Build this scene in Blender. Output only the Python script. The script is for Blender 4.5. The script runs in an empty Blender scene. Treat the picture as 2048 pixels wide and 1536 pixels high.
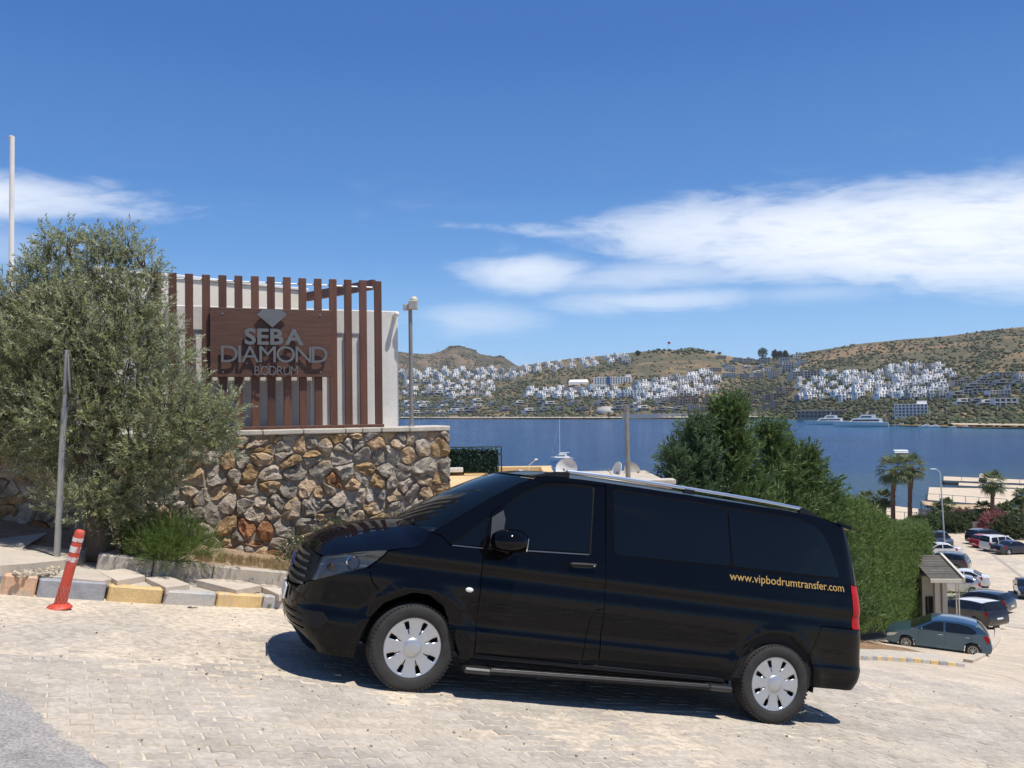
import bpy, bmesh, math, random
import numpy as np
from mathutils import Vector, Matrix, noise
random.seed(7); np.random.seed(7)
R = math.radians
SC = bpy.context.scene
COL = SC.collection
# ------------------------------------------------------------------ camera
FPX, PIT, ROL, EZ = 1700.0, R(1.584), R(0.8), 1.55
cam_d = bpy.data.cameras.new('camera'); cam = bpy.data.objects.new('camera', cam_d); COL.objects.link(cam)
cam_d.sensor_width = 36.0; cam_d.lens = 36.0 * FPX / 2048.0; cam_d.clip_start = 0.1; cam_d.clip_end = 30000
cam.location = (0, 0, EZ)
cam.rotation_euler = (Matrix.Rotation(R(90) + PIT, 3, 'X') @ Matrix.Rotation(-ROL, 3, 'Z')).to_euler()
SC.camera = cam
# ------------------------------------------------------------------ world, sun, exposure
SUN = Vector((0.34, -0.21, 1.0)).normalized()
SKY_STRENGTH, SUN_STRENGTH = 0.085, 4.3
SC.view_settings.view_transform = 'Standard'; SC.view_settings.look = 'None'
SC.view_settings.gamma = 1.0; SC.view_settings.use_curve_mapping = False
SC.view_settings.exposure = 0.25

class NT:
    """tiny node-tree helper"""
    def __init__(s, tree): s.t = tree; tree.nodes.clear()
    def n(s, typ, **kw):
        nd = s.t.nodes.new(typ)
        for k, v in kw.items():
            if k in ('inp',):
                for i, x in v.items(): s.put(nd.inputs[i], x)
            else: setattr(nd, k, v)
        return nd
    def put(s, sock, x):
        if isinstance(x, bpy.types.NodeSocket): s.t.links.new(x, sock)
        else: sock.default_value = x
    def m(s, op, a, b=None, c=None, clamp=False):
        nd = s.n('ShaderNodeMath', operation=op, use_clamp=clamp)
        for i, x in enumerate((a, b, c)):
            if x is not None: s.put(nd.inputs[i], x)
        return nd.outputs[0]
    def ss(s, x, lo, hi):
        nd = s.n('ShaderNodeMapRange', interpolation_type='SMOOTHSTEP')
        s.put(nd.inputs[0], x); s.put(nd.inputs[1], lo); s.put(nd.inputs[2], hi); s.put(nd.inputs[3], 0.0); s.put(nd.inputs[4], 1.0)
        return nd.outputs[0]
    def noise(s, vec, scale, detail=4.0, rough=0.55, dist=0.0):
        nd = s.n('ShaderNodeTexNoise'); 
        if vec is not None: s.t.links.new(vec, nd.inputs['Vector'])
        nd.inputs['Scale'].default_value = scale; nd.inputs['Detail'].default_value = detail
        nd.inputs['Roughness'].default_value = rough; nd.inputs['Distortion'].default_value = dist
        return nd.outputs[0]
    def mix(s, f, a, b, mode='MIX'):
        nd = s.n('ShaderNodeMix', data_type='RGBA', blend_type=mode)
        s.put(nd.inputs[0], f)
        s.put(nd.inputs[6], a if isinstance(a, bpy.types.NodeSocket) else (*a[:3], 1)); s.put(nd.inputs[7], b if isinstance(b, bpy.types.NodeSocket) else (*b[:3], 1))
        return nd.outputs[2]

w = bpy.data.worlds.new('World'); SC.world = w; w.use_nodes = True
T = NT(w.node_tree)
sky = T.n('ShaderNodeTexSky', sky_type='NISHITA', sun_disc=False)
sky.sun_elevation = math.asin(SUN.z); sky.sun_rotation = math.atan2(SUN.x, SUN.y)
sky.altitude = 0.0; sky.air_density = 1.0; sky.dust_density = 0.3; sky.ozone_density = 2.0
gen = T.n('ShaderNodeTexCoord').outputs['Generated']
sep = T.n('ShaderNodeSeparateXYZ', inp={0: gen})
dx, dy, dz = sep.outputs
horiz = T.m('SQRT', T.m('ADD', T.m('MULTIPLY', dx, dx), T.m('MULTIPLY', dy, dy)))
az = T.m('ARCTAN2', dx, dy)                       # 0 = straight down the road, radians, right positive
el = T.m('ARCTAN2', dz, horiz)
rmp = T.n('ShaderNodeValToRGB', inp={0: T.m('DIVIDE', T.m('MAXIMUM', el, 0.0), math.pi/2)}); cr = rmp.color_ramp   # clear deep-blue coastal air, same all round
for i_, (p_, c_) in enumerate([(0.0, (.38, .61, .88)), (.055, (.245, .48, .82)), (.11, (.125, .315, .68)), (.16, (.082, .235, .58)), (.26, (.046, .155, .46)), (.6, (.026, .098, .36))]):
    e_ = cr.elements[i_] if i_ < 2 else cr.elements.new(p_)
    e_.position = p_; e_.color = (*c_, 1)
cr.elements[1].position = .055; cr.elements[1].color = (.245, .48, .82, 1)
lift = T.n('ShaderNodeVectorMath', operation='SCALE', inp={0: rmp.outputs[0]}); lift.inputs['Scale'].default_value = 1/SKY_STRENGTH
clear_sky = T.mix(.86, sky.outputs[0], lift.outputs[0])
zz = T.m('ADD', T.m('MAXIMUM', dz, 0.0), 0.16)
cv = T.n('ShaderNodeCombineXYZ', inp={0: T.m('DIVIDE', dx, zz), 1: T.m('DIVIDE', dy, zz), 2: 0.0}).outputs[0]
cvs = T.n('ShaderNodeVectorMath', operation='MULTIPLY', inp={0: cv, 1: (1.0, 1.9, 1.0)}).outputs[0]
n1 = T.noise(cvs, 1.1, 9, 0.62, 0.7)
n2 = T.noise(cvs, 4.5, 8, 0.65, 0.5)
av = T.n('ShaderNodeCombineXYZ', inp={0: T.m('MULTIPLY', az, 5.0), 1: T.m('MULTIPLY', el, 17.0), 2: 0.3}).outputs[0]
n3 = T.noise(av, 1.6, 8, 0.6, 0.5)                # cirrus streaks, flat-lying
def puff(a, e, ra, re_, wt, rag=.9, soft=(.35, 1.2), tilt=0.0, grow=0.0):
    """ragged flat-lying cloud; with grow > 0 it thickens to the right like a wedge"""
    wob = T.m('MULTIPLY', T.m('ADD', T.m('SUBTRACT', n3, .5), T.m('MULTIPLY', T.m('SUBTRACT', n2, .5), .55)), rag*1.6)
    qa = T.m('DIVIDE', T.m('SUBTRACT', az, a), ra); ec = T.m('ADD', T.m('MULTIPLY', T.m('SUBTRACT', az, a), tilt), e)
    th = T.m('MULTIPLY', T.m('ADD', T.m('MULTIPLY', T.ss(az, a-ra, a-ra+grow), .85), .15), re_) if grow else re_
    qe = T.m('DIVIDE', T.m('SUBTRACT', el, ec), th)
    q = T.m('ADD', T.m('SQRT', T.m('ADD', T.m('MULTIPLY', qa, qa), T.m('MULTIPLY', qe, qe))), wob)
    return T.m('MULTIPLY', T.m('SUBTRACT', 1.0, T.ss(q, *soft)), wt)
acc = None
for v_ in (puff(.66, .158, .70, .064, 1.0, .62, (.48, 1.15), -.076, .32), puff(.02, .158, .085, .026, .75, .8, (.3, 1.2)), puff(.17, .150, .16, .020, .5, .9, (.2, 1.2), .03), puff(.17, .121, .14, .017, .55, .9, (.2, 1.2)), puff(-.045, .104, .095, .022, .42, .8, (.1, 1.2)),
           puff(.34, .122, .12, .014, .28, .8, (.1, 1.2)), puff(-.72, .208, .34, .030, .95, .7, (.45, 1.15), .05), puff(-.62, .165, .2, .03, .35, .8, (.1, 1.2))):
    acc = v_ if acc is None else T.m('MAXIMUM', acc, v_)
tex = T.m('ADD', T.m('MULTIPLY', n3, .6), T.m('MULTIPLY', n2, .5))
dens = T.m('MULTIPLY', acc, T.m('ADD', T.m('MULTIPLY', T.ss(tex, .35, .65), .35), .65), clamp=True)
# the rest of the sky (outside the frame) carries the same sparse streaks
side = T.m('ABSOLUTE', az)
wild = T.m('MULTIPLY', T.m('MULTIPLY', T.ss(n1, 0.60, 0.85), T.ss(side, 0.9, 1.5)), 0.6)
thin = T.m('MULTIPLY', T.m('MULTIPLY', T.ss(n3, 0.55, 0.95), T.m('SUBTRACT', 1.0, T.ss(el, 0.20, 0.34))), 0.16)
dens = T.m('MAXIMUM', T.m('MAXIMUM', dens, wild), thin)
dens = T.m('MULTIPLY', dens, T.ss(el, 0.0, 0.03))
dens = T.m('MULTIPLY', dens, 0.93)
cloudy = T.mix(dens, clear_sky, (10.2, 10.6, 11.3))
bg = T.n('ShaderNodeBackground', inp={0: cloudy, 1: SKY_STRENGTH})
T.t.links.new(bg.outputs[0], T.n('ShaderNodeOutputWorld').inputs[0])

sd = bpy.data.lights.new('sun', 'SUN'); sun = bpy.data.objects.new('sun', sd); COL.objects.link(sun)
sd.energy = SUN_STRENGTH; sd.angle = R(0.53); sd.color = (1.0, 0.955, 0.88)
sun.rotation_euler = SUN.to_track_quat('Z', 'Y').to_euler(); sun.location = SUN * 60

# ------------------------------------------------------------------ picture <-> place
def ray(px, py):
    u = (px - 1024) / FPX; v = (768 - py) / FPX
    c, s = math.cos(ROL), math.sin(ROL)
    u, v = u * c + v * s, -u * s + v * c
    d = Vector((u, math.cos(PIT) - v * math.sin(PIT), math.sin(PIT) + v * math.cos(PIT)))
    return d / d.y
def P(px, py, d): return ray(px, py) * d + Vector((0, 0, EZ))
def pchip(pts):
    xs = [p[0] for p in pts]; ys = [p[1] for p in pts]; n = len(xs)
    dl = [(ys[i+1]-ys[i])/(xs[i+1]-xs[i]) for i in range(n-1)]
    m = [dl[0]] + [0 if dl[i-1]*dl[i] <= 0 else 2*dl[i-1]*dl[i]/(dl[i-1]+dl[i]) for i in range(1, n-1)] + [dl[-1]]
    def f(x):
        if x <= xs[0]: return ys[0] + m[0]*(x-xs[0])
        if x >= xs[-1]: return ys[-1] + m[-1]*(x-xs[-1])
        lo, hi = 0, n-1
        while hi-lo > 1:
            k = (lo+hi)//2
            if xs[k] <= x: lo = k
            else: hi = k
        h = xs[lo+1]-xs[lo]; t = (x-xs[lo])/h
        return ys[lo]*(1+2*t)*(1-t)**2 + h*m[lo]*t*(1-t)**2 + ys[lo+1]*t*t*(3-2*t) + h*m[lo+1]*t*t*(t-1)
    return f
def lin(pts):
    xs = [p[0] for p in pts]; ys = [p[1] for p in pts]
    return lambda x: float(np.interp(x, xs, ys))
SEA = -17.0
_h = pchip([(0, 0), (4, -.8004), (8, -1.6008), (10.5, -2.1011), (14, -2.98), (18, -4.32), (25, -6.45), (30, -7.75), (38, -9.62), (51, -12.3), (64, -14.2),
            (75, -15.1), (96, -15.4), (122, -15.8), (138, -17.6), (170, -20), (260, -24)])
_w = lin([(14, 1), (35, .8), (50, .4), (75, .0)])
def ground(x, y):
    if y < 10: return -.16126*x - .1146*y
    return _h(y) - .16126*(x - .53*y)*_w(y)
def G(px, py, off=0.0):
    r = ray(px, py); d = 2.0
    while d < 160:
        p = r*d
        if p.z + EZ < ground(p.x, p.y) + off:
            lo, hi = d-.1, d
            for _ in range(20):
                k = (lo+hi)/2; q = r*k
                if q.z + EZ < ground(q.x, q.y) + off: hi = k
                else: lo = k
            return r*hi + Vector((0, 0, EZ))
        d += .1
    return r*160 + Vector((0, 0, EZ))

# ------------------------------------------------------------------ object helpers
def tag(o, label=None, cat=None, group=None, kind=None):
    if label: o['label'] = label
    if cat: o['category'] = cat
    if group: o['group'] = group
    if kind: o['kind'] = kind
    return o
def link(name, me, parent=None, loc=None):
    o = bpy.data.objects.new(name, me); COL.objects.link(o)
    if parent: o.parent = parent
    if loc is not None: o.location = loc
    return o
def empty(name, loc=(0, 0, 0), rz=0.0, mat=None):
    o = bpy.data.objects.new(name, None); COL.objects.link(o); o.empty_display_size = .2
    if mat is not None: o.matrix_world = mat
    else: o.location = loc; o.rotation_euler = (0, 0, rz)
    return o
def copy_tree(o, parent=None):
    c = o.copy(); COL.objects.link(c); c.parent = parent
    for ch in list(o.children): copy_tree(ch, c)
    return c

class MB:
    """collects geometry of ONE part"""
    def __init__(s): s.v = []; s.f = []; s.mi = []
    def add(s, vs, fs, mi=0):
        b = len(s.v); s.v += [tuple(v) for v in vs]; s.f += [tuple(b+i for i in f) for f in fs]; s.mi += [mi]*len(fs); return s
    def box(s, c, size, rot=None, mi=0, taper=1.0):
        hx, hy, hz = size[0]/2, size[1]/2, size[2]/2
        vs = []
        for z in (-1, 1):
            k = taper if z > 0 else 1.0
            for x, y in ((-1, -1), (1, -1), (1, 1), (-1, 1)):
                p = Vector((x*hx*k, y*hy*k, z*hz))
                if rot is not None: p = rot @ p
                vs.append(p + Vector(c))
        return s.add(vs, [(0, 3, 2, 1), (4, 5, 6, 7), (0, 1, 5, 4), (1, 2, 6, 5), (2, 3, 7, 6), (3, 0, 4, 7)], mi)
    def bbox(s, c, size, bev=.01, rot=None, mi=0):
        """box with bevelled edges (one segment)"""
        bm = bmesh.new(); bmesh.ops.create_cube(bm, size=1)
        for v in bm.verts: v.co = Vector((v.co.x*size[0], v.co.y*size[1], v.co.z*size[2]))
        bmesh.ops.bevel(bm, geom=list(bm.edges), offset=bev, segments=1, affect='EDGES', clamp_overlap=True)
        vs = [(rot @ v.co if rot is not None else v.co) + Vector(c) for v in bm.verts]
        bm.verts.index_update(); fs = [[v.index for v in f.verts] for f in bm.faces]; bm.free()
        return s.add(vs, fs, mi)
    def tube(s, pts, rad, n=10, mi=0, cap=True, twist=0.0):
        pts = [Vector(p) for p in pts]; m = len(pts)
        if not hasattr(rad, '__len__'): rad = [rad]*m
        ref = None; rings = []
        for i, p in enumerate(pts):
            d = (pts[min(i+1, m-1)] - pts[max(i-1, 0)]).normalized()
            if ref is None: ref = d.orthogonal().normalized()
            a = (ref - d*ref.dot(d)).normalized(); b = d.cross(a); ref = a
            rings.append([p + (a*math.cos(2*math.pi*k/n+twist) + b*math.sin(2*math.pi*k/n+twist))*rad[i] for k in range(n)])
        vs = [v for r in rings for v in r]; fs = []
        for i in range(m-1):
            for k in range(n):
                fs.append((i*n+k, i*n+(k+1) % n, (i+1)*n+(k+1) % n, (i+1)*n+k))
        if cap: fs += [tuple(range(n-1, -1, -1)), tuple((m-1)*n+k for k in range(n))]
        return s.add(vs, fs, mi)
    def lathe(s, prof, n=24, M=None, mi=0):
        """prof: (r, z) list round +Z"""
        vs = []; fs = []; m = len(prof)
        for r, z in prof:
            for k in range(n):
                a = 2*math.pi*k/n; p = Vector((r*math.cos(a), r*math.sin(a), z)); vs.append(M @ p if M is not None else p)
        for i in range(m-1):
            for k in range(n): fs.append((i*n+k, i*n+(k+1) % n, (i+1)*n+(k+1) % n, (i+1)*n+k))
        return s.add(vs, fs, mi)
    def prism(s, poly, z0, z1, M=None, mi=0):
        n = len(poly); vs = [Vector((x, y, z)) for z in (z0, z1) for x, y in poly]
        if M is not None: vs = [M @ v for v in vs]
        return s.add(vs, [tuple(range(n-1, -1, -1)), tuple(range(n, 2*n))] + [(i, (i+1) % n, n+(i+1) % n, n+i) for i in range(n)], mi)
    def sph(s, c, r, n=10, m=6, scale=(1, 1, 1), mi=0, rot=None):
        vs = []; fs = []
        for i in range(m+1):
            t = math.pi*i/m
            for k in range(n):
                a = 2*math.pi*k/n; p = Vector((math.sin(t)*math.cos(a)*r*scale[0], math.sin(t)*math.sin(a)*r*scale[1], math.cos(t)*r*scale[2]))
                if rot is not None: p = rot @ p
                vs.append(p + Vector(c))
        for i in range(m):
            for k in range(n): fs.append((i*n+k, (i+1)*n+k, (i+1)*n+(k+1) % n, i*n+(k+1) % n))
        return s.add(vs, fs, mi)
    def mesh(s, name, mats, smooth=False, ang=None):
        me = bpy.data.meshes.new(name); me.from_pydata(s.v, [], s.f)
        for m in (mats if isinstance(mats, (list, tuple)) else [mats]): me.materials.append(m)
        if any(s.mi): me.polygons.foreach_set('material_index', s.mi)
        bm = bmesh.new(); bm.from_mesh(me); bmesh.ops.remove_doubles(bm, verts=bm.verts, dist=1e-6); bmesh.ops.recalc_face_normals(bm, faces=bm.faces)
        if smooth:
            for f in bm.faces: f.smooth = True
            a = R(35 if ang is None else ang)
            for e in bm.edges:
                if len(e.link_faces) == 2 and e.calc_face_angle(0) > a: e.smooth = False
        bm.to_mesh(me); bm.free()
        return me
    def build(s, name, mats, parent=None, smooth=False, loc=None, ang=None):
        return link(name, s.mesh(name, mats, smooth, ang), parent, loc)

def fast_mesh(name, V, F, mat, smooth=False):
    """V (n,3) array, F (m,k) array with constant k"""
    me = bpy.data.meshes.new(name); V = np.asarray(V, dtype=np.float32); F = np.asarray(F, dtype=np.int32)
    me.vertices.add(len(V)); me.vertices.foreach_set('co', V.ravel())
    k = F.shape[1]; me.loops.add(F.size); me.loops.foreach_set('vertex_index', F.ravel())
    me.polygons.add(len(F)); me.polygons.foreach_set('loop_start', np.arange(0, F.size, k, dtype=np.int32))
    if smooth: me.polygons.foreach_set('use_smooth', np.ones(len(F), dtype=bool))
    me.materials.append(mat); me.update(calc_edges=True); me.validate(verbose=False)
    return me
def frames(D, roll):
    """rotation matrices whose +Z is D (n,3), with the given roll about it"""
    D = D/np.linalg.norm(D, axis=1, keepdims=True)
    ref = np.where(np.abs(D[:, 2:3]) < .95, np.array([[0, 0, 1.0]]), np.array([[1.0, 0, 0]]))
    A = np.cross(ref, D); A /= np.linalg.norm(A, axis=1, keepdims=True); B = np.cross(D, A)
    c, s = np.cos(roll)[:, None], np.sin(roll)[:, None]
    return np.stack([A*c + B*s, -A*s + B*c, D], axis=2)
def scatter(tv, tf, pos, D, roll, scale):
    tv = np.asarray(tv, float); tf = np.asarray(tf, int); n = len(pos)
    M = frames(np.asarray(D, float), np.asarray(roll, float))*np.asarray(scale, float)[:, None, None]
    V = np.einsum('nij,kj->nki', M, tv) + np.asarray(pos)[:, None, :]
    F = tf[None] + (np.arange(n)*len(tv))[:, None, None]
    return V.reshape(-1, 3), F.reshape(-1, tf.shape[1])

# ------------------------------------------------------------------ materials
MATS = {}
def pm(name, base, rough=.6, metal=0.0, var=.15, scale=6.0, bump=0.0, bscale=40.0, col2=None, coat=0.0, per=0.0, c2lo=.45, c2hi=.7,
       trans=0.0, spec=.5, island=0.0, emit=None, stretch=None, fine=0.0, bdist=.02, ior=1.5, alpha=1.0, grime=0.0, hue=.03):
    """procedural Principled: base varied by noise, optional second colour in patches, per-object / per-piece variation, bump"""
    m = bpy.data.materials.new(name); m.use_nodes = True; t = NT(m.node_tree)
    bs = t.n('ShaderNodeBsdfPrincipled'); out = t.n('ShaderNodeOutputMaterial')
    co = t.n('ShaderNodeTexCoord').outputs['Object']
    if stretch: co = t.n('ShaderNodeVectorMath', operation='MULTIPLY', inp={0: co, 1: stretch}).outputs[0]
    if per:
        oi = t.n('ShaderNodeObjectInfo').outputs['Random']
        off = t.n('ShaderNodeCombineXYZ', inp={0: t.m('MULTIPLY', oi, 37.0), 1: t.m('MULTIPLY', oi, 91.0), 2: t.m('MULTIPLY', oi, 13.0)}).outputs[0]
        co = t.n('ShaderNodeVectorMath', operation='ADD', inp={0: co, 1: off}).outputs[0]
    n = t.noise(co, scale, 5, .6)
    c = t.mix(t.ss(n, .25, .75), tuple(x*(1-var) for x in base), tuple(min(1, x*(1+var)) for x in base)) if var else None
    if col2 is not None:
        n2 = t.noise(co, scale*.37, 4, .6, .4)
        if per: n2 = t.m('ADD', n2, t.m('MULTIPLY', t.m('SUBTRACT', oi, .5), .5))
        c = t.mix(t.ss(n2, c2lo, c2hi), c if c is not None else base, col2)
    if c is None: c = t.n('ShaderNodeRGB').outputs[0]; c.default_value = (*base, 1)
    if fine: c = t.mix(1.0, c, t.n('ShaderNodeMix', data_type='FLOAT', inp={0: t.ss(t.noise(co, scale*12, 3, .7), .3, .7), 2: 1-fine, 3: 1+fine}).outputs[0], 'MULTIPLY')
    if grime: c = t.mix(t.m('MULTIPLY', t.ss(t.noise(co, scale*.8, 6, .7, .8), .5, .8), grime), c, (.12, .10, .08))
    if per:
        hv = t.n('ShaderNodeHueSaturation', inp={'Color': c}); t.put(hv.inputs['Value'], t.m('ADD', 1-per, t.m('MULTIPLY', oi, 2*per))); c = hv.outputs[0]
    if island:
        ri = t.n('ShaderNodeNewGeometry').outputs['Random Per Island']
        hv = t.n('ShaderNodeHueSaturation', inp={'Color': c}); t.put(hv.inputs['Value'], t.m('ADD', 1-island, t.m('MULTIPLY', ri, 2*island)))
        t.put(hv.inputs['Hue'], t.m('ADD', .5-hue/2, t.m('MULTIPLY', ri, hue))); c = hv.outputs[0]
    t.put(bs.inputs['Base Color'], c); bs.inputs['Roughness'].default_value = rough; bs.inputs['Metallic'].default_value = metal
    bs.inputs['Specular IOR Level'].default_value = spec; bs.inputs['IOR'].default_value = ior
    bs.inputs['Coat Weight'].default_value = coat; bs.inputs['Coat Roughness'].default_value = .03
    if emit: bs.inputs['Emission Color'].default_value = (*emit[:3], 1); bs.inputs['Emission Strength'].default_value = emit[3]
    if bump:
        bn = t.n('ShaderNodeBump'); bn.inputs['Strength'].default_value = bump; bn.inputs['Distance'].default_value = bdist
        t.put(bn.inputs['Height'], t.noise(co, bscale, 6, .65)); t.put(bs.inputs['Normal'], bn.outputs[0])
    sh = bs.outputs[0]
    if trans:
        tl = t.n('ShaderNodeBsdfTranslucent', inp={'Color': c}); sh = t.n('ShaderNodeMixShader', inp={0: trans, 1: sh, 2: tl.outputs[0]}).outputs[0]
    t.put(out.inputs[0], sh); MATS[name] = m
    return m
def glass(name, tint, rough=.02, clear=.0, spec=.5):
    """tinted pane: glossy dark coat, 'clear' share lets light straight through"""
    m = bpy.data.materials.new(name); m.use_nodes = True; t = NT(m.node_tree)
    bs = t.n('ShaderNodeBsdfPrincipled'); bs.inputs['Base Color'].default_value = (*tint, 1); bs.inputs['Roughness'].default_value = rough
    bs.inputs['Specular IOR Level'].default_value = spec
    sh = bs.outputs[0]
    if clear:
        tr = t.n('ShaderNodeBsdfTransparent'); tr.inputs[0].default_value = (.9, .94, .93, 1)
        lw = t.n('ShaderNodeFresnel'); lw.inputs[0].default_value = 1.5
        sh = t.n('ShaderNodeMixShader', inp={0: t.m('MULTIPLY', t.m('SUBTRACT', 1.0, lw.outputs[0]), clear), 1: sh, 2: tr.outputs[0]}).outputs[0]
    t.put(t.n('ShaderNodeOutputMaterial').inputs[0], sh); MATS[name] = m
    return m
# ================================================================== NEAR SETTING
M_road = pm('dusty_road', (.55, .462, .350), .95, var=.12, scale=1.3, bump=.35, bscale=55, col2=(.43, .38, .31), fine=.24, bdist=.012, grime=.10)
M_paver = pm('concrete_paver', (.425, .375, .31), .92, grime=.16, var=.16, scale=2.0, bump=.5, bscale=70, fine=.14, island=.09, hue=0.0, bdist=.008, col2=(.50, .43, .335), c2lo=.44, c2hi=.66)
M_paver1 = pm('concrete_paver_near', (.425, .375, .31), .92, grime=.16, var=.16, scale=2.0, bump=.5, bscale=70, fine=.14, per=.10, bdist=.008, col2=(.50, .43, .335), c2lo=.44, c2hi=.66)
M_asph = pm('old_asphalt', (.36, .335, .305), .95, var=.22, scale=5, bump=.8, bscale=160, fine=.35, bdist=.01, col2=(.42, .38, .33))
M_conc = pm('concrete', (.47, .42, .35), .9, var=.10, scale=3, bump=.25, bscale=60, fine=.08, grime=.25)
M_apron = pm('pale_concrete', (.52, .45, .36), .9, var=.08, scale=2, bump=.25, bscale=50, fine=.08, grime=.12)  # paler, cleaner concrete tone
M_slab = pm('paving_slab', (.54, .46, .37), .9, var=.08, scale=4, bump=.3, bscale=45, fine=.10, per=.08, grime=.18)
M_yel = pm('worn_yellow_paint', (.66, .47, .22), .75, var=.10, scale=7, bump=.3, bscale=40, per=.08, col2=(.50, .43, .34), c2lo=.50, c2hi=.66, grime=.45, fine=.12)
M_sal = pm('worn_salmon_paint', (.60, .38, .24), .75, var=.10, scale=7, bump=.3, bscale=40, col2=(.50, .42, .34), c2lo=.48, c2hi=.64, grime=.4, fine=.12)
M_gry = pm('worn_grey_paint', (.33, .335, .35), .75, var=.18, scale=7, bump=.3, bscale=40, per=.12, col2=(.45, .42, .38), c2lo=.48, c2hi=.64, grime=.5, fine=.12)
M_soil = pm('dry_soil', (.30, .21, .13), .98, var=.25, scale=4, bump=.8, bscale=35, fine=.3, bdist=.03)

# ground: one sheet
def axis(segs):
    out = []
    for a, b, st in segs:
        n = max(1, round((b-a)/st)); out += [a+(b-a)*i/n for i in range(n)]
    return out + [segs[-1][1]]
xs = axis([(-400, -60, 30), (-60, -8, 4), (-8, 14, .3), (14, 80, 1.5), (80, 200, 10)])
ys = axis([(-400, -30, 25), (-30, 1, 2), (1, 18, .3), (18, 60, .8), (60, 130, 3), (130, 260, 10)])
V = [(x, y, ground(x, y) + .012*noise.noise(Vector((x*.6, y*.6, 0)))*(1 if y < 30 else 0)) for y in ys for x in xs]
nx = len(xs); Fq = [(j*nx+i, j*nx+i+1, (j+1)*nx+i+1, (j+1)*nx+i) for j in range(len(ys)-1) for i in range(nx-1)]
road = link('road', fast_mesh('road', V, Fq, M_road, True)); tag(road, 'pale dusty paved road running downhill past the van', 'road', kind='structure')

# kerb line in the place
kpx = [(-260, 1172), (-90, 1181), (0, 1189), (72, 1194), (212, 1201), (325, 1208), (432, 1213), (525, 1217)]
KP = [G(*p) for p in kpx]
kpath = [(p.x, p.y) for p in KP] + [(-1.6, 10.6), (.2, 12.4), (3.2, 16.0), (6.0, 20.0), (8.6, 23.6), (11.0, 26.6), (13.0, 28.4), (15.7, 29.6)]
kpath = [(kpath[0][0]-6, kpath[0][1]-1.2)] + kpath
def catmull(p, n=10):
    o = []
    for i in range(len(p)-1):
        a, b, c, d = [Vector(p[max(0, min(len(p)-1, i+k))]) for k in (-1, 0, 1, 2)]
        for j in range(n):
            t = j/n; o.append(.5*((2*b)+(-a+c)*t+(2*a-5*b+4*c-d)*t*t+(-a+3*b-3*c+d)*t**3))
    return o + [Vector(p[-1])]
kc = catmull(kpath, 24); karc = [0]
for a, b in zip(kc, kc[1:]): karc.append(karc[-1]+(b-a).length)
def kat(s):
    s = max(0, min(karc[-1]-1e-4, s)); i = int(np.searchsorted(karc, s, 'right'))-1; i = max(0, min(i, len(kc)-2))
    t = (s-karc[i])/(karc[i+1]-karc[i]); p = kc[i].lerp(kc[i+1], t); d = (kc[i+1]-kc[i]).normalized()
    return p, d
def s_of(p):
    return karc[min(range(len(kc)), key=lambda i: (kc[i]-Vector((p[0], p[1]))).length)]
def ykerb(x):
    return float(np.interp(x, [k.x for k in kc], [k.y for k in kc]))
kerb = empty('road_kerb', (KP[2].x, KP[2].y, ground(KP[2].x, KP[2].y))); tag(kerb, 'kerb of worn blocks painted yellow and grey along the road', 'kerb', kind='structure')
KH = .185
khf = lin([(bx_, kh_) for bx_, kh_ in ((-99, .19), (KP[3].x, .19), (KP[4].x, .165), (KP[5].x, .135), (20, .13))])
bounds = [0.3] + [s_of(p) for p in KP] ; s = bounds[-1]
bounds = [bounds[1]-3.2, bounds[1]-2.4, bounds[1]-1.6, bounds[1]-.8] + bounds[1:]
while s < karc[-1]-6.0: s += .56; bounds.append(s)
while s < karc[-1]-.35: s += .40; bounds.append(s)
first = len(bounds) and bounds.index(s_of(KP[2]))
for i in range(len(bounds)-1):
    a, b = bounds[i]+.006, bounds[i+1]-.006
    if b-a < .05: continue
    (p, d), (q, _) = kat(a), kat(b)
    c = (p+q)/2; d = (q-p).normalized(); nrm = Vector((-d.y, d.x)); L = (q-p).length
    z0, z1 = ground(p.x, p.y), ground(q.x, q.y)
    ax = Vector((d.x*L, d.y*L, z1-z0)).normalized(); ay = Vector((nrm.x, nrm.y, 0)); az_ = ax.cross(ay).normalized(); ay = az_.cross(ax)
    rot = Matrix((ax, ay, az_)).transposed()
    cc = Vector((c.x+nrm.x*.07, c.y+nrm.y*.07, (z0+z1)/2 + khf(c.x)/2 - .05 + random.uniform(-.006, .006)))
    m = [M_gry, M_yel][(i-first) % 2 == 0] if i != first else M_sal
    mb = MB(); mb.bbox((0, 0, 0), (L, .14, khf(c.x)+.10), .016)
    o = mb.build('kerb_stone', m, kerb); o.matrix_parent_inverse = Matrix.Translation(kerb.location).inverted()
    o.matrix_basis = Matrix.Translation(cc) @ (rot @ Matrix.Rotation(R(random.uniform(-1, 1)), 3, 'Z')).to_4x4()

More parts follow.
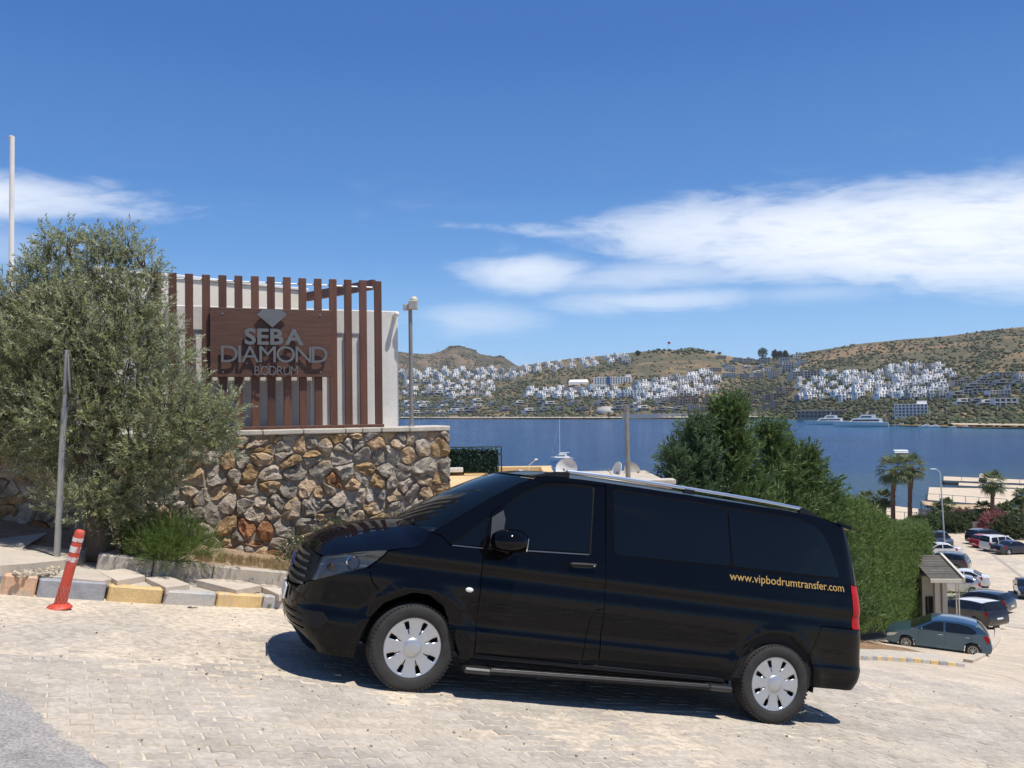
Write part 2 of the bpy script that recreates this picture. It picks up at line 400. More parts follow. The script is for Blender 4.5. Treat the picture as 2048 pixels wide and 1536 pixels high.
# pavers -------------------------------------------------------------
PL_, PW_, AMP = .222, .111, .010
ang = R(28)
def paver_poly():
    L, W = PL_/2-.004, PW_/2-.004; o = []
    xs_ = [-1, -.5, 0, .5, 1]; zz = [0, 1, 0, -1, 0]
    for x, q in zip(xs_, zz): o.append((x*L, -W + AMP*q))
    for x, q in zip(xs_[::-1], zz[::-1]): o.append((x*L, W + AMP*q))
    return o
pp = paver_poly(); npv = len(pp)
def paver_geo():
    vs = [(x, y, -.04) for x, y in pp] + [(x, y, -.006) for x, y in pp] + [(x*.955, y*.93, 0) for x, y in pp]
    fs = [(r*npv+i, r*npv+(i+1) % npv, (r+1)*npv+(i+1) % npv, (r+1)*npv+i) for r in range(2) for i in range(npv)] + [tuple(2*npv+i for i in range(npv))]
    return vs, fs
pv, pf = paver_geo()
pmesh = bpy.data.meshes.new('paver'); pmesh.from_pydata(pv, [], pf); pmesh.materials.append(M_paver1)
gn = Vector((.16126, .1146, 1)).normalized()
cells = []
ca, sa_ = math.cos(ang), math.sin(ang)
for r in range(-120, 140):
    for k in range(-60, 70):
        a = (k + (.5 if r % 2 else 0))*PL_; b = r*PW_
        x = ca*a - sa_*b; y = 6 + sa_*a + ca*b
        if not (2.6 < y < 12.5): continue
        if abs(x) > .66*y + .4 or y > ykerb(x) - .10: continue
        nz = noise.noise(Vector((x*.55, y*.55, 3.1)))*.9 + noise.noise(Vector((x*1.9, y*1.9, 7.7)))*.5
        left = max(0, min(1, (-.5-x)/3.5)) * max(0, min(1, (y-4.2)/3))
        h = .0058 + .0026*random.uniform(-1, 1) + .0095*min(0.30, nz) - .015*left - .006*max(0, (y-8)/4)
        if h < -.004: continue
        cells.append((y + abs(x)*.25, x, y, h))
cells.sort()
up_base = Matrix.Rotation(0, 4, 'Z')
ex = Vector((ca, sa_, 0)); ex = (ex - gn*ex.dot(gn)).normalized(); ey = gn.cross(ex)
PB = Matrix((ex, ey, gn)).transposed()
restv, restf = [], []
pva = np.array(pv)
for i, (_, x, y, h) in enumerate(cells):
    zg = ground(x, y) + .012*noise.noise(Vector((x*.6, y*.6, 0)))
    rot = PB @ Matrix.Rotation(R(random.gauss(0, 1.0)), 3, 'Z') @ Matrix.Rotation(R(random.gauss(0, .9)), 3, 'X') @ Matrix.Rotation(R(random.gauss(0, .6)), 3, 'Y')
    if i < 300:
        o = link('paver', pmesh, road); o.matrix_basis = Matrix.Translation((x, y, zg+h)) @ rot.to_4x4()
    else:
        b = len(restv); restv += [tuple(rot @ Vector(v) + Vector((x, y, zg+h))) for v in pv]; restf += [tuple(b+j for j in f) for f in pf]
me = bpy.data.meshes.new('paver_field'); me.from_pydata(restv, [], restf); me.materials.append(M_paver)
tag(link('paver_field', me, road), kind='stuff')
# loose grit and pebbles on the road
def blob(seed, sub=1, j=.25):
    bm = bmesh.new(); bmesh.ops.create_icosphere(bm, subdivisions=sub, radius=1)
    rr = random.Random(seed)
    for v in bm.verts: v.co *= 1 + rr.uniform(-j, j)
    V = [tuple(v.co) for v in bm.verts]; bm.verts.index_update(); Fb = [[v.index for v in f.verts] for f in bm.faces]; bm.free(); return V, Fb
bv, bf = blob(1)
pos, sc_ = [], []
for i in range(1500):
    y = random.uniform(3, 11) if i % 3 else random.uniform(3, 7); x = random.uniform(-.62, .62)*y
    if y > ykerb(x)-.1: continue
    q = random.random(); r_ = .003 + .009*q**6
    pos.append((x, y, ground(x, y) + .004 + r_*.4)); sc_.append(r_)
n = len(pos)
v_, f_ = scatter(bv, bf, pos, np.tile([[0, 0, 1.0]], (n, 1)) + np.random.normal(0, .3, (n, 3)), np.random.rand(n)*6.3, sc_)
M_grit = pm('grit', (.34, .28, .22), .95, var=.3, island=.45)
tag(link('road_grit', fast_mesh('road_grit', v_, f_, M_grit, False), road), kind='stuff')
# asphalt patch in the near left corner
edge = [(0, 1383), (32, 1392), (58, 1400), (80, 1428), (112, 1452), (140, 1480), (172, 1500), (205, 1530), (240, 1570), (300, 1640)]
pe = [G(*p) for p in edge]; fine_e = []
for a, b in zip(pe, pe[1:]):
    for k in range(8):
        t = k/8; q = a.lerp(b, t); q += Vector((noise.noise(q*9), noise.noise(q*9+Vector((5, 5, 5))), 0))*.035; fine_e.append(q)
fine_e.append(pe[-1]); mb = MB()
ins = Vector((-1.6, -1.4, 0)); rows = 16
vs = []
for k in range(rows+1):
    t = (k/rows)**1.5
    for q in fine_e:
        w_ = q + ins*t*1.6; hgt = min(.022, .0+.05*t*1.6*2.2)
        w_ = Vector((w_.x, w_.y, ground(w_.x, w_.y) + (.004 if k == 0 else .010+hgt*.5) + .004*noise.noise(w_*14))); vs.append(w_)
m_ = len(fine_e)
mb.add(vs, [(r*m_+i, r*m_+i+1, (r+1)*m_+i+1, (r+1)*m_+i) for r in range(rows) for i in range(m_-1)])
tag(mb.build('asphalt_patch', M_asph, None, True), 'ragged grey asphalt patch at the near corner of the road', 'asphalt', kind='structure')

# pavement behind the kerb ------------------------------------------
vs, ss_ = [], np.arange(0.2, karc[-1], .35)
offs = [.14, .5, .9, 1.4, 2.2, 3.6]
for s in ss_:
    p, d = kat(s); nrm = Vector((-d.y, d.x))
    for o_ in offs:
        o_ *= (1 if p.y < 14 else .35)
        q = p + nrm*o_; vs.append((q.x, q.y, ground(p.x, p.y) + khf(p.x) - .022 + .02*o_ + .01*noise.noise(Vector((q.x*2, q.y*2, 1)))))
k_ = len(offs); mb = MB(); mb.add(vs, [(i*k_+j, (i+1)*k_+j, (i+1)*k_+j+1, i*k_+j+1) for i in range(len(ss_)-1) for j in range(k_-1)])
tag(mb.build('pavement', M_conc, None, True), 'strip of pale concrete pavement behind the painted kerb', 'pavement', kind='structure')
def slab(name, px, off, th, mat, parent=None, tilt=0.0):
    top = [G(a, b, off) for a, b in px]; n = len(top)
    for i, v in enumerate(top): v.z += tilt*((i % 2)-.5)
    cen = sum(top, Vector())/n
    inn = [cen + (v-cen)*.965 + Vector((0, 0, .006)) for v in top]
    mb = MB(); mb.add([v - Vector((0, 0, th)) for v in top] + top + inn, [(i, (i+1) % n, n+(i+1) % n, n+i) for i in range(n)] + [(n+i, n+(i+1) % n, 2*n+(i+1) % n, 2*n+i) for i in range(n)] + [tuple(2*n+i for i in range(n))])
    return mb.build(name, mat, parent)
o = slab('concrete_apron', [(-160, 1124), (0, 1131), (60, 1127), (128, 1120), (172, 1109), (165, 1082), (90, 1064), (-160, 1050)], .27, .34, M_apron); tag(o, 'raised sunlit concrete apron beside the leaning signpost', 'apron', kind='structure')
for px, off, lab in [([(199, 1144), (252, 1137), (290, 1152), (234, 1162)], .20, 'cracked paving slab tipped up just right of the red bollard'),
                ([(290, 1156), (337, 1152), (379, 1169), (332, 1175)], .175, 'thin loose paving slab second from the red bollard'),
                ([(393, 1161), (454, 1154), (523, 1172), (472, 1179)], .19, 'large loose paving slab with a dark patch on its corner'),
                ([(516, 1171), (536, 1166), (580, 1183), (558, 1190)], .17, 'loose paving slab nearest the nose of the van'),
                ([(103, 1153), (196, 1143), (226, 1158), (205, 1162)], .19, 'flat paving slab behind the red bollard')]:
    tag(slab('paving_slab', px, off, .07, M_slab, None, random.uniform(-.012, .012)), lab, 'slab', 'loose paving slabs behind the kerb')
# gravel heap at the apron edge
pos, sc_ = [], []
for i in range(420):
    p = G(random.uniform(28, 118), random.uniform(1136, 1153), .19); pos.append(p + Vector((0, 0, random.uniform(-.005, .02)))); sc_.append(random.uniform(.008, .022))
n = len(pos)
v_, f_ = scatter(bv, bf, pos, np.random.normal(0, 1, (n, 3)), np.random.rand(n)*6.3, sc_)
M_peb = pm('pebbles', (.38, .32, .24), .95, var=.2, island=.35)
tag(link('gravel', fast_mesh('gravel', v_, f_, M_peb)), 'patch of loose gravel beside the concrete apron', 'gravel', kind='stuff')
# planter kerb wall
pl_px = [(187, 1141), (300, 1153), (420, 1164), (589, 1178), (760, 1194)]
PLN = [G(a, b, .15) + Vector((0, 0, .185)) for a, b in pl_px]
plr = empty('planter_edge', PLN[0]); tag(plr, 'low concrete edging wall in front of the flower bed', 'low wall')
for a, b in zip(PLN, PLN[1:]):
    d = (b-a); L = Vector((d.x, d.y)).length; rz = math.atan2(d.y, d.x); ax = d.normalized(); ay = Vector((-math.sin(rz), math.cos(rz), 0)); az_ = ax.cross(ay)
    mb = MB(); mb.bbox((0, 0, 0), (d.length-.012, .15, .50), .012)
    o = mb.build('edging_block', M_conc, plr); o.matrix_parent_inverse = Matrix.Translation(PLN[0]).inverted()
    o.matrix_basis = Matrix.Translation((a+b)/2 - Vector((0, 0, .25)) + ay*.07) @ Matrix((ax, ay, az_)).transposed().to_4x4()

# ================================================================== STONE WALL + SIGN SCREEN
WA = Vector((-2.94, 11.8, 0)); WD = Vector((.9326, .361, 0)).normalized(); WN = Vector((-WD.y, WD.x, 0))   # WN points back into the hill
WROT = math.atan2(WD.y, WD.x)
def WP(px, py, off=0.0):
    """point of the picture on the vertical plane 'off' metres behind the wall face -> (s, z)"""
    r = ray(px, py); o = Vector((0, 0, EZ)); a = WA + WN*off
    t = (a-o).dot(WN)/r.dot(WN); p = o + r*t
    return (p-a).dot(WD), p.z
def wxyz(s, off, z): return WA + WD*s + WN*off + Vector((0, 0, z))
WM = Matrix((WD, WN, Vector((0, 0, 1)))).transposed()      # local (s, off, z)
W4 = Matrix.Translation(WA) @ WM.to_4x4()
S0, S1 = -7.5, WP(899, 930)[0]
ZT = WP(690, 866)[1]
# bed soil
vs = []
for s in np.linspace(-4.6, S1+1.0, 24):
    for f in np.linspace(0, 1, 7):
        fp = wxyz(s, 0, 0); t = -1.15*(1-f); q = wxyz(s, t, 0)
        vs.append((q.x, q.y, ground(fp.x, fp.y) + .27 + .17*f + .03*noise.noise(q*2.0)))
mb = MB(); mb.add(vs, [(i*7+j, (i+1)*7+j, (i+1)*7+j+1, i*7+j+1) for i in range(23) for j in range(6)])
tag(mb.build('flower_bed', M_soil, None, True), 'bed of dry soil at the foot of the stone wall', 'flower bed', kind='structure')

wall = empty('stone_wall', mat=W4); tag(wall, 'retaining wall of rough grey and ochre field stones under the sign', 'stone wall')
M_mort = pm('mortar', (.40, .345, .275), .98, var=.2, scale=5, bump=.9, bscale=40, fine=.2, bdist=.03)
def stone_mat(name, a, b, lo, hi):
    m = pm(name, a, .93, var=.42, scale=8, bump=1.0, bscale=14, per=.28, col2=b, c2lo=lo, c2hi=hi, fine=.32, bdist=.07); return m
M_st = [stone_mat('grey_limestone', (.37, .32, .255), (.44, .30, .17), .50, .72), stone_mat('ochre_stone', (.46, .30, .15), (.40, .33, .26), .45, .7),
        stone_mat('rust_stone', (.42, .20, .09), (.44, .33, .22), .45, .7), stone_mat('pale_stone', (.45, .40, .33), (.36, .30, .24), .5, .7)]
mb = MB(); mb.box(((S0+S1-.03)/2, .38, (ZT-2.2)/2), (S1-.03-S0, .66, ZT+2.2))
gx, gz_ = np.linspace(S0, S1-.012, 210), np.linspace(-1.9, ZT, 80)
mb.add([(x, -.016 + .022*noise.noise(Vector((x*5, z*5, 2))) + .012*noise.noise(Vector((x*17, z*17, 6))), z) for z in gz_ for x in gx], [(j*210+i, j*210+i+1, (j+1)*210+i+1, (j+1)*210+i) for j in range(79) for i in range(209)])
mb.add([(S1-.012, -.02, -1.9), (S1-.012, .72, -1.9), (S1-.012, .72, ZT), (S1-.012, -.02, ZT)], [(0, 1, 2, 3)]); mb.build('wall_core', M_mort, wall, True)
seeds = []; z = -1.75; row = 0
rs = random.Random(11)
while z < ZT:
    hgt = rs.uniform(.14, .22); s = S0 + rs.uniform(0, .3)
    while s < S1 - .04:
        wd = rs.uniform(.15, .40); seeds.append((s + wd/2 + rs.uniform(-.03, .03), z + hgt/2 + rs.uniform(-.07, .07))); s += wd
    z += hgt
seeds = [q for q in seeds if rs.random() > .07]; seeds += [(q[0]+rs.uniform(-.12, .12), q[1]+rs.uniform(-.12, .12)) for q in rs.sample(seeds, len(seeds)//7)]
def clip(poly, nx_, ny_, c):
    o = []
    for i in range(len(poly)):
        a, b = poly[i], poly[(i+1) % len(poly)]; da, db = a[0]*nx_+a[1]*ny_-c, b[0]*nx_+b[1]*ny_-c
        if da <= 0: o.append(a)
        if da*db < 0: t = da/(da-db); o.append((a[0]+(b[0]-a[0])*t, a[1]+(b[1]-a[1])*t))
    return o
nst = 0
for i, (sx, sz) in enumerate(seeds):
    fp = wxyz(sx, 0, 0)
    if sz < ground(fp.x, fp.y) + .30: continue
    gap = rs.uniform(.002, .012)
    poly = [(S0, -1.9), (S1, -1.9), (S1, ZT-.005), (S0, ZT-.005)]
    for j, (tx, tz) in enumerate(seeds):
        if i == j or abs(tx-sx) > .9 or abs(tz-sz) > .9: continue
        dx_, dz_ = tx-sx, tz-sz; L = math.hypot(dx_, dz_); nx_, nz_ = dx_/L, dz_/L
        poly = clip(poly, nx_, nz_, (sx+tx)/2*nx_ + (sz+tz)/2*nz_ - gap)
        if len(poly) < 3: break
    if len(poly) < 3: continue
    ch = []
    for k in range(len(poly)):
        a, b = poly[k], poly[(k+1) % len(poly)]
        if math.hypot(b[0]-a[0], b[1]-a[1]) < .02: ch.append(((a[0]+b[0])/2, (a[1]+b[1])/2)); continue
        for t in (.25, .5, .75): ch.append((a[0]+(b[0]-a[0])*t, a[1]+(b[1]-a[1])*t))
    cx = sum(p[0] for p in ch)/len(ch); cz = sum(p[1] for p in ch)/len(ch); n = len(ch)
    if n < 5: continue
    prot = rs.uniform(.026, .075); tx_, tz_ = rs.uniform(-.20, .20), rs.uniform(-.22, .22); vs = []; sd_ = Vector((rs.uniform(0, 99), rs.uniform(0, 99), rs.uniform(0, 99)))
    for sc, pr in ((1.05, -.06), (1.01, .35), (.90, .82), (.58, 1.0)):
        for p in ch:
            x_, z_ = cx+(p[0]-cx)*sc, cz+(p[1]-cz)*sc
            q = Vector((x_-cx, z_-cz, 0))
            d = prot*pr + (q.x*tx_ + q.y*tz_)*(1 if pr > 0 else 0) + (.050*noise.noise(Vector((x_*9, z_*9, 0))+sd_) + .026*noise.noise(Vector((x_*24, z_*24, 3))+sd_))*max(0, pr)
            vs.append((x_ + .020*noise.noise(Vector((x_*20, z_*20, 9))), -(d+.012 if pr > 0 else d), z_ + .020*noise.noise(Vector((x_*20, z_*20, 5)))))
    vs.append((cx, -(prot+.012+.02*noise.noise(sd_)), cz))
    fs = [(r*n+k, r*n+(k+1) % n, (r+1)*n+(k+1) % n, (r+1)*n+k) for r in range(3) for k in range(n)] + [(3*n+k, 3*n+(k+1) % n, 4*n) for k in range(n)]
    mt = rs.choices(M_st, (.56, .22, .05, .17))[0]
    ctr = Vector((cx, 0, cz)); mb = MB(); mb.add([Vector(v)-ctr for v in vs], fs)
    mb.build('stone', mt, wall, True, ctr, 24); nst += 1
cop = [S0]
for px in (300, 400, 450, 525, 606, 690, 724, 762, 818, 900): cop.append(WP(px, 866, -.05)[0])
M_cop = pm('coping_stone', (.50, .455, .38), .88, var=.12, scale=5, bump=.3, bscale=40, per=.10, fine=.1, grime=.25)
k0 = cop[1]; cop = [k0-.7*i for i in range(7, 0, -1)] + cop[1:]
for a, b in zip(cop, cop[1:]):
    mb = MB(); mb.bbox(((a+b)/2, .30 + rs.uniform(-.01, .01), ZT+.035), (b-a-.010, .78, .07), .012, Matrix.Rotation(R(rs.uniform(-.4, .4)), 3, 'Y')); mb.build('coping_slab', M_cop, wall)

# white rendered wall behind the slats and the cream building further back
M_white = pm('white_render', (.70, .675, .63), .9, var=.06, scale=1.5, bump=.15, bscale=25, fine=.04, grime=.12)
M_cream = pm('cream_render', (.72, .655, .55), .9, var=.05, scale=1.2, bump=.12, bscale=25, fine=.03, grime=.06)
OW = .42
wl = WP(420, 618, OW); wr = WP(797, 740, OW); wtop = WP(760, 624, OW)[1]
sw = empty('screen_wall', mat=W4); tag(sw, 'low white rendered wall standing behind the brown slats', 'wall')
mb = MB(); mb.bbox(((wl[0]-1.1+wr[0])/2, OW+.09, (wtop+ZT)/2+.02), (wr[0]-wl[0]+1.1, .18, wtop-ZT), .012); mb.build('wall_panel', M_white, sw)
mb = MB(); q = wr[0]-.05
mb.tube([(q, OW, wtop-.05), (q, OW-.06, wtop-.045), (q, OW-.12, wtop-.03)], [.034, .03, .034], 10); mb.sph((q, OW-.135, wtop-.04), .042, 10, 6)
sp = mb.build('wall_spotlight', pm('white_enamel', (.75, .74, .71), .4, var=.05), None, True); sp.matrix_world = W4; tag(sp, 'small white spotlight at the top corner of the white wall', 'spotlight')
bL, bR = P(351, 555, 12.9), P(613, 582, 14.57)
bd = (Vector((bR.x, bR.y, 0))-Vector((bL.x, bL.y, 0))).normalized(); bn = Vector((-bd.y, bd.x, 0)); bz = (bL.z+bR.z)/2
BLN = 3.45
bl0 = Vector((bR.x, bR.y, 0)) - bd*BLN
bld = empty('cream_building', mat=Matrix.Translation(bl0) @ Matrix((bd, bn, Vector((0, 0, 1)))).transposed().to_4x4()); tag(bld, 'cream rendered flat roofed building behind the sign screen', 'building')
mb = MB(); mb.bbox((BLN/2, 3.0, (bz-1.6)/2), (BLN, 6.0, bz+1.6), .02); mb.build('wall', M_cream, bld)
mb = MB(); mb.bbox((BLN/2, 3.0, bz+.02), (BLN+.06, 6.06, .05), .01); mb.build('parapet_cap', M_white, bld)

# slats
M_slat = pm('red_brown_timber', (.115, .047, .028), .55, var=.22, scale=3, bump=.15, bscale=18, stretch=(6, 6, .6), per=.22)
M_board = pm('sign_board_timber', (.098, .044, .028), .6, var=.25, scale=3, bump=.2, bscale=14, stretch=(.7, 5, 9))
scr = empty('slat_screen', mat=W4); tag(scr, 'screen of upright red brown slats carrying the sign', 'slat screen')
slat_px = [(314, 543), (345, 545), (378, 547), (412, 549), (445, 550), (477, 551), (510, 552), (542, 553), (574, 554), (605, 556), (636, 557), (666, 558), (696, 559), (726, 560), (756, 562)]
OS = .13
for a, b in slat_px:
    s, zt = WP(a, b, OS); mb = MB(); mb.bbox((0, 0, 0), (.104, .055, zt-ZT-.115), .004)
    mb.build('slat', M_slat, scr, False, (s, OS+.03, (zt+ZT+.115)/2))
sa0, sb0 = WP(314, 700, OS)[0], WP(760, 700, OS)[0]
mb = MB(); mb.bbox(((sa0+sb0)/2, OS+.03, ZT+.092), (sb0-sa0+.10, .085, .045), .004); mb.build('bottom_rail', M_slat, scr)
z_r = WP(600, 568, OS)[1]
mb = MB(); mb.tube([(sa0, OS+.07, z_r+.02), (sb0, OS+.07, z_r)], .011, 8); mb.build('steel_rod', pm('steel_rod', (.55, .56, .57), .35, 1.0, var=.05), scr)
p1 = W4.inverted() @ P(748, 569, 12.75); p2 = W4.inverted() @ P(613, 594, 14.5)
def bar(mb, a, b, w_, h_, upv=Vector((0, 0, 1))):
    a, b = Vector(a), Vector(b); ax = (b-a).normalized(); ay = upv.cross(ax).normalized(); az_ = ax.cross(ay)
    mb.bbox((a+b)/2, ((b-a).length, w_, h_), min(w_, h_)*.06, Matrix((ax, ay, az_)).transposed()); return mb
bar(MB(), p1, p2, .06, .15).build('return_beam', M_slat, scr)

# sign board with letters
sg = empty('hotel_sign', mat=W4); tag(sg, 'brown timber sign board reading SEBA DIAMOND BODRUM with grey metal letters', 'sign')
OB = .07
b0, b1 = WP(420, 684, OB)[0], WP(664, 687, OB)[0]; bt, bb = WP(540, 618, OB)[1], WP(540, 754, OB)[1]
mb = MB(); mb.bbox(((b0+b1)/2, OB+.02, (bt+bb)/2), (b1-b0, .04, bt-bb), .004); mb.build('board', M_board, sg)
M_met = pm('brushed_grey_metal', (.19, .19, .185), .42, .65, var=.08, scale=8)
M_bolt = pm('bolt_metal', (.6, .6, .58), .3, 1.0, var=0)
for a, b in ((445, 627), (640, 630), (446, 744), (641, 744)):
    s, z = WP(a, b, OB); mb = MB(); mb.sph((s, OB-.004, z), .011, 8, 4, (1, .6, 1)); mb.build('bolt', M_bolt, sg, True)
OL = .018
def glyph(ch, off=0.0):
    cu = bpy.data.curves.new('g', 'FONT'); cu.body = ch; cu.size = 1; cu.offset = off; cu.fill_mode = 'FRONT'; cu.resolution_u = 4
    ob = bpy.data.objects.new('g', cu); COL.objects.link(ob); dg = bpy.context.evaluated_depsgraph_get()
    me = bpy.data.meshes.new_from_object(ob.evaluated_get(dg)); bpy.data.objects.remove(ob); bpy.data.curves.remove(cu)
    V = [v.co.copy() for v in me.vertices]; Fp = [tuple(p.vertices) for p in me.polygons]; bpy.data.meshes.remove(me)
    return V, Fp
def letters(word, s0, s1, zlo, zhi, off, gap, adv=None):
    gl = [glyph(c, off) for c in word]; bx = []
    for V, _ in gl: bx.append((min(v.x for v in V), max(v.x for v in V)))
    y0 = min(v.y for V, _ in gl for v in V); y1 = max(v.y for V, _ in gl for v in V)
    tot = sum(b-a for a, b in bx) + gap*(len(word)-1); k = (s1-s0)/tot; kz = (zhi-zlo)/(y1-y0); cur = s0
    for (V, Fp), (a, b) in zip(gl, bx):
        bm = bmesh.new(); vv = [bm.verts.new((cur+(v.x-a)*k, OL, zlo+(v.y-y0)*kz)) for v in V]
        for f in Fp:
            try: bm.faces.new([vv[i] for i in f])
            except ValueError: pass
        bmesh.ops.remove_doubles(bm, verts=bm.verts, dist=1e-5)
        r = bmesh.ops.extrude_face_region(bm, geom=list(bm.faces)); bmesh.ops.translate(bm, verts=[e for e in r['geom'] if isinstance(e, bmesh.types.BMVert)], vec=(0, .014, 0))
        bmesh.ops.recalc_face_normals(bm, faces=bm.faces); me = bpy.data.meshes.new('letter'); bm.to_mesh(me); bm.free(); me.materials.append(M_met)
        link('letter', me, sg); cur += (b-a)*k + gap*k
def sz(px, py): return WP(px, py, OL)
letters('SEBA', sz(489, 674)[0], sz(607, 674)[0], sz(548, 690)[1], sz(548, 657)[1], .030, .05)
letters('DIAMOND', sz(442, 710)[0], sz(655, 710)[0], sz(548, 725)[1], sz(548, 692)[1], .0, .02)
letters('BODRUM', sz(509, 742)[0], sz(596, 742)[0], sz(552, 750)[1], sz(552, 732)[1], -.006, .06)
dpts = [sz(525, 618), (sz(563, 619)), sz(574, 629), sz(545, 655), sz(514, 629)]
mb = MB(); mb.prism([(a, b) for a, b in dpts], -OL-.014, -OL, Matrix(((1, 0, 0), (0, 0, -1), (0, 1, 0)))); mb.build('diamond_emblem', M_met, sg)

# lamp post on the wall end
def at_wall(px, py, off): s, z = WP(px, py, off); return wxyz(s, off, z)
lp = at_wall(823, 850, .25); lt = at_wall(821, 612, .25)
lamp = empty('lamp_post', (lp.x, lp.y, ZT+.07)); tag(lamp, 'thin grey post with boxy floodlight standing on the end of the stone wall', 'lamp post')
M_post = pm('grey_post_metal', (.27, .255, .235), .5, .4, var=.12, scale=6)
H = lt.z-ZT-.07
mb = MB(); mb.tube([(0, 0, 0), (0, 0, H)], .030, 12); mb.lathe([(.05, 0), (.05, .012), (.034, .02), (.034, .05)], 12); mb.build('post', M_post, lamp, True)
mb = MB(); mb.bbox((-.055, 0, H-.02), (.10, .08, .09), .006); mb.bbox((.045, -.01, H+.01), (.13, .12, .13), .01); mb.build('floodlight_box', pm('lamp_housing', (.42, .40, .37), .5, .2), lamp)
mb = MB(); mb.sph((.055, 0, H+.085), .062, 12, 8); mb.build('glass_globe', pm('globe', (.75, .72, .58), .25, var=.03, trans=.3), lamp, True)

# flagpole behind the olive
fb = P(20, 640, 15.0); ft = P(24.5, 273, 15.0)
gz = 1.0; fl = empty('flagpole', (fb.x, fb.y, gz)); tag(fl, 'plain white flagpole rising behind the olive tree', 'flagpole')
mb = MB(); mb.tube([(0, 0, -1.5), Vector((ft.x-fb.x, 0, ft.z-gz))], [.05, .04], 12); mb.build('pole', M_white, fl, True)
mb = MB(); mb.sph((ft.x-fb.x-.02, 0, ft.z-gz-.02), .045, 10, 6); mb.build('finial', pm('pole_cap', (.5, .40, .36), .5), fl, True)

# leaning signpost, its round sign seen edge-on
sb_ = G(113, 1114, .27); st_ = P(135, 700, sb_.y + .02)
sp = empty('leaning_signpost', sb_); tag(sp, 'leaning grey metal signpost with its round sign seen edge on', 'signpost')
d = st_ - sb_
mb = MB(); mb.tube([(0, 0, -.1), d*.72], .034, 10); mb.tube([d*.70, d*1.0], .026, 10); mb.build('post', pm('galvanised', (.40, .40, .38), .45, .7, var=.15, scale=5), sp, True)
Ms = Matrix.Translation(d*.89 + Vector((.030, 0, 0))) @ Matrix.Rotation(R(25.5), 4, 'Z') @ Matrix.Rotation(R(88), 4, 'Y')
mb = MB(); mb.lathe([(0, 0), (.24, 0), (.245, .004), (.24, .008), (0, .008)], 28, Ms); mb.build('sign_disc', pm('sign_back', (.42, .42, .41), .5, .6), sp)

# flexible red bollard, leaning
bb_ = G(118, 1217); tp = P(161, 1060, bb_.y + .02); d = tp-bb_
bo = empty('flexible_bollard', bb_); tag(bo, 'scuffed red plastic bollard with worn white bands leaning at the kerb', 'bollard')
M_red = pm('scuffed_red_plastic', (.56, .065, .035), .5, var=.18, scale=9, bump=.2, bscale=50, col2=(.62, .20, .14), c2lo=.5, c2hi=.8)
M_band = pm('worn_reflective_band', (.72, .70, .67), .5, var=.1, scale=20, col2=(.56, .14, .11), c2lo=.47, c2hi=.56)
q = d.to_track_quat('Z', 'Y').to_matrix().to_4x4(); L = d.length
mb = MB(); mb.lathe([(0, .0), (.110, .0), (.112, .012), (.095, .028), (.070, .042), (.048, .05)], 24, Matrix.Rotation(0, 4, 'X')); mb.build('base', M_red, bo, True)
mb = MB(); mb.lathe([(.054, .02), (.050, .06), (.047, .15), (.045, .25), (.044, L-.03), (.040, L-.01), (.030, L), (0, L+.003)], 20, q); mb.build('tube', M_red, bo, True)
for a, b in ((.70, .765), (.80, .855), (.90, .955)):
    pass
for z0, z1 in ((L*.60, L*.665), (L*.72, L*.795), (L*.855, L*.905)):
    mb = MB(); mb.lathe([(.0445, z0), (.0462, z0), (.0462, z1), (.0445, z1)], 20, q); mb.build('reflective_band', M_band, bo, True)
mb = MB()
for k in range(10):
    for sgn in (1, -1):
        mb.tube([q @ Vector(((.0535-.02*t*.2)*math.cos(6.283*k/10+sgn*t*1.3), (.0535-.02*t*.2)*math.sin(6.283*k/10+sgn*t*1.3), .05+.17*t)) for t in np.linspace(0, 1, 6)], .0022, 4)
mb.build('diamond_ribs', pm('pale_red_plastic', (.62, .22, .17), .6), bo)
for k in range(6):
    a = k*1.047; mb = MB(); mb.sph((.088*math.cos(a), .088*math.sin(a), .03), .008, 6, 4); mb.build('bolt', M_bolt, bo, True)
# bit of litter on the road
lt_ = G(385, 1217)
mb = MB(); mb.tube([(-.05, 0, .012), (-.02, .004, .014), (.0, 0, .012)], [.008, .011, .005], 6); mb.tube([(.0, 0, .01), (.05, .003, .008)], [.006, .006], 6)
tag(mb.build('litter', pm('litter', (.10, .09, .08), .7, var=.5, scale=60, col2=(.6, .6, .6)), None, True, lt_), 'crumpled scrap of dark litter on the road by the kerb', 'litter')
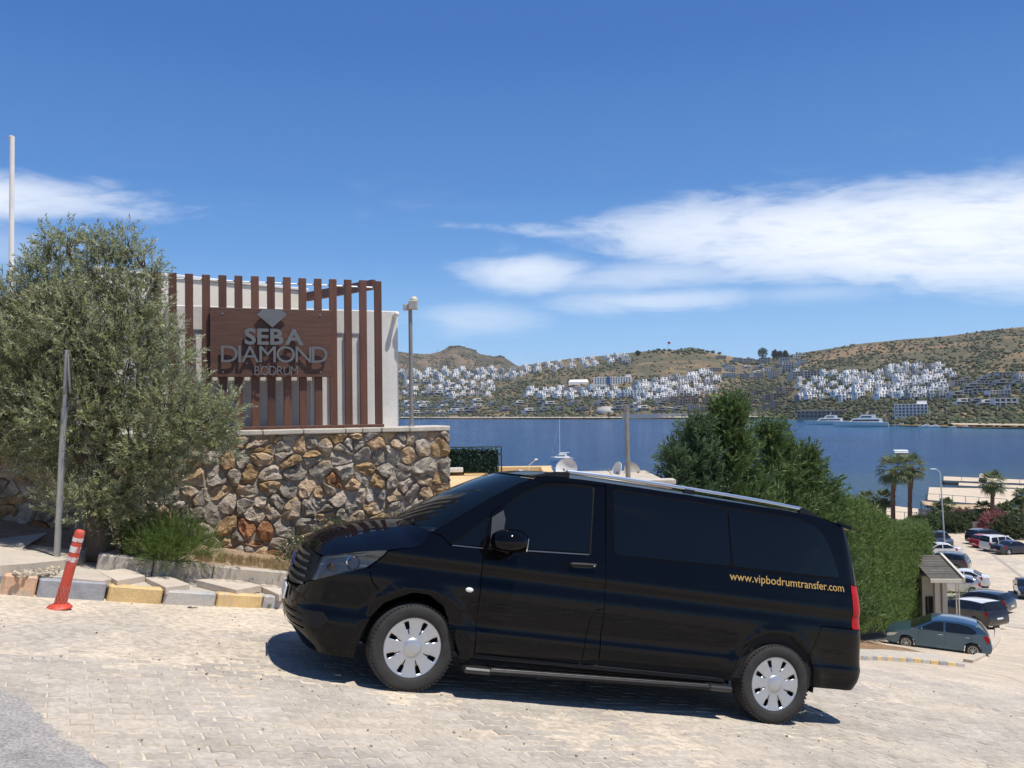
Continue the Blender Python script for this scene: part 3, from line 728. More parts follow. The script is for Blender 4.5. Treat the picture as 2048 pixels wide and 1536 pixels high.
# ================================================================== PANEL TOOLS FOR VEHICLES
def hline(poly, n=4):
    """light subdivision of long polygon edges so curved mapping stays smooth"""
    return poly
def panel(poly, fmap, us, zs, flip=False, normals=True, solid=0.0):
    """flat polygon in (u, z) -> sliced along grid lines -> mapped to 3-D; returns mesh data (verts, faces, normals)"""
    bm = bmesh.new(); f = bm.faces.new([bm.verts.new((a, 0, b)) for a, b in poly])
    bmesh.ops.triangulate(bm, faces=[f], ngon_method='EAR_CLIP')
    u0, u1 = min(p[0] for p in poly), max(p[0] for p in poly); z0, z1 = min(p[1] for p in poly), max(p[1] for p in poly)
    for u in us:
        if u0+1e-4 < u < u1-1e-4: bmesh.ops.bisect_plane(bm, geom=list(bm.verts)+list(bm.edges)+list(bm.faces), dist=1e-6, plane_co=(u, 0, 0), plane_no=(1, 0, 0))
    for z in zs:
        if z0+1e-4 < z < z1-1e-4: bmesh.ops.bisect_plane(bm, geom=list(bm.verts)+list(bm.edges)+list(bm.faces), dist=1e-6, plane_co=(0, 0, z), plane_no=(0, 0, 1))
    bm.verts.index_update(); V = []; N = []
    for v in bm.verts:
        u, z = v.co.x, v.co.z; p = Vector(fmap(u, z)); e = .004
        a = Vector(fmap(u+e, z))-Vector(fmap(u-e, z)); b = Vector(fmap(u, z+e))-Vector(fmap(u, z-e))
        V.append(p); nn = a.cross(b); N.append(nn.normalized() if nn.length > 1e-12 else Vector((0, -1, 0)))
    Fs = []
    for fc in bm.faces:
        idx = [v.index for v in fc.verts]; c = sum((V[i] for i in idx), Vector())/len(idx)
        gn_ = (V[idx[1]]-V[idx[0]]).cross(V[idx[2]]-V[idx[0]]); an = sum((N[i] for i in idx), Vector())
        if gn_.dot(an) < 0: idx.reverse()
        Fs.append(idx)
    bm.free()
    if flip:
        V = [Vector((v.x, -v.y, v.z)) for v in V]; N = [Vector((n.x, -n.y, n.z)) for n in N]; Fs = [f[::-1] for f in Fs]
    return V, Fs, N
def panel_obj(name, polys, fmap, us, zs, mat, parent, flip=False, extra=None):
    V, Fs, N = [], [], []
    for poly in polys:
        a, b, c = panel(poly, fmap, us, zs, flip); k = len(V); V += a; N += c; Fs += [[i+k for i in f] for f in b]
    if extra:
        a, b, c = extra; k = len(V); V += a; N += c; Fs += [[i+k for i in f] for f in b]
    me = bpy.data.meshes.new(name); me.from_pydata([tuple(v) for v in V], [], Fs); me.materials.append(mat)
    me.polygons.foreach_set('use_smooth', [True]*len(me.polygons))
    if len(me.polygons) == len(Fs): me.normals_split_custom_set_from_vertices([tuple(n) for n in N])
    return link(name, me, parent)
def grid_obj(name, fn, nu, nv, mat, parent, flip=False, thick=0.0):
    """surface fn(a, b), a and b in 0..1, with smooth normals"""
    vs = [fn(i/nu, j/nv) for j in range(nv+1) for i in range(nu+1)]
    fs = [(j*(nu+1)+i, j*(nu+1)+i+1, (j+1)*(nu+1)+i+1, (j+1)*(nu+1)+i) for j in range(nv) for i in range(nu)]
    mb = MB(); mb.add(vs, fs); return mb.build(name, mat, parent, True, None, 60)
def arc(cx, cz, r, a0, a1, n=14): return [(cx+r*math.cos(R(a0+(a1-a0)*i/n)), cz+r*math.sin(R(a0+(a1-a0)*i/n))) for i in range(n+1)]
def smooth_poly(pts, it=2):
    """Chaikin on a closed polygon"""
    for _ in range(it):
        o = []
        for i in range(len(pts)):
            a, b = pts[i], pts[(i+1) % len(pts)]
            o += [(a[0]*.75+b[0]*.25, a[1]*.75+b[1]*.25), (a[0]*.25+b[0]*.75, a[1]*.25+b[1]*.75)]
        pts = o
    return pts
def round_poly(pts, r=.03, n=4):
    """round every corner by radius-like distance r"""
    o = []; m = len(pts)
    for i in range(m):
        a, b, c = Vector(pts[i-1]), Vector(pts[i]), Vector(pts[(i+1) % m]); d1 = (a-b); d2 = (c-b)
        k1 = min(r, d1.length*.45); k2 = min(r, d2.length*.45); p, q = b+d1.normalized()*k1, b+d2.normalized()*k2
        for j in range(n+1):
            t = j/n; o.append(tuple(p*(1-t)**2 + b*2*t*(1-t) + q*t*t))
    return o

M_blk = pm('black_car_paint', (.0024, .0026, .0036), .30, var=0, coat=.48, spec=.0)
M_plb = pm('black_trim_plastic', (.008, .008, .009), .5, var=.15, scale=20, spec=.25)
M_rub = pm('tyre_rubber', (.028, .026, .024), .8, var=.25, scale=12, bump=.2, bscale=90)
M_hub = pm('silver_hubcap', (.52, .53, .54), .38, .75, var=.05, scale=10)
M_dark = pm('wheel_well_black', (.006, .006, .006), .9, var=0)
M_tint = glass('privacy_glass', (.003, .004, .005), .03, spec=.36)
M_seal = pm('window_rubber', (.006, .006, .006), .9, var=0, spec=.05)
M_wsg = glass('windscreen_glass', (.010, .016, .018), .02, .8)
M_lens = glass('headlamp_lens', (.12, .13, .14), .03, .88)
M_chr = pm('chrome', (.75, .76, .78), .12, 1.0, var=0)
M_alu = pm('anodised_rail', (.62, .66, .71), .30, 1.0, var=.03)
M_redl = pm('red_tail_lens', (.34, .008, .010), .35, var=.15, scale=20, spec=.15)
M_orl = pm('amber_lens', (.55, .16, .02), .2, var=0)
M_whl = pm('white_lens', (.78, .78, .74), .25, var=0)
M_trim = pm('dull_window_trim', (.22, .22, .23), .35, .8, var=0)
M_grb = pm('satin_grille_bar', (.16, .16, .17), .25, .7, var=0)
M_gold = pm('gold_vinyl_lettering', (.40, .26, .075), .45, var=.05)
M_plate = pm('number_plate', (.70, .70, .68), .5, var=.05)
M_bluep = pm('blue_plate_strip', (.03, .06, .35), .5, var=0)

def wheel(parent, loc, rad, wid, cap_mat, slots=8, side=-1, kind='cap', steer=0.0, detail=True, rw=.70):
    """wheel about local Y; outer face towards side*Y. parts: tyre, rim"""
    we = empty('wheel', loc, steer); we.parent = parent
    n = 48 if detail else 24; rr = rad*rw
    Mx = Matrix.Rotation(R(90 if side < 0 else -90), 4, 'X')      # +Z -> outward
    h = wid/2; mb = MB()
    mb.lathe([(rr*.90, -h*.8), (rr, -h*.92), (rad*.90, -h), (rad*.975, -h*.86), (rad, -h*.6), (rad, h*.6), (rad*.975, h*.86), (rad*.93, h*.97), (rad*.86, h), (rr*1.06, h*.97), (rr*1.01, h*.90), (rr*.97, h*.80)], n, Mx)
    if detail:
        for k in range(64):
            a = 2*math.pi*k/64
            rot = Matrix.Rotation(a, 3, 'Z'); c = rot @ Vector((rad*.978, 0, h*.84))
            b0 = len(mb.v); mb.box(c, (.010, rad*.052, .022), rot); mb.v[b0:] = [tuple(Mx @ Vector(v)) for v in mb.v[b0:]]
    mb.build('tyre', M_rub, we, True, None, 50)
    # rim / hubcap as a polar sheet with openings
    ns = slots*12; rings = [0, .10, .20, .27, .30, .43, .50, .62, .75, .88, .95, 1.0]
    prof = [.86, .87, .86, .80, .74, .735, .735, .75, .76, .77, .80, .70] if kind == 'cap' else [.70, .70, .66, .62, .58, .58, .60, .64, .70, .76, .82, .72]
    vs = []; fs = []
    for r_, z_ in zip(rings, prof):
        for k in range(ns):
            a = 2*math.pi*(k+.5)/ns; vs.append(Mx @ Vector((rr*r_*math.cos(a), rr*r_*math.sin(a), h*z_)))
    for i in range(len(rings)-1):
        rm = (rings[i]+rings[i+1])/2
        for k in range(ns):
            ph = (k % 12)
            if kind == 'cap': op = .43 < rm < .86 and (ph in ((4, 5, 6) if rm > .56 else (5,)))
            else: op = .33 < rm < .87 and ph not in ((0, 1, 6, 7) if rm > .6 else (0, 1, 2, 5, 6, 7))
            if not op: fs.append((i*ns+k, i*ns+(k+1) % ns, (i+1)*ns+(k+1) % ns, (i+1)*ns+k))
    mb = MB(); mb.add(vs, fs); rim = mb.build('hubcap' if kind == 'cap' else 'alloy_rim', cap_mat, we, True, None, 40)
    md = rim.modifiers.new('solid', 'SOLIDIFY'); md.thickness = .012 if kind == 'cap' else .03; md.offset = 0
    mb = MB(); mb.lathe([(0, h*.30), (rr*.55, h*.32), (rr*.97, h*.40), (rr*.99, h*.66)], 32 if detail else 20, Mx); mb.build('brake_disc', M_dark, we, True)
    if detail and kind == 'cap':
        mb = MB(); mb.lathe([(rr*.155, h*.865), (rr*.165, h*.90), (rr*.185, h*.90), (rr*.195, h*.85)], 32, Mx)
        for k in range(3):
            a = R(90+120*k); c, s = math.cos(a), math.sin(a); w_ = rr*.018
            mb.prism([(rr*.15*c, rr*.15*s), (-w_*s, w_*c), (-w_*c*.5, -w_*s*.5), (w_*s, -w_*c)], h*.872, h*.885, Mx)
        mb.build('emblem', M_hub, we, True)
    return we

# ================================================================== THE BLACK VAN
vt = Vector((.94650249, .26572603, -.18309207)); vu = Vector((.15819107, .11245471, .98098396)); vl = Vector((-.28126254, .95746729, -.06440317))
VO = Vector((-1.11672219, 7.45288471, -.67427859))
VAN = empty('black_van', mat=Matrix.Translation(VO) @ Matrix((vt, vl, vu)).transposed().to_4x4())
tag(VAN, 'glossy black passenger van with tinted windows and gold website lettering', 'van')
Wz = pchip([(.15, .90), (.2, .930), (.3, .952), (.45, .966), (.50, .966), (.545, .953), (.58, .952), (.70, .965), (.80, .972), (.845, .970), (.93, .950), (.955, .949), (.99, .961), (1.02, .963), (1.1, .947), (1.2, .924), (1.4, .880), (1.6, .836), (1.75, .798), (1.82, .762), (1.9, .70)])
xf = pchip([(.15, -.78), (.2, -.80), (.28, -.865), (.39, -.955), (.465, -.972), (.6, -.968), (.7, -.957), (.82, -.932), (.93, -.888), (1.0, -.85), (1.2, -.74)])
xr = pchip([(.25, 4.08), (.33, 4.16), (.40, 4.22), (.50, 4.245), (.70, 4.215), (.92, 4.18), (1.15, 4.155), (1.40, 4.11), (1.62, 4.045), (1.76, 3.99), (1.85, 3.92)])
U0, U1, UE, UR = -.45, 3.84, .85, .75
def taper(x):
    t = 0
    if x < .35: t += .055*((.35-x)/.8)**2
    if x > 3.1: t += .028*((x-3.1)/.65)**2
    return t
def half(x, z):
    b = Wz(z) - taper(x)*(1 if z < 1.2 else 1.15)
    for cx in (0, 3.2):                                   # wheel-arch lips
        r = math.hypot(x-cx, z-.33); b += .016*math.exp(-((r-.445)/.045)**2)
    return b
def vmap(u, z, off=0.0):
    if u >= U0 and u <= U1: return Vector((u, -(half(u, z)+off), z))
    if u < U0:
        ph = min(1, (U0-u)/UE)*math.pi/2; e = .72; xn = xf(z); X = U0-(U0-xn)*(math.sin(ph)**e if ph > 0 else 0)
        return Vector((X - off*math.sin(ph), -(half(U0, z)*max(0, math.cos(ph))**e + off*math.cos(ph)), z))
    ph = min(1, (u-U1)/UR)*math.pi/2; e = .34; xn = xr(z); X = U1+(xn-U1)*math.sin(ph)**.6
    return Vector((X + off*math.sin(ph), -(half(U1, z)*max(0, math.cos(ph))**e + off*math.cos(ph)), z))
def u_of(x, z):
    """side-view x -> u on the nose or tail corner"""
    if x < U0:
        q = min(1, (U0-x)/(U0-xf(z)))**(1/.72); return U0-UE*math.asin(q)/(math.pi/2)
    if x > U1:
        q = min(1, (x-U1)/(xr(z)-U1))**(1/.6); return U1+UR*math.asin(q)/(math.pi/2)
    return x
US = sorted(set([round(U0-UE*i/12, 4) for i in range(13)] + [round(-.45+.07*i, 4) for i in range(60)] + [round(U1+UR*i/12, 4) for i in range(13)]))
ZS = [.2, .25, .3, .35, .4, .44, .47, .5, .52, .545, .565, .6, .65, .7, .75, .8, .83, .86, .89, .92, .94, .955, .975, .99, 1.005, 1.02, 1.04, 1.07, 1.1, 1.15, 1.2, 1.26, 1.32, 1.38, 1.44, 1.5, 1.56, 1.62, 1.68, 1.72, 1.76, 1.79, 1.82]
FA = [(-.425, .21), (-.418, .30), (-.395, .42), (-.345, .535), (-.27, .64), (-.17, .715), (-.05, .752), (.07, .748), (.18, .703), (.27, .620), (.335, .52), (.375, .40), (.40, .30)]
RA = [(2.765, .36), (2.80, .50), (2.86, .61), (2.95, .70), (3.06, .755), (3.19, .768), (3.31, .748), (3.43, .69), (3.52, .60), (3.575, .50), (3.60, .38), (3.60, .335)]
def U(pts): return [(u_of(x, z), z) for x, z in pts]
nose = lambda z0, z1, n=8: [(U0-UE, z0+(z1-z0)*i/n) for i in range(n+1)]
bump_poly = U([(-.425, .21)]) + [(U0-.35, .215)] + nose(.205, .62) + U([(-.90, .66), (-.845, .712), (-.76, .748), (-.686, .783), (-.55, .838), (-.425, .893), (-.415, .86), (-.385, .79), (-.33, .735), (-.255, .692)]) + [(-.27, .64), (-.345, .535), (-.395, .42), (-.418, .30)]
head_poly = U([(-.840, .722), (-.815, .80), (-.775, .918), (-.69, .948), (-.56, .985), (-.43, 1.013), (-.30, 1.037), (-.35, .965), (-.425, .900), (-.55, .845), (-.686, .790), (-.76, .755)])
gril_poly = nose(.63, .93) + U([(-.872, .945), (-.79, .915), (-.825, .80), (-.850, .72), (-.90, .67)])
fend_poly = [(-.25, .692), (-.325, .74), (-.378, .795), (-.408, .865), (-.415, .895), (-.34, .965), (-.292, 1.034), (-.20, 1.062), (-.07, 1.090), (-.03, 1.125), (.0, 1.18), (.022, 1.216), (.10, 1.20), (.175, 1.137), (.447, 1.143), (.447, 1.13), (.463, .83), (.467, .626), (.489, .335), (.45, .285), (.40, .28)] + FA[:2:-1][1:-1]
pill_poly = [(.026, 1.224), (.105, 1.206), (.18, 1.145), (.455, 1.150), (.478, 1.41), (.50, 1.452), (.79, 1.70), (.90, 1.748), (1.02, 1.772), (1.474, 1.796), (1.474, 1.822), (1.02, 1.808), (.88, 1.785), (.70, 1.705), (.50, 1.575), (.30, 1.43), (.12, 1.295)]
door_poly = [(.455, 1.137), (.472, .83), (.476, .626), (.499, .345), (1.390, .371), (1.398, .45), (1.416, .70), (1.432, .752), (1.462, .781), (1.529, .800), (1.498, 1.207), (1.474, 1.790), (1.02, 1.766), (.90, 1.742), (.795, 1.694), (.504, 1.446), (.484, 1.405)]
flap_poly = [(1.397, .371), (1.404, .45), (1.422, .70), (1.437, .748), (1.465, .775), (1.529, .794), (1.537, .393)]
rear_poly = [(1.547, .393), (1.539, .80), (1.508, 1.207), (1.484, 1.823), (2.2, 1.832), (3.0, 1.834), (3.55, 1.828), (3.70, 1.812)] + U([(3.87, 1.765), (3.90, 1.70), (3.925, 1.6), (3.945, 1.40), (3.95, 1.25), (3.955, 1.05), (3.96, .875)]) + [(3.62, .868), (3.60, .80), (3.555, .67)] + [(3.52, .60), (3.43, .69), (3.31, .748), (3.19, .768), (3.06, .755), (2.95, .70), (2.86, .61), (2.80, .50), (2.765, .395)]
rbump_poly = [(3.60, .335), (3.60, .38), (3.575, .50), (3.53, .605), (3.565, .67), (3.606, .795), (3.626, .861)] + [(U1+UR*i/6, .861) for i in range(1, 7)] + [(U1+UR, .6), (U1+UR, .33)] + [(U1+UR*i/6, .33) for i in range(5, 0, -1)]
tail_poly = U([(3.965, .868), (3.960, 1.05), (3.955, 1.25), (4.09, 1.235), (4.12, 1.0), (4.13, .868)])
gate_poly = U([(3.907, 1.70), (3.932, 1.6), (3.952, 1.40), (3.956, 1.255), (4.095, 1.240)]) + U([(4.125, 1.0), (4.135, .868)]) + [(U1+UR*.95, .868), (U1+UR, .868), (U1+UR, 1.2), (U1+UR, 1.6), (U1+UR, 1.765)] + U([(3.95, 1.765), (3.875, 1.77)])
wf_poly = round_poly([(.586, 1.478), (.69, 1.585), (.78, 1.648), (.88, 1.696), (1.0, 1.728), (1.18, 1.750), (1.358, 1.757), (1.351, 1.226), (.80, 1.190), (.50, 1.172)], .03)
wq_poly = round_poly([(.20, 1.152), (.447, 1.165), (.462, 1.395)], .02)
ws_poly = round_poly([(1.552, 1.770), (2.646, 1.772), (2.688, 1.276), (1.582, 1.238)], .045)
wr_poly = round_poly([(2.662, 1.770), (3.40, 1.767), (3.56, 1.735), (3.66, 1.672), (3.735, 1.56), (3.79, 1.42), (3.832, 1.300), (2.704, 1.276)], .03)
for flip in (False, True):
    pb = lambda n, polys, m, off=0.0, par=VAN: panel_obj(n, polys, (lambda u, z, o=off: vmap(u, z, o)), US, ZS, m, par, flip)
    pb('front_bumper', [bump_poly], M_blk)
    gr = pb('grille', [gril_poly], M_plb, -.012)
    hl = pb('headlight', [head_poly], M_lens, .002)
    pb('lamp_housing', [head_poly], pm('lamp_housing_grey', (.22, .23, .24), .3, .4, var=0) if not flip else MATS['lamp_housing_grey'], -.035, hl)
    pb('front_fender', [fend_poly], M_blk)
    pb('windscreen_pillar', [pill_poly], M_blk)
    pb('cowl_corner', [[(-.04, 1.10), (.06, 1.16), (.14, 1.20), (.12, 1.285), (.0, 1.215)]], M_blk, -.012)
    d_ = pb('front_door', [door_poly], M_blk)
    pb('fuel_flap', [flap_poly], M_blk)
    pb('rear_side_panel', [rear_poly], M_blk)
    pb('rear_bumper', [rbump_poly], M_blk)
    pb('tail_light', [tail_poly], M_redl, .004)
    pb('tailgate', [gate_poly], M_blk)
    for nm, poly, seal in (('door_window', wf_poly, .022), ('quarter_window', wq_poly, .014), ('side_window', ws_poly, .012), ('rear_side_window', wr_poly, .012)):
        cx = sum(p[0] for p in poly)/len(poly); cz = sum(p[1] for p in poly)/len(poly)
        sx = max(p[0] for p in poly)-cx; szz = max(p[1] for p in poly)-cz
        big = [(cx+(p[0]-cx)*(1+seal/sx), cz+(p[1]-cz)*(1+seal/szz)) for p in poly]
        wn = pb(nm, [poly], M_tint, .0045); pb('window_seal', [big], M_seal, .0022, wn)
    if not flip:
        # bright strip under the front windows
        pb('window_trim', [[(.19, 1.139), (.447, 1.147), (.447, 1.153), (.20, 1.146)]], M_trim, .006)
        pb('window_trim', [[(.62, 1.160), (1.352, 1.207), (1.352, 1.215), (.62, 1.168)]], M_trim, .006)
        pb('window_trim', [[(1.356, 1.21), (1.368, 1.21), (1.374, 1.765), (1.362, 1.765)]], M_plb, .006)
# dark shell behind the panels so every gap reads black
core = [(-.42, .25)] + [(x*1.0, z+.0) for x, z in FA] + [(.45, .26), (2.74, .32)] + RA + [(4.0, .36), (3.98, .86), (3.93, 1.4), (3.86, 1.74), (1.0, 1.79), (.72, 1.69), (.05, 1.2), (-.05, 1.07), (-.27, 1.0), (-.44, .86), (-.70, .745), (-.88, .66), (-.92, .55), (-.90, .38), (-.80, .23)]
for flip in (False, True):
    panel_obj('inner_body', [U(core)], lambda u, z: vmap(u, z, -.022), US[::2], ZS[::3], M_dark, VAN, flip)
# roof, bonnet, windscreen
zt = pchip([(.88, 1.788), (1.02, 1.808), (1.48, 1.824), (2.2, 1.832), (3.0, 1.834), (3.55, 1.828), (3.72, 1.812), (3.87, 1.772), (3.90, 1.72)])
def roof_fn(a, b):
    x = .70 + (3.97-.70)*a; y = -1 + 2*b; xe = max(.88, min(x, 3.87)); ze = zt(xe); hw = half(min(xe, U1), ze)
    yy = abs(y); q = 1-yy**2.4; cen = pchip([(.70, 1.79), (1.0, 1.855), (1.5, 1.884), (2.5, 1.890), (3.5, 1.880), (3.75, 1.850), (3.97, 1.780)])(x)
    xx = xe + (x-xe)*q
    return Vector((xx, hw*y, ze + (cen-ze)*q))
grid_obj('roof', roof_fn, 48, 24, M_blk, VAN)
hc = pchip([(-.885, .945), (-.86, .99), (-.82, 1.037), (-.705, 1.106), (-.506, 1.178), (-.30, 1.235), (-.13, 1.268)])
he = pchip([(-.87, .948), (-.77, .928), (-.557, .993), (-.30, 1.043), (-.2, 1.068), (-.07, 1.096), (-.03, 1.13), (.0, 1.185), (.022, 1.220)])
def hood_fn(a, b):
    y = -1+2*b; yy = abs(y); xe = -.80 + (.022+.80)*a; xc = -.885 + (-.13+.885)*a
    ze = he(xe); e = vmap(u_of(xe, ze), ze); k = 1-yy**2.2
    return Vector((xe + (xc-xe)*(1-yy**2), abs(e.y)*y, ze + (hc(xc)-ze)*(1-yy**2.0)))
grid_obj('bonnet', hood_fn, 26, 28, M_blk, VAN)
def ws_fn(a, b):
    y = -1+2*b; yy = abs(y); k = 1-yy**2
    e0 = vmap(.05, 1.235); e1 = vmap(.86, 1.775); ex_, ey_, ez_ = e0.x+(e1.x-e0.x)*a, abs(e0.y+(e1.y-e0.y)*a), e0.z+(e1.z-e0.z)*a
    ez_ += .03*math.sin(math.pi*a); cx_, cz_ = -.13+(.71+.13)*a, 1.262+(1.79-1.262)*a + .035*math.sin(math.pi*a)
    return Vector((ex_+(cx_-ex_)*k, (ey_+.004)*y, ez_+(cz_-ez_)*k))
grid_obj('windscreen', ws_fn, 14, 20, M_wsg, VAN)
mb = MB(); mb.add([(.06, -.70, 1.19), (.06, .70, 1.19), (.62, .72, 1.20), (.62, -.72, 1.20)], [(0, 1, 2, 3)]); mb.build('dashboard', pm('dash', (.42, .43, .38), .7, var=.1), VAN)
mb = MB()
for y0 in (-.55, .1):
    mb.tube([(-.08, y0, 1.262), (-.02, y0+.30, 1.30), (.02, y0+.55, 1.322)], [.012, .008, .006], 6)
mb.build('wiper', M_plb, VAN, True)
grid_obj('cowl', lambda a, b: hood_fn(1.0, .02+.96*b).lerp(ws_fn(0.0, .02+.96*b), a*1.25-.1) + Vector((0, 0, -.006)), 3, 20, M_plb, VAN)
# underbody, wheel wells
mb = MB(); mb.box((1.6, 0, .30), (2.2, 1.5, .12)); mb.box((1.5, 0, .42), (4.6, 1.1, .2)); mb.build('underbody', M_dark, VAN)
for cx in (0, 3.2):
    for s in (-1, 1):
        mb = MB(); Mx = Matrix.Translation((cx, s*.62, .34)) @ Matrix.Rotation(R(90), 4, 'X')
        q_ = [Vector((.425*math.cos(R(-8+196*k/24)), 0, .425*math.sin(R(-8+196*k/24)))) for k in range(25)]; mb.add([v + Vector((cx, s*.32, .34)) for v in q_] + [v + Vector((cx, s*.92, .34)) for v in q_], [(k, k+1, 26+k, 25+k) for k in range(24)] + [tuple(range(25))]); mb.build('wheel_arch_liner', M_dark, VAN)
wheel(VAN, (0, -.852, .334), .334, .205, M_hub, 8, -1, 'cap', R(4)); wheel(VAN, (3.2, -.880, .334), .334, .205, M_hub, 8, -1, 'cap')
wheel(VAN, (0, .852, .334), .334, .205, M_hub, 8, 1, 'cap', R(4)); wheel(VAN, (3.2, .880, .334), .334, .205, M_hub, 8, 1, 'cap')
# sill + running board
for s in (-1, 1):
    mb = MB(); mb.bbox((1.58, s*.90, .318), (2.30, .09, .055), .012); mb.build('sill', M_plb, VAN)
    mb = MB(); mb.bbox((1.585, s*.960, .245), (2.22, .16, .036), .012, Matrix.Rotation(R(-1.1), 3, 'Y')); rb = mb.build('running_board', M_plb, VAN)
    for x in (.52, 2.64):
        mb = MB(); mb.bbox((x, s*.967, .245-(x-1.585)*-.0192), (.22, .168, .044), .014)
        mb.build('end_cap', pm('ribbed_rubber', (.02, .02, .02), .35) if 'ribbed_rubber' not in MATS else MATS['ribbed_rubber'], rb)
    mb = MB(); mb.bbox((1.585, s*1.005, .264), (1.9, .02, .006), .002, Matrix.Rotation(R(-1.1), 3, 'Y')); mb.build('tread_strip', pm('worn_tread', (.10, .10, .105), .4, .5, var=.3, scale=15) if 'worn_tread' not in MATS else MATS['worn_tread'], rb)
# roof rails
for s in (-1, 1):
    y = s*.72; path = [(1.14, y, 1.868), (1.6, y, 1.884), (2.3, y, 1.889), (3.0, y, 1.886), (3.46, y, 1.872)]
    mb = MB(); bm_pts = catmull([Vector(p) for p in path], 6); mb.tube(bm_pts, .0165, 10); rl = mb.build('roof_rail', M_alu, VAN, True)
    for x0, x1, h0 in ((.80, 1.16, 1), (3.66, 3.44, 1)):
        mb = MB(); pts = []
        for t in np.linspace(0, 1, 8):
            x = x0+(x1-x0)*t; zb = zt(max(.9, min(3.75, x)))-.01; ztop = zb + (.008+ .052*math.sin(t*math.pi/2))
            pts.append((x, zb, ztop))
        vs = []
        for x, zb, zq in pts: vs += [(x, y-.022, zb), (x, y+.022, zb), (x, y+.016, zq), (x, y-.016, zq)]
        fs = [(i*4+k, i*4+(k+1) % 4, (i+1)*4+(k+1) % 4, (i+1)*4+k) for i in range(7) for k in range(4)] + [(0, 1, 2, 3), (28, 29, 30, 31)]
        mb.add(vs, fs); mb.build('rail_foot', M_plb, rl, True)
    mb = MB(); mb.box((2.3, y, 1.87), (.10, .03, .05)); mb.build('rail_foot', M_plb, rl)
# spoiler
mb = MB(); mb.bbox((3.97, 0, 1.775), (.17, 1.42, .035), .014, Matrix.Rotation(R(8), 3, 'Y')); mb.build('spoiler', M_blk, VAN, True)
# mirrors
for s in (-1, 1):
    mt = MB(); mt.sph((0, 0, 0), 1, 20, 12, (.158, .135, .098), rot=Matrix.Rotation(R(-7), 3, 'Y'))
    vs = []
    for v in mt.v:
        x, y, z = v; x = max(-.14, min(.150, x*1.05)); vs.append((x+.612, s*(1.085)+y, 1.238+max(-.075, z) + .0*x))
    mt.v = vs; mr = mt.build('door_mirror', M_blk, VAN, True, None, 50)
    mb = MB(); mb.box((.58, s*.985, 1.165), (.11, .10, .035), Matrix.Rotation(R(10), 3, 'Y')); mb.build('mirror_stalk', M_plb, mr)
    mb = MB(); mb.bbox((.738, s*1.085, 1.232), (.012, .18, .105), .005); mb.build('mirror_glass', M_chr, mr)
    fl_ = s > 0
    panel_obj('mirror_patch', [[(.500, 1.175), (.590, 1.182), (.612, 1.40), (.585, 1.47), (.497, 1.40)]], lambda u, z: vmap(u, z, .008), US, ZS, pm('dark_grey_plastic', (.045, .045, .05), .5) if s < 0 else MATS['dark_grey_plastic'], mr, fl_)
# door handles: recessed cup, grip, lock
for s in (-1, 1):
    for hx in ((1.30,)):
        cup = panel_obj('door_handle', [smooth_poly([(hx-.115, 1.09), (hx+.115, 1.105), (hx+.12, 1.15), (hx-.11, 1.137)], 2)], lambda u, z: vmap(u, z, .002), US, ZS, M_dark, VAN, s > 0)
        mb = MB(); mb.bbox((hx, s*.972, 1.124), (.235, .022, .030), .009, Matrix.Rotation(R(-4), 3, 'Y')); mb.build('grip', M_plb, cup, True)
        mb = MB(); mb.sph((hx+.088, s*.986, 1.130), .009, 8, 5); mb.build('lock', M_chr, cup, True)
    mb = MB(); q_ = vmap(.378, .820, .0); mb.sph((.378, -s*q_.y, .820), 1, 14, 8, (.032, .012, .019)); mb.build('side_indicator', M_whl, VAN, True)
# headlamp innards
for s in (-1, 1):
    mb = MB(); Mx = Matrix.Translation((-.545, -s*vmap(u_of(-.545, .91), .91, -.030).y, .91)) @ Matrix.Rotation(R(90 if s < 0 else -90), 4, 'X')
    mb.lathe([(0, -.04), (.03, -.03), (.05, .0), (.055, .02), (.045, .03)], 18, Mx); mb.build('reflector_bowl', M_chr, VAN, True)
    mb = MB(); mb.lathe([(0, -.02), (.03, .0), (.035, .02)], 14, Matrix.Translation((-.70, -s*vmap(u_of(-.70, .85), .85, -.030).y, .85)) @ Matrix.Rotation(R(90 if s < 0 else -90), 4, 'X')); mb.build('reflector_bowl', M_chr, VAN, True)
    mb = MB(); mb.tube([(-.69, -s*vmap(u_of(-.69, .84), .84, -.012).y, .83), (-.69, -s*vmap(u_of(-.69, .86), .86, -.012).y, .875)], [.010, .008], 8); mb.build('amber_bulb', M_orl, VAN, True)
    mb = MB(); mb.tube([(lambda q: (q.x, q.y*-s, q.z))(vmap(u_of(x_, z_), z_, -.02)) for x_, z_ in ((-.74, .915), (-.60, .955), (-.46, .985))], .006, 6); mb.build('daytime_light', M_whl, VAN, True)
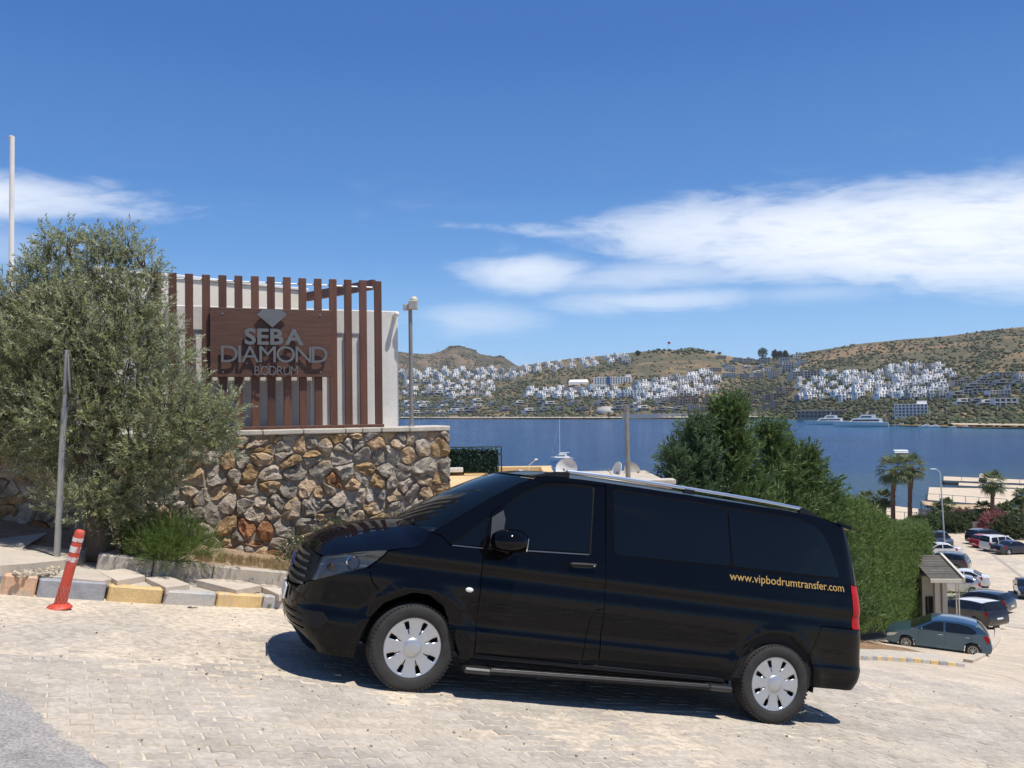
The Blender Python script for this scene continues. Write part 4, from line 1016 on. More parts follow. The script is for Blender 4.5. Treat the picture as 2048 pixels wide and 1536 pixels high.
# fog lamp nests, lower intake lips, grille bars, plate
for s in (-1, 1):
    f_ = s > 0
    panel_obj('fog_lamp_recess', [U([(-.885, .385), (-.70, .40), (-.655, .47), (-.70, .52), (-.88, .50)])], lambda u, z: vmap(u, z, .003), US, ZS, M_plb, VAN, f_)
    mb = MB(); mb.sph((-.745, s*.725, .455), 1, 12, 8, (.03, .02, .042)); mb.build('fog_lamp', M_lens, VAN, True)
    for zc in (.355, .41, .465):
        panel_obj('intake_bar', [[(U0-UE, zc-.008)] + [(U0-UE*k/8, zc-.008) for k in range(7, 3, -1)] + [(U0-UE*k/8, zc+.006) for k in range(4, 8)] + [(U0-UE, zc+.006)]], lambda u, z: vmap(u, z, .012), US, ZS, M_plb, VAN, f_)
    for zc in (.69, .745, .80, .855, .905):
        e1 = u_of(-.868+.10*(zc-.70), zc)
        panel_obj('grille_bar', [[(U0-UE, zc-.013), ((U0-UE+e1)/2, zc-.013), (e1, zc-.008), (e1, zc+.008), ((U0-UE+e1)/2, zc+.013), (U0-UE, zc+.013)]], lambda u, z: vmap(u, z, .010), US, ZS, M_grb, VAN, f_)
mb = MB(); mb.bbox((-.980, 0, .555), (.014, .53, .115), .004, Matrix.Rotation(R(4), 3, 'Y')); npz = mb.build('number_plate', M_plate, VAN)
mb = MB(); mb.lathe([(0, .0), (.085, .004), (.10, 0), (.105, -.012)], 28, Matrix.Translation((-.962, 0, .775)) @ Matrix.Rotation(R(-82), 4, 'Y')); mb.build('grille_badge', pm('badge_blue_black', (.02, .03, .14), .1, .2, var=0, coat=1.0), VAN, True)
# web address along the flank
V, Fp = glyph('www.vipbodrumtransfer.com', .004)
x0, x1 = min(v.x for v in V), max(v.x for v in V)
bm = bmesh.new(); vv = [bm.verts.new((2.672+(v.x-x0)/(x1-x0)*1.20, 0, v.y)) for v in V]
for f in Fp:
    try: bm.faces.new([vv[i] for i in f])
    except ValueError: pass
bmesh.ops.remove_doubles(bm, verts=bm.verts, dist=1e-6)
ysc = .098
for k in range(1, 30):
    bmesh.ops.bisect_plane(bm, geom=list(bm.verts)+list(bm.edges)+list(bm.faces), dist=1e-7, plane_co=(2.672+k*.041, 0, 0), plane_no=(1, 0, 0))
for v in bm.verts:
    x = v.co.x; z = 1.160 + (x-2.672)*.020 + v.co.z*ysc; v.co = vmap(u_of(x, z), z, .0035)
me = bpy.data.meshes.new('web_address'); bm.to_mesh(me); bm.free(); me.materials.append(M_gold)
tag(link('web_address', me, VAN), 'gold lettering reading www.vipbodrumtransfer.com')
# ================================================================== VEGETATION
def leafmat(name, front, back, trans=.25, rough=.55, isl=.35, spec=.35):
    m = bpy.data.materials.new(name); m.use_nodes = True; t = NT(m.node_tree)
    g = t.n('ShaderNodeNewGeometry'); ri = g.outputs['Random Per Island']
    c = t.mix(g.outputs['Backfacing'], front, back)
    hv = t.n('ShaderNodeHueSaturation', inp={'Color': c}); t.put(hv.inputs['Value'], t.m('ADD', 1-isl, t.m('MULTIPLY', ri, 2*isl)))
    t.put(hv.inputs['Hue'], t.m('ADD', .475, t.m('MULTIPLY', t.m('FRACT', t.m('MULTIPLY', ri, 17.3)), .04)))
    bs = t.n('ShaderNodeBsdfPrincipled', inp={'Base Color': hv.outputs[0]}); bs.inputs['Roughness'].default_value = rough; bs.inputs['Specular IOR Level'].default_value = spec
    tl = t.n('ShaderNodeBsdfTranslucent', inp={'Color': hv.outputs[0]})
    t.put(t.n('ShaderNodeOutputMaterial').inputs[0], t.n('ShaderNodeMixShader', inp={0: trans, 1: bs.outputs[0], 2: tl.outputs[0]}).outputs[0]); MATS[name] = m
    return m
def leaf_quad(base, d, nrm, L, W):
    base = Vector(base); d = Vector(d).normalized(); s = d.cross(nrm).normalized(); n2 = s.cross(d)
    return [base, base + d*L*.45 + s*W/2 + n2*W*.15, base + d*L - n2*L*.08, base + d*L*.45 - s*W/2 + n2*W*.15]
def sprig(n=14, L=1.0, leaf=.30, wid=.07, ang_=48, seed=0, plumes=False, flat=.4):
    rr = random.Random(seed); v, f = [], []
    for i in range(n):
        t = .12 + .86*i/(n-1); a = (i % 2)*math.pi + i*1.25 + rr.uniform(-.4, .4)
        if plumes: a = (i % 2)*math.pi + rr.uniform(-flat, flat)
        an = R(ang_*(1-.45*t) + rr.uniform(-12, 12)); d = Vector((math.sin(an)*math.cos(a), math.sin(an)*math.sin(a), math.cos(an)))
        base = Vector((.06*math.sin(t*2.2), .04*t*t, t*L)); l = leaf*(1-.45*abs(t-.45))*rr.uniform(.8, 1.2)
        k = len(v); v += leaf_quad(base, d, Vector((rr.uniform(-1, 1), rr.uniform(-1, 1), rr.uniform(-1, 1)+.6)), l, wid*rr.uniform(.8, 1.25)); f.append((k, k+1, k+2, k+3))
    return [tuple(x) for x in v], f
def cloud(lobes, n, rng, shell=.45, upb=.5):
    """sample points + outward directions in a set of ellipsoids (centre, radii, weight)"""
    tot = sum(l[2] for l in lobes); P_, D_ = [], []
    for c, r, w_ in lobes:
        k = int(n*w_/tot); u = rng.normal(0, 1, (k, 3)); u /= np.linalg.norm(u, axis=1, keepdims=True)
        rad = rng.random((k, 1))**shell; p = u*rad*np.array(r) + np.array(c)
        d = u/np.array(r); d /= np.linalg.norm(d, axis=1, keepdims=True); d = d + np.array([0, 0, upb]) + rng.normal(0, .45, (k, 3))
        P_.append(p); D_.append(d)
    return np.concatenate(P_), np.concatenate(D_)
rng = np.random.default_rng(5)
M_olive = leafmat('olive_leaf', (.265, .290, .130), (.41, .44, .31), .32, .45, .42)
M_bark = pm('grey_bark', (.10, .075, .05), .95, var=.3, scale=10, bump=.9, bscale=25, stretch=(1, 1, .3), bdist=.03)

# --- olive tree
D0 = 9.75
ob_ = G(205, 1100, .40); ob_ = P(205, 1098, D0)
olive = empty('olive_tree', ob_); tag(olive, 'bushy silvery green olive tree in front of the stone wall', 'tree')
def rel(px, py, d): return P(px, py, d) - ob_
trunk = [(205, 1105, 9.75), (196, 1060, 9.75), (188, 1010, 9.75), (190, 950, 9.75), (200, 880, 9.75), (190, 800, 9.7)]
mb = MB(); mb.tube([rel(*p) for p in trunk], [.15, .13, .115, .10, .085, .06], 12)
limbs = [((190, 950), (120, 860), (60, 760), (40, 680)), ((196, 900), (260, 820), (300, 700), (290, 620)), ((200, 880), (150, 740), (140, 620), (132, 560)), ((190, 950), (290, 900), (380, 860), (440, 830)), ((200, 860), (220, 720), (228, 630), (240, 565)), ((190, 800), (170, 700), (118, 610), (104, 560))]
for lb in limbs:
    mb.tube([rel(a, b, D0 + .18*((i*7+a) % 5-2)/2*i/3) for i, (a, b) in enumerate(lb)], [.07, .045, .022, .006], 7)
mb.build('trunk', M_bark, olive, True)
def lobe(px, py, rx, ry, d=D0, rd=None, w_=None):
    k = d/FPX; c = rel(px, py, d); r = (rx*k, (rd if rd else (rx+ry)/2*k*.95), ry*k); return (tuple(c), r, w_ if w_ else r[0]*r[2])
lobes = [lobe(60, 710, 110, 105), lobe(160, 650, 115, 95), lobe(150, 820, 130, 95), lobe(255, 720, 78, 105), lobe(20, 800, 105, 95), lobe(-90, 740, 120, 135), lobe(270, 610, 45, 62), lobe(205, 555, 58, 45), lobe(95, 570, 48, 48), lobe(20, 610, 55, 55), lobe(-60, 610, 60, 50),
         lobe(103, 492, 12, 36, w_=.022), lobe(140, 492, 11, 34, w_=.020), lobe(188, 500, 13, 34, w_=.022), lobe(252, 500, 16, 34, w_=.024), lobe(220, 505, 12, 26, w_=.015), lobe(308, 560, 14, 28, w_=.015), lobe(72, 528, 20, 20, w_=.014), lobe(285, 520, 14, 22, w_=.014),
         lobe(340, 810, 62, 68, 9.7), lobe(395, 855, 58, 54, 9.9), lobe(445, 835, 22, 30, 9.9, w_=.028), lobe(438, 890, 26, 40, 10.0, w_=.036), lobe(300, 880, 95, 68), lobe(320, 945, 68, 50, 9.9), lobe(250, 960, 70, 50), lobe(120, 900, 95, 48, 9.9), lobe(10, 880, 90, 42, 10), lobe(345, 690, 22, 26, w_=.022), lobe(325, 640, 18, 30, w_=.018), lobe(365, 720, 14, 14, w_=.008), lobe(395, 760, 16, 14, w_=.008), lobe(225, 1010, 50, 34, w_=.045), lobe(466, 803, 14, 9, 9.9, w_=.008), lobe(180, 1000, 85, 48, 9.6, w_=.09), lobe(120, 960, 52, 38, 9.8, w_=.035), lobe(250, 1040, 42, 28, 9.7, w_=.035)]
pts, dirs = cloud(lobes, 8800, rng, .42, .75)
tv, tf = sprig(16, 1.0, .30, .066, 50, 3)
v_, f_ = scatter(tv, tf, pts, dirs, rng.random(len(pts))*6.3, rng.uniform(.13, .25, len(pts)))
crown = link('crown', fast_mesh('olive_crown', v_, f_, M_olive), olive); tag(crown, kind='stuff')
# twigs show inside
mb = MB()
for c, r, w_ in lobes[:20]:
    for k in range(7):
        a = Vector(c) + Vector((random.uniform(-.7, .7)*r[0], random.uniform(-.7, .7)*r[1], -r[2]*.8)); b = Vector(c) + Vector((random.uniform(-.8, .8)*r[0], random.uniform(-.8, .8)*r[1], r[2]*random.uniform(.2, .9)))
        mb.tube([a, (a+b)/2+Vector((random.uniform(-.05, .05), 0, 0)), b], [.010, .007, .003], 4, cap=False)
tag(mb.build('twigs', M_bark, olive), kind='stuff')

# --- shrubs and dry grass in the bed
def bush(name, label, cat, px, py, d, rx, ry, n, tmpl, mat, smin, smax, upb=1.2, flowers=0, fcol=None, rdk=.8, shell=.5):
    b = P(px, py, d); o = empty(name, b); tag(o, label, cat)
    k = d/FPX; lob = [((rx*k*a_, rx*k*rdk*c_, ry*k*.8*b_), (rx*k*.52*b_, rx*k*rdk*.55, ry*k*.85*b_), b_) for a_, b_, c_ in ((-.55, .75, .2), (-.1, 1.15, 0), (.35, .9, -.2), (.75, .6, .1), (.1, .7, -.5))]
    p_, d_ = cloud(lob, n, rng, shell, upb); p_[:, 2] = np.maximum(p_[:, 2], .01)
    v, f = scatter(*tmpl, p_, d_, rng.random(len(p_))*6.3, rng.uniform(smin, smax, len(p_)))
    tag(link('foliage', fast_mesh('foliage', v, f, mat), o), kind='stuff')
    mb = MB()
    for i in range(9):
        a = i*.7; mb.tube([(.03*math.cos(a), .03*math.sin(a), -.12), (.4*rx*k*math.cos(a), .4*rx*k*rdk*math.sin(a), ry*k*.7), (.7*rx*k*math.cos(a), .7*rx*k*rdk*math.sin(a), ry*k*1.5)], [.010, .007, .003], 5)
    mb.build('stems', M_bark, o)
    if flowers:
        q, e = cloud(lob, flowers, rng, .12, .6); bm_v, bm_f = blob(4); v, f = scatter(bm_v, bm_f, q, e, rng.random(len(q))*6, rng.uniform(.008, .016, len(q)))
        tag(link('flowers', fast_mesh('flowers', v, f, fcol), o), kind='stuff')
    return o
M_fen = leafmat('fresh_green_leaf', (.12, .19, .036), (.14, .21, .06), .35, .6, .3)
M_scr = leafmat('dusty_green_leaf', (.095, .115, .045), (.13, .15, .07), .25, .6, .35)
M_dry = leafmat('dry_grass', (.34, .25, .11), (.36, .27, .13), .3, .8, .35)
M_wfl = pm('white_petals', (.72, .68, .62), .7, var=.1)
M_pfl = pm('pink_petals', (.62, .30, .30), .7, var=.2)
feather = sprig(18, 1.0, .24, .022, 38, 9)
small = sprig(14, 1.0, .22, .075, 55, 12)
grass = ([], [])
gv, gf = [], []
for i in range(7):
    a = i*.9; k = len(gv); q = Vector((.12*math.cos(a*2.1), .12*math.sin(a*2.1), 0)); t = q + Vector((.25*math.cos(a), .25*math.sin(a), 1.0*(.7+.05*i))); w_ = Vector((-math.sin(a), math.cos(a), 0))*.018
    gv += [tuple(q-w_), tuple(q+w_), tuple((q+t)/2+w_*.8+Vector((0, 0, .1))), tuple(t)]; gf.append((k, k+1, k+2, k+3))
bush('green_shrub', 'feathery bright green shrub overhanging the concrete edging below the olive', 'shrub', 330, 1128, 9.78, 82, 50, 1200, feather, M_fen, .14, .30, 1.0)
bush('green_shrub', 'small green shoot with white flowers at the foot of the olive trunk', 'shrub', 250, 1100, 10.0, 26, 62, 240, small, M_fen, .10, .18, 1.4, 12, M_wfl)
bush('flowering_shrub', 'dusty green shrub with tiny white flowers behind the bonnet of the van', 'shrub', 700, 1125, 11.25, 115, 42, 1500, small, M_scr, .08, .17, 1.0, 150, M_wfl)
bush('flowering_shrub', 'low green shrub with pale flowers beside the nose of the van', 'shrub', 600, 1140, 10.9, 52, 36, 480, small, M_scr, .08, .15, 1.0, 50, M_wfl)
bush('flowering_shrub', 'sprawling weed with pink and white flowers climbing the foot of the wall', 'shrub', 800, 1090, 11.9, 110, 32, 420, feather, M_scr, .12, .24, 1.2, 150, M_pfl, .5)
pos, D_ = [], []
for i in range(1500):
    px = random.uniform(390, 660); t = random.random(); py = 1108 + (px-390)*.11 + t*14
    if noise.noise(Vector((px*.05, t*3, 1))) < -.05: continue
    p = G(px, py, .40); pos.append(tuple(p)); D_.append((random.gauss(0, .25), random.gauss(0, .25), 1))
v, f = scatter(gv, gf, pos, D_, np.random.rand(len(pos))*6.3, np.random.uniform(.03, .10, len(pos)))
tag(link('dry_grass', fast_mesh('dry_grass', v, f, M_dry)), 'straw coloured dry grass along the concrete edging', 'grass', kind='stuff')
# tufts in kerb joints
pos, D_ = [], []
for px, py in ((536, 1216), (538, 1214), (430, 1192), (326, 1182), (497, 1180)):
    for k in range(5):
        p = G(px+random.uniform(-3, 3), py, .02); pos.append(tuple(p)); D_.append((random.gauss(0, .3), -.2, 1))
v, f = scatter(gv, gf, pos, D_, np.random.rand(len(pos))*6.3, np.random.uniform(.03, .06, len(pos)))
tag(link('weeds', fast_mesh('weeds', v, f, M_fen)), 'tiny green weeds in the kerb joints', 'weeds', kind='stuff')

# --- conifers behind the van
M_con = leafmat('cypress_green', (.095, .155, .045), (.11, .17, .06), .34, .6, .42)
M_conb = leafmat('conifer_blue_green', (.085, .145, .065), (.10, .155, .08), .34, .6, .42)
M_core = pm('dark_core', (.030, .036, .016), .95, var=.3, scale=3)  # dark fill: shade inside the hedge put into the colour
plume = sprig(12, 1.0, .42, .085, 42, 21, True, .7)
def conifer(name, label, top, base_d, rad, zb, n, mat, lean=0.0, smin=.35, smax=.75):
    t = P(top[0], top[1], base_d); o = empty(name, (t.x, t.y, zb)); tag(o, label, 'tree', 'conifers behind the van')
    H = t.z-zb; mb = MB(); mb.tube([(0, 0, -.3), (.05, 0, H*.5), (lean, 0, H*.97)], [.16, .10, .02], 8); mb.build('trunk', M_bark, o, True)
    nb = 26; P_, D_ = [], []
    for b in range(nb*5):
        h = random.random()**.85*.98; az_ = random.random()*6.283; Lb = rad*(1-h)**1.05*(.72 + .5*random.random()) + .10
        m = max(4, int(n/(nb*5)*(.4+1.2*(1-h))))
        for k in range(m):
            q = (k+.6)/m; z = H*(.04+.96*h) + Lb*q*.55 - .12*q*q + random.gauss(0, .10)
            w2 = random.gauss(0, .16+.10*q); c, s = math.cos(az_), math.sin(az_)
            P_.append((lean*h + c*Lb*q - s*w2, s*Lb*q + c*w2, min(z, H*.97+.1*random.random())))
            D_.append((c*.55 + random.gauss(0, .35), s*.55 + random.gauss(0, .35), .75 + random.gauss(0, .25)))
    v, f = scatter(*plume, P_, D_, np.random.rand(len(P_))*6.3, np.random.uniform(smin, smax, len(P_)))
    tag(link('crown', fast_mesh('conifer_crown', v, f, mat), o), kind='stuff')
    return o
for lab, top, d, r, n, m, ln in [('tallest feathery conifer rising behind the middle of the van', (1455, 800), 30.0, 2.7, 4000, M_con, 0), ('bluish green conifer left of the tallest one behind the van', (1388, 850), 29.0, 2.0, 2400, M_conb, 0),
                     ('pointed conifer just right of the tallest one', (1540, 850), 31.5, 2.3, 2800, M_con, .1), ('bushy conifer sloping down towards the rear of the van', (1600, 900), 32.5, 1.9, 2400, M_con, .1),
                     ('short conifer beside the rear spoiler of the van', (1652, 968), 33.5, 1.5, 1600, M_con, 0), ('low conifer at the left edge of the group beside the grey pole', (1350, 905), 28.5, 1.2, 1400, M_conb, 0)]:
    q = P(top[0], top[1], d); conifer('conifer', lab, top, d, r, ground(q.x, q.y), n, m, ln)

# --- clipped hedge along the side road
def hedge(name, label, stations, thick, n, mat, smin=.28, smax=.55):
    """stations: (px, y_top, y_bottom, d) along the visible face"""
    A = [(P(a, b, d), P(a, c, d)) for a, b, c, d in stations]
    for tp_, bt_ in A: bt_.z = min(bt_.z, ground(bt_.x, bt_.y)+.35)
    o = empty(name, A[0][1]); tag(o, label, 'hedge'); org = A[0][1]
    seg = [(A[i+1][1]-A[i][1]).length for i in range(len(A)-1)]; tot = sum(seg)
    back = []
    for i in range(len(A)):
        d = (A[min(i+1, len(A)-1)][1]-A[max(i-1, 0)][1]); nn = Vector((-d.y, d.x, 0)).normalized(); back.append(nn if nn.y > 0 or nn.x < 0 else -nn)
    P_, D_ = [], []
    for k in range(n):
        s = random.random()*tot; i = 0
        while i < len(seg)-1 and s > seg[i]: s -= seg[i]; i += 1
        t = s/seg[i]; tp = A[i][0].lerp(A[i+1][0], t); bt = A[i][1].lerp(A[i+1][1], t); nn = back[i].lerp(back[i+1], t)
        top = random.random() < .30
        colm = noise.noise(Vector(((i+t)*5.5, 0, 2)))*.35 + noise.noise(Vector(((i+t)*17, 3, 2)))*.25
        hh = (.97+.06*random.random()+.05*colm) if top else random.random()
        dep = (random.random()*thick) if top else max(0, -.10 + .35*abs(random.gauss(0, .5)) + .5*max(0, colm) + .25*noise.noise(Vector(((i+t)*6, hh*4, 7))))
        if not top and hh < .06 and random.random() < .5: continue
        p = bt.lerp(tp, hh) + nn*dep
        P_.append(tuple(p-org)); D_.append((-nn.x*.45+random.gauss(0, .22), -nn.y*.45+random.gauss(0, .22), 1.0 if not top else 1.3))
    v, f = scatter(*plume, P_, D_, np.random.rand(len(P_))*6.3, np.random.uniform(smin, smax, len(P_)))
    tag(link('foliage', fast_mesh('hedge_foliage', v, f, mat), o), kind='stuff')
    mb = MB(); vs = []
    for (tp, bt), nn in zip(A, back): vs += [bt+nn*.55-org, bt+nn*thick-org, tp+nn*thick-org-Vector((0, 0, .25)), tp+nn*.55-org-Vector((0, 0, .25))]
    m = len(A); mb.add(vs, [(i*4+k, i*4+(k+1) % 4, (i+1)*4+(k+1) % 4, (i+1)*4+k) for i in range(m-1) for k in range(4)] + [(0, 1, 2, 3), (4*m-4, 4*m-3, 4*m-2, 4*m-1)]); mb.build('dark_core', M_core, o)  # solid dark core added to block the view through the hedge
    return o
M_hed = leafmat('hedge_green', (.125, .195, .052), (.14, .21, .065), .38, .6, .45)
hedge('clipped_hedge', 'tall clipped green hedge behind the blue hatchback', [(1655, 1006, 1265, 33), (1700, 1020, 1272, 34.5), (1730, 1024, 1268, 36.5), (1760, 1044, 1262, 39), (1785, 1066, 1255, 42), (1808, 1070, 1245, 45), (1835, 1066, 1233, 48), (1862, 1072, 1218, 51)], 2.6, 8500, M_hed)
hedge('clipped_hedge', 'lower hedge beside the far end of the side road', [(1795, 1072, 1120, 80), (1830, 1058, 1108, 94), (1862, 1046, 1092, 108), (1888, 1042, 1075, 118)], 2.5, 2200, M_hed, .4, .8)
# ================================================================== CARS
def paint(name, c, metal=.25, rough=.3): return pm(name, c, rough, metal, var=.03, coat=1.0)
M_cglass = glass('car_glass', (.012, .014, .016), .03)
KINDS = {
 'hatch': dict(L=4.25, W=1.77, ax=(.86, 3.51), r=.315, ground=.20,
    nose=[(.20, .20), (.05, .30), (.0, .46), (.02, .60), (.09, .69)], hood=[(.09, .69), (.35, .80), (.70, .89), (1.06, .97)], ws=[(1.06, .97), (1.45, 1.19), (1.88, 1.405)],
    roof=[(1.88, 1.405), (2.3, 1.465), (2.8, 1.475), (3.3, 1.44), (3.68, 1.375)], rw=[(3.68, 1.375), (3.92, 1.20), (4.07, 1.03)], tail=[(4.07, 1.03), (4.16, .90), (4.22, .66), (4.25, .48), (4.20, .28), (4.10, .22)],
    win=[[(1.30, 1.0), (1.96, 1.36), (2.30, 1.405), (2.36, 1.40), (2.36, 1.005)], [(2.44, 1.005), (2.44, 1.405), (3.0, 1.395), (3.36, 1.33), (3.60, 1.20), (3.66, 1.09), (3.52, 1.02)]]),
 'sedan': dict(L=4.55, W=1.77, ax=(.88, 3.52), r=.31, ground=.20,
    nose=[(.20, .20), (.05, .30), (.0, .46), (.02, .58), (.09, .66)], hood=[(.09, .66), (.40, .77), (.80, .87), (1.15, .93)], ws=[(1.15, .93), (1.6, 1.17), (2.0, 1.36)],
    roof=[(2.0, 1.36), (2.4, 1.43), (2.9, 1.43), (3.25, 1.37)], rw=[(3.25, 1.37), (3.6, 1.19), (3.88, 1.04)], tail=[(3.88, 1.04), (4.2, 1.02), (4.46, .97), (4.52, .75), (4.55, .48), (4.50, .28), (4.38, .22)],
    win=[[(1.42, .97), (2.05, 1.31), (2.40, 1.37), (2.46, 1.37), (2.46, .98)], [(2.54, .98), (2.54, 1.37), (2.95, 1.36), (3.25, 1.28), (3.62, 1.08), (3.5, 1.0)]]),
 'suv': dict(L=4.75, W=1.92, ax=(.90, 3.72), r=.375, ground=.26,
    nose=[(.20, .28), (.04, .40), (.0, .60), (.02, .85), (.10, .98)], hood=[(.10, .98), (.40, 1.06), (.85, 1.11), (1.20, 1.15)], ws=[(1.20, 1.15), (1.55, 1.42), (1.86, 1.66)],
    roof=[(1.86, 1.66), (2.3, 1.74), (3.0, 1.75), (3.7, 1.72), (4.25, 1.66)], rw=[(4.25, 1.66), (4.45, 1.40), (4.56, 1.18)], tail=[(4.56, 1.18), (4.68, 1.0), (4.74, .70), (4.72, .45), (4.62, .30)],
    win=[[(1.45, 1.19), (1.94, 1.60), (2.35, 1.66), (2.42, 1.66), (2.42, 1.20)], [(2.50, 1.20), (2.50, 1.66), (3.35, 1.66), (3.35, 1.21)], [(3.43, 1.21), (3.43, 1.66), (4.10, 1.60), (4.24, 1.40), (4.25, 1.23)]]),
 'mpv': dict(L=4.40, W=1.77, ax=(.84, 3.60), r=.315, ground=.22,
    nose=[(.18, .24), (.04, .34), (.0, .52), (.03, .70), (.10, .80)], hood=[(.10, .80), (.35, .92), (.65, 1.0), (.95, 1.08)], ws=[(.95, 1.08), (1.35, 1.38), (1.75, 1.64)],
    roof=[(1.75, 1.64), (2.2, 1.75), (3.0, 1.78), (3.7, 1.76), (4.12, 1.70)], rw=[(4.12, 1.70), (4.24, 1.40), (4.30, 1.10)], tail=[(4.30, 1.10), (4.36, .85), (4.40, .52), (4.34, .30), (4.25, .26)],
    win=[[(1.20, 1.12), (1.80, 1.57), (2.10, 1.64), (2.18, 1.64), (2.18, 1.12)], [(2.26, 1.12), (2.26, 1.65), (3.15, 1.66), (3.15, 1.12)], [(3.24, 1.12), (3.24, 1.65), (3.95, 1.60), (4.02, 1.25), (4.0, 1.14)]]),
 'estate': dict(L=4.75, W=1.82, ax=(.90, 3.68), r=.325, ground=.20,
    nose=[(.20, .20), (.05, .30), (.0, .46), (.02, .60), (.10, .70)], hood=[(.10, .70), (.45, .82), (.85, .91), (1.2, .97)], ws=[(1.2, .97), (1.6, 1.20), (2.0, 1.39)],
    roof=[(2.0, 1.39), (2.5, 1.47), (3.2, 1.47), (3.9, 1.42), (4.2, 1.38)], rw=[(4.2, 1.38), (4.45, 1.18), (4.56, 1.02)], tail=[(4.56, 1.02), (4.68, .85), (4.74, .55), (4.72, .32), (4.60, .22)],
    win=[[(1.45, 1.0), (2.08, 1.34), (2.45, 1.405), (2.52, 1.405), (2.52, 1.0)], [(2.60, 1.0), (2.60, 1.405), (3.38, 1.39), (3.38, 1.01)], [(3.46, 1.02), (3.46, 1.385), (4.05, 1.33), (4.20, 1.15), (4.12, 1.04)]])}
CARMESH = {}
def car_geo(kind, step):
    K = KINDS[kind]; L, W = K['L'], K['W']; belt = K['win'][0][0][1]
    def yb(x, z):
        w_ = W/2; 
        w_ *= 1 - .16*max(0, (.55-x)/.55)**2.2 - .13*max(0, (x-(L-.5))/.5)**2.4
        if z > belt: w_ -= (z-belt)*.33 + .02*max(0, z-belt-.3)
        else: w_ -= .10*max(0, (.42-z)/.25)**2 + .03*((belt-.18-z)**2 if z < belt-.18 else 0) + .015*max(0, (z-belt+.08)/.08)
        for a in K['ax']: w_ += .012*math.exp(-((math.hypot(x-a, z-K['r'])-K['r']*1.2)/.05)**2)
        return w_
    prof = K['nose'] + K['hood'][1:] + K['ws'][1:] + K['roof'][1:] + K['rw'][1:] + K['tail'][1:]
    low = []
    for a in reversed(K['ax']):
        low += [(a+K['r']*1.20*math.cos(t), max(K['ground'], K['r']+K['r']*1.20*math.sin(t))) for t in np.linspace(-.30, math.pi+.30, 13)]
    poly = prof + [(L-.25, K['ground'])] + low + [(K['nose'][0][0]+.05, K['ground'])]
    return K, yb, poly
def strip(path, yb, nx_=8, crown=.035, inset=1.0, off=0.0, sub=3):
    pts = catmull([Vector(p) for p in path], sub) if len(path) > 2 else [Vector(p) for p in path]
    vs = []
    for i, p in enumerate(pts):
        d = (pts[min(i+1, len(pts)-1)]-pts[max(i-1, 0)]).normalized(); n = Vector((-d.y, d.x)); w_ = yb(p.x, p.y)*inset
        for k in range(nx_+1):
            t = -1+2*k/nx_; c = crown*(1-t*t)+off
            vs.append((p.x+n.x*c, t*w_, p.y+n.y*c))
    m = nx_+1; fs = [(i*m+k, i*m+k+1, (i+1)*m+k+1, (i+1)*m+k) for i in range(len(pts)-1) for k in range(nx_)]
    return vs, fs
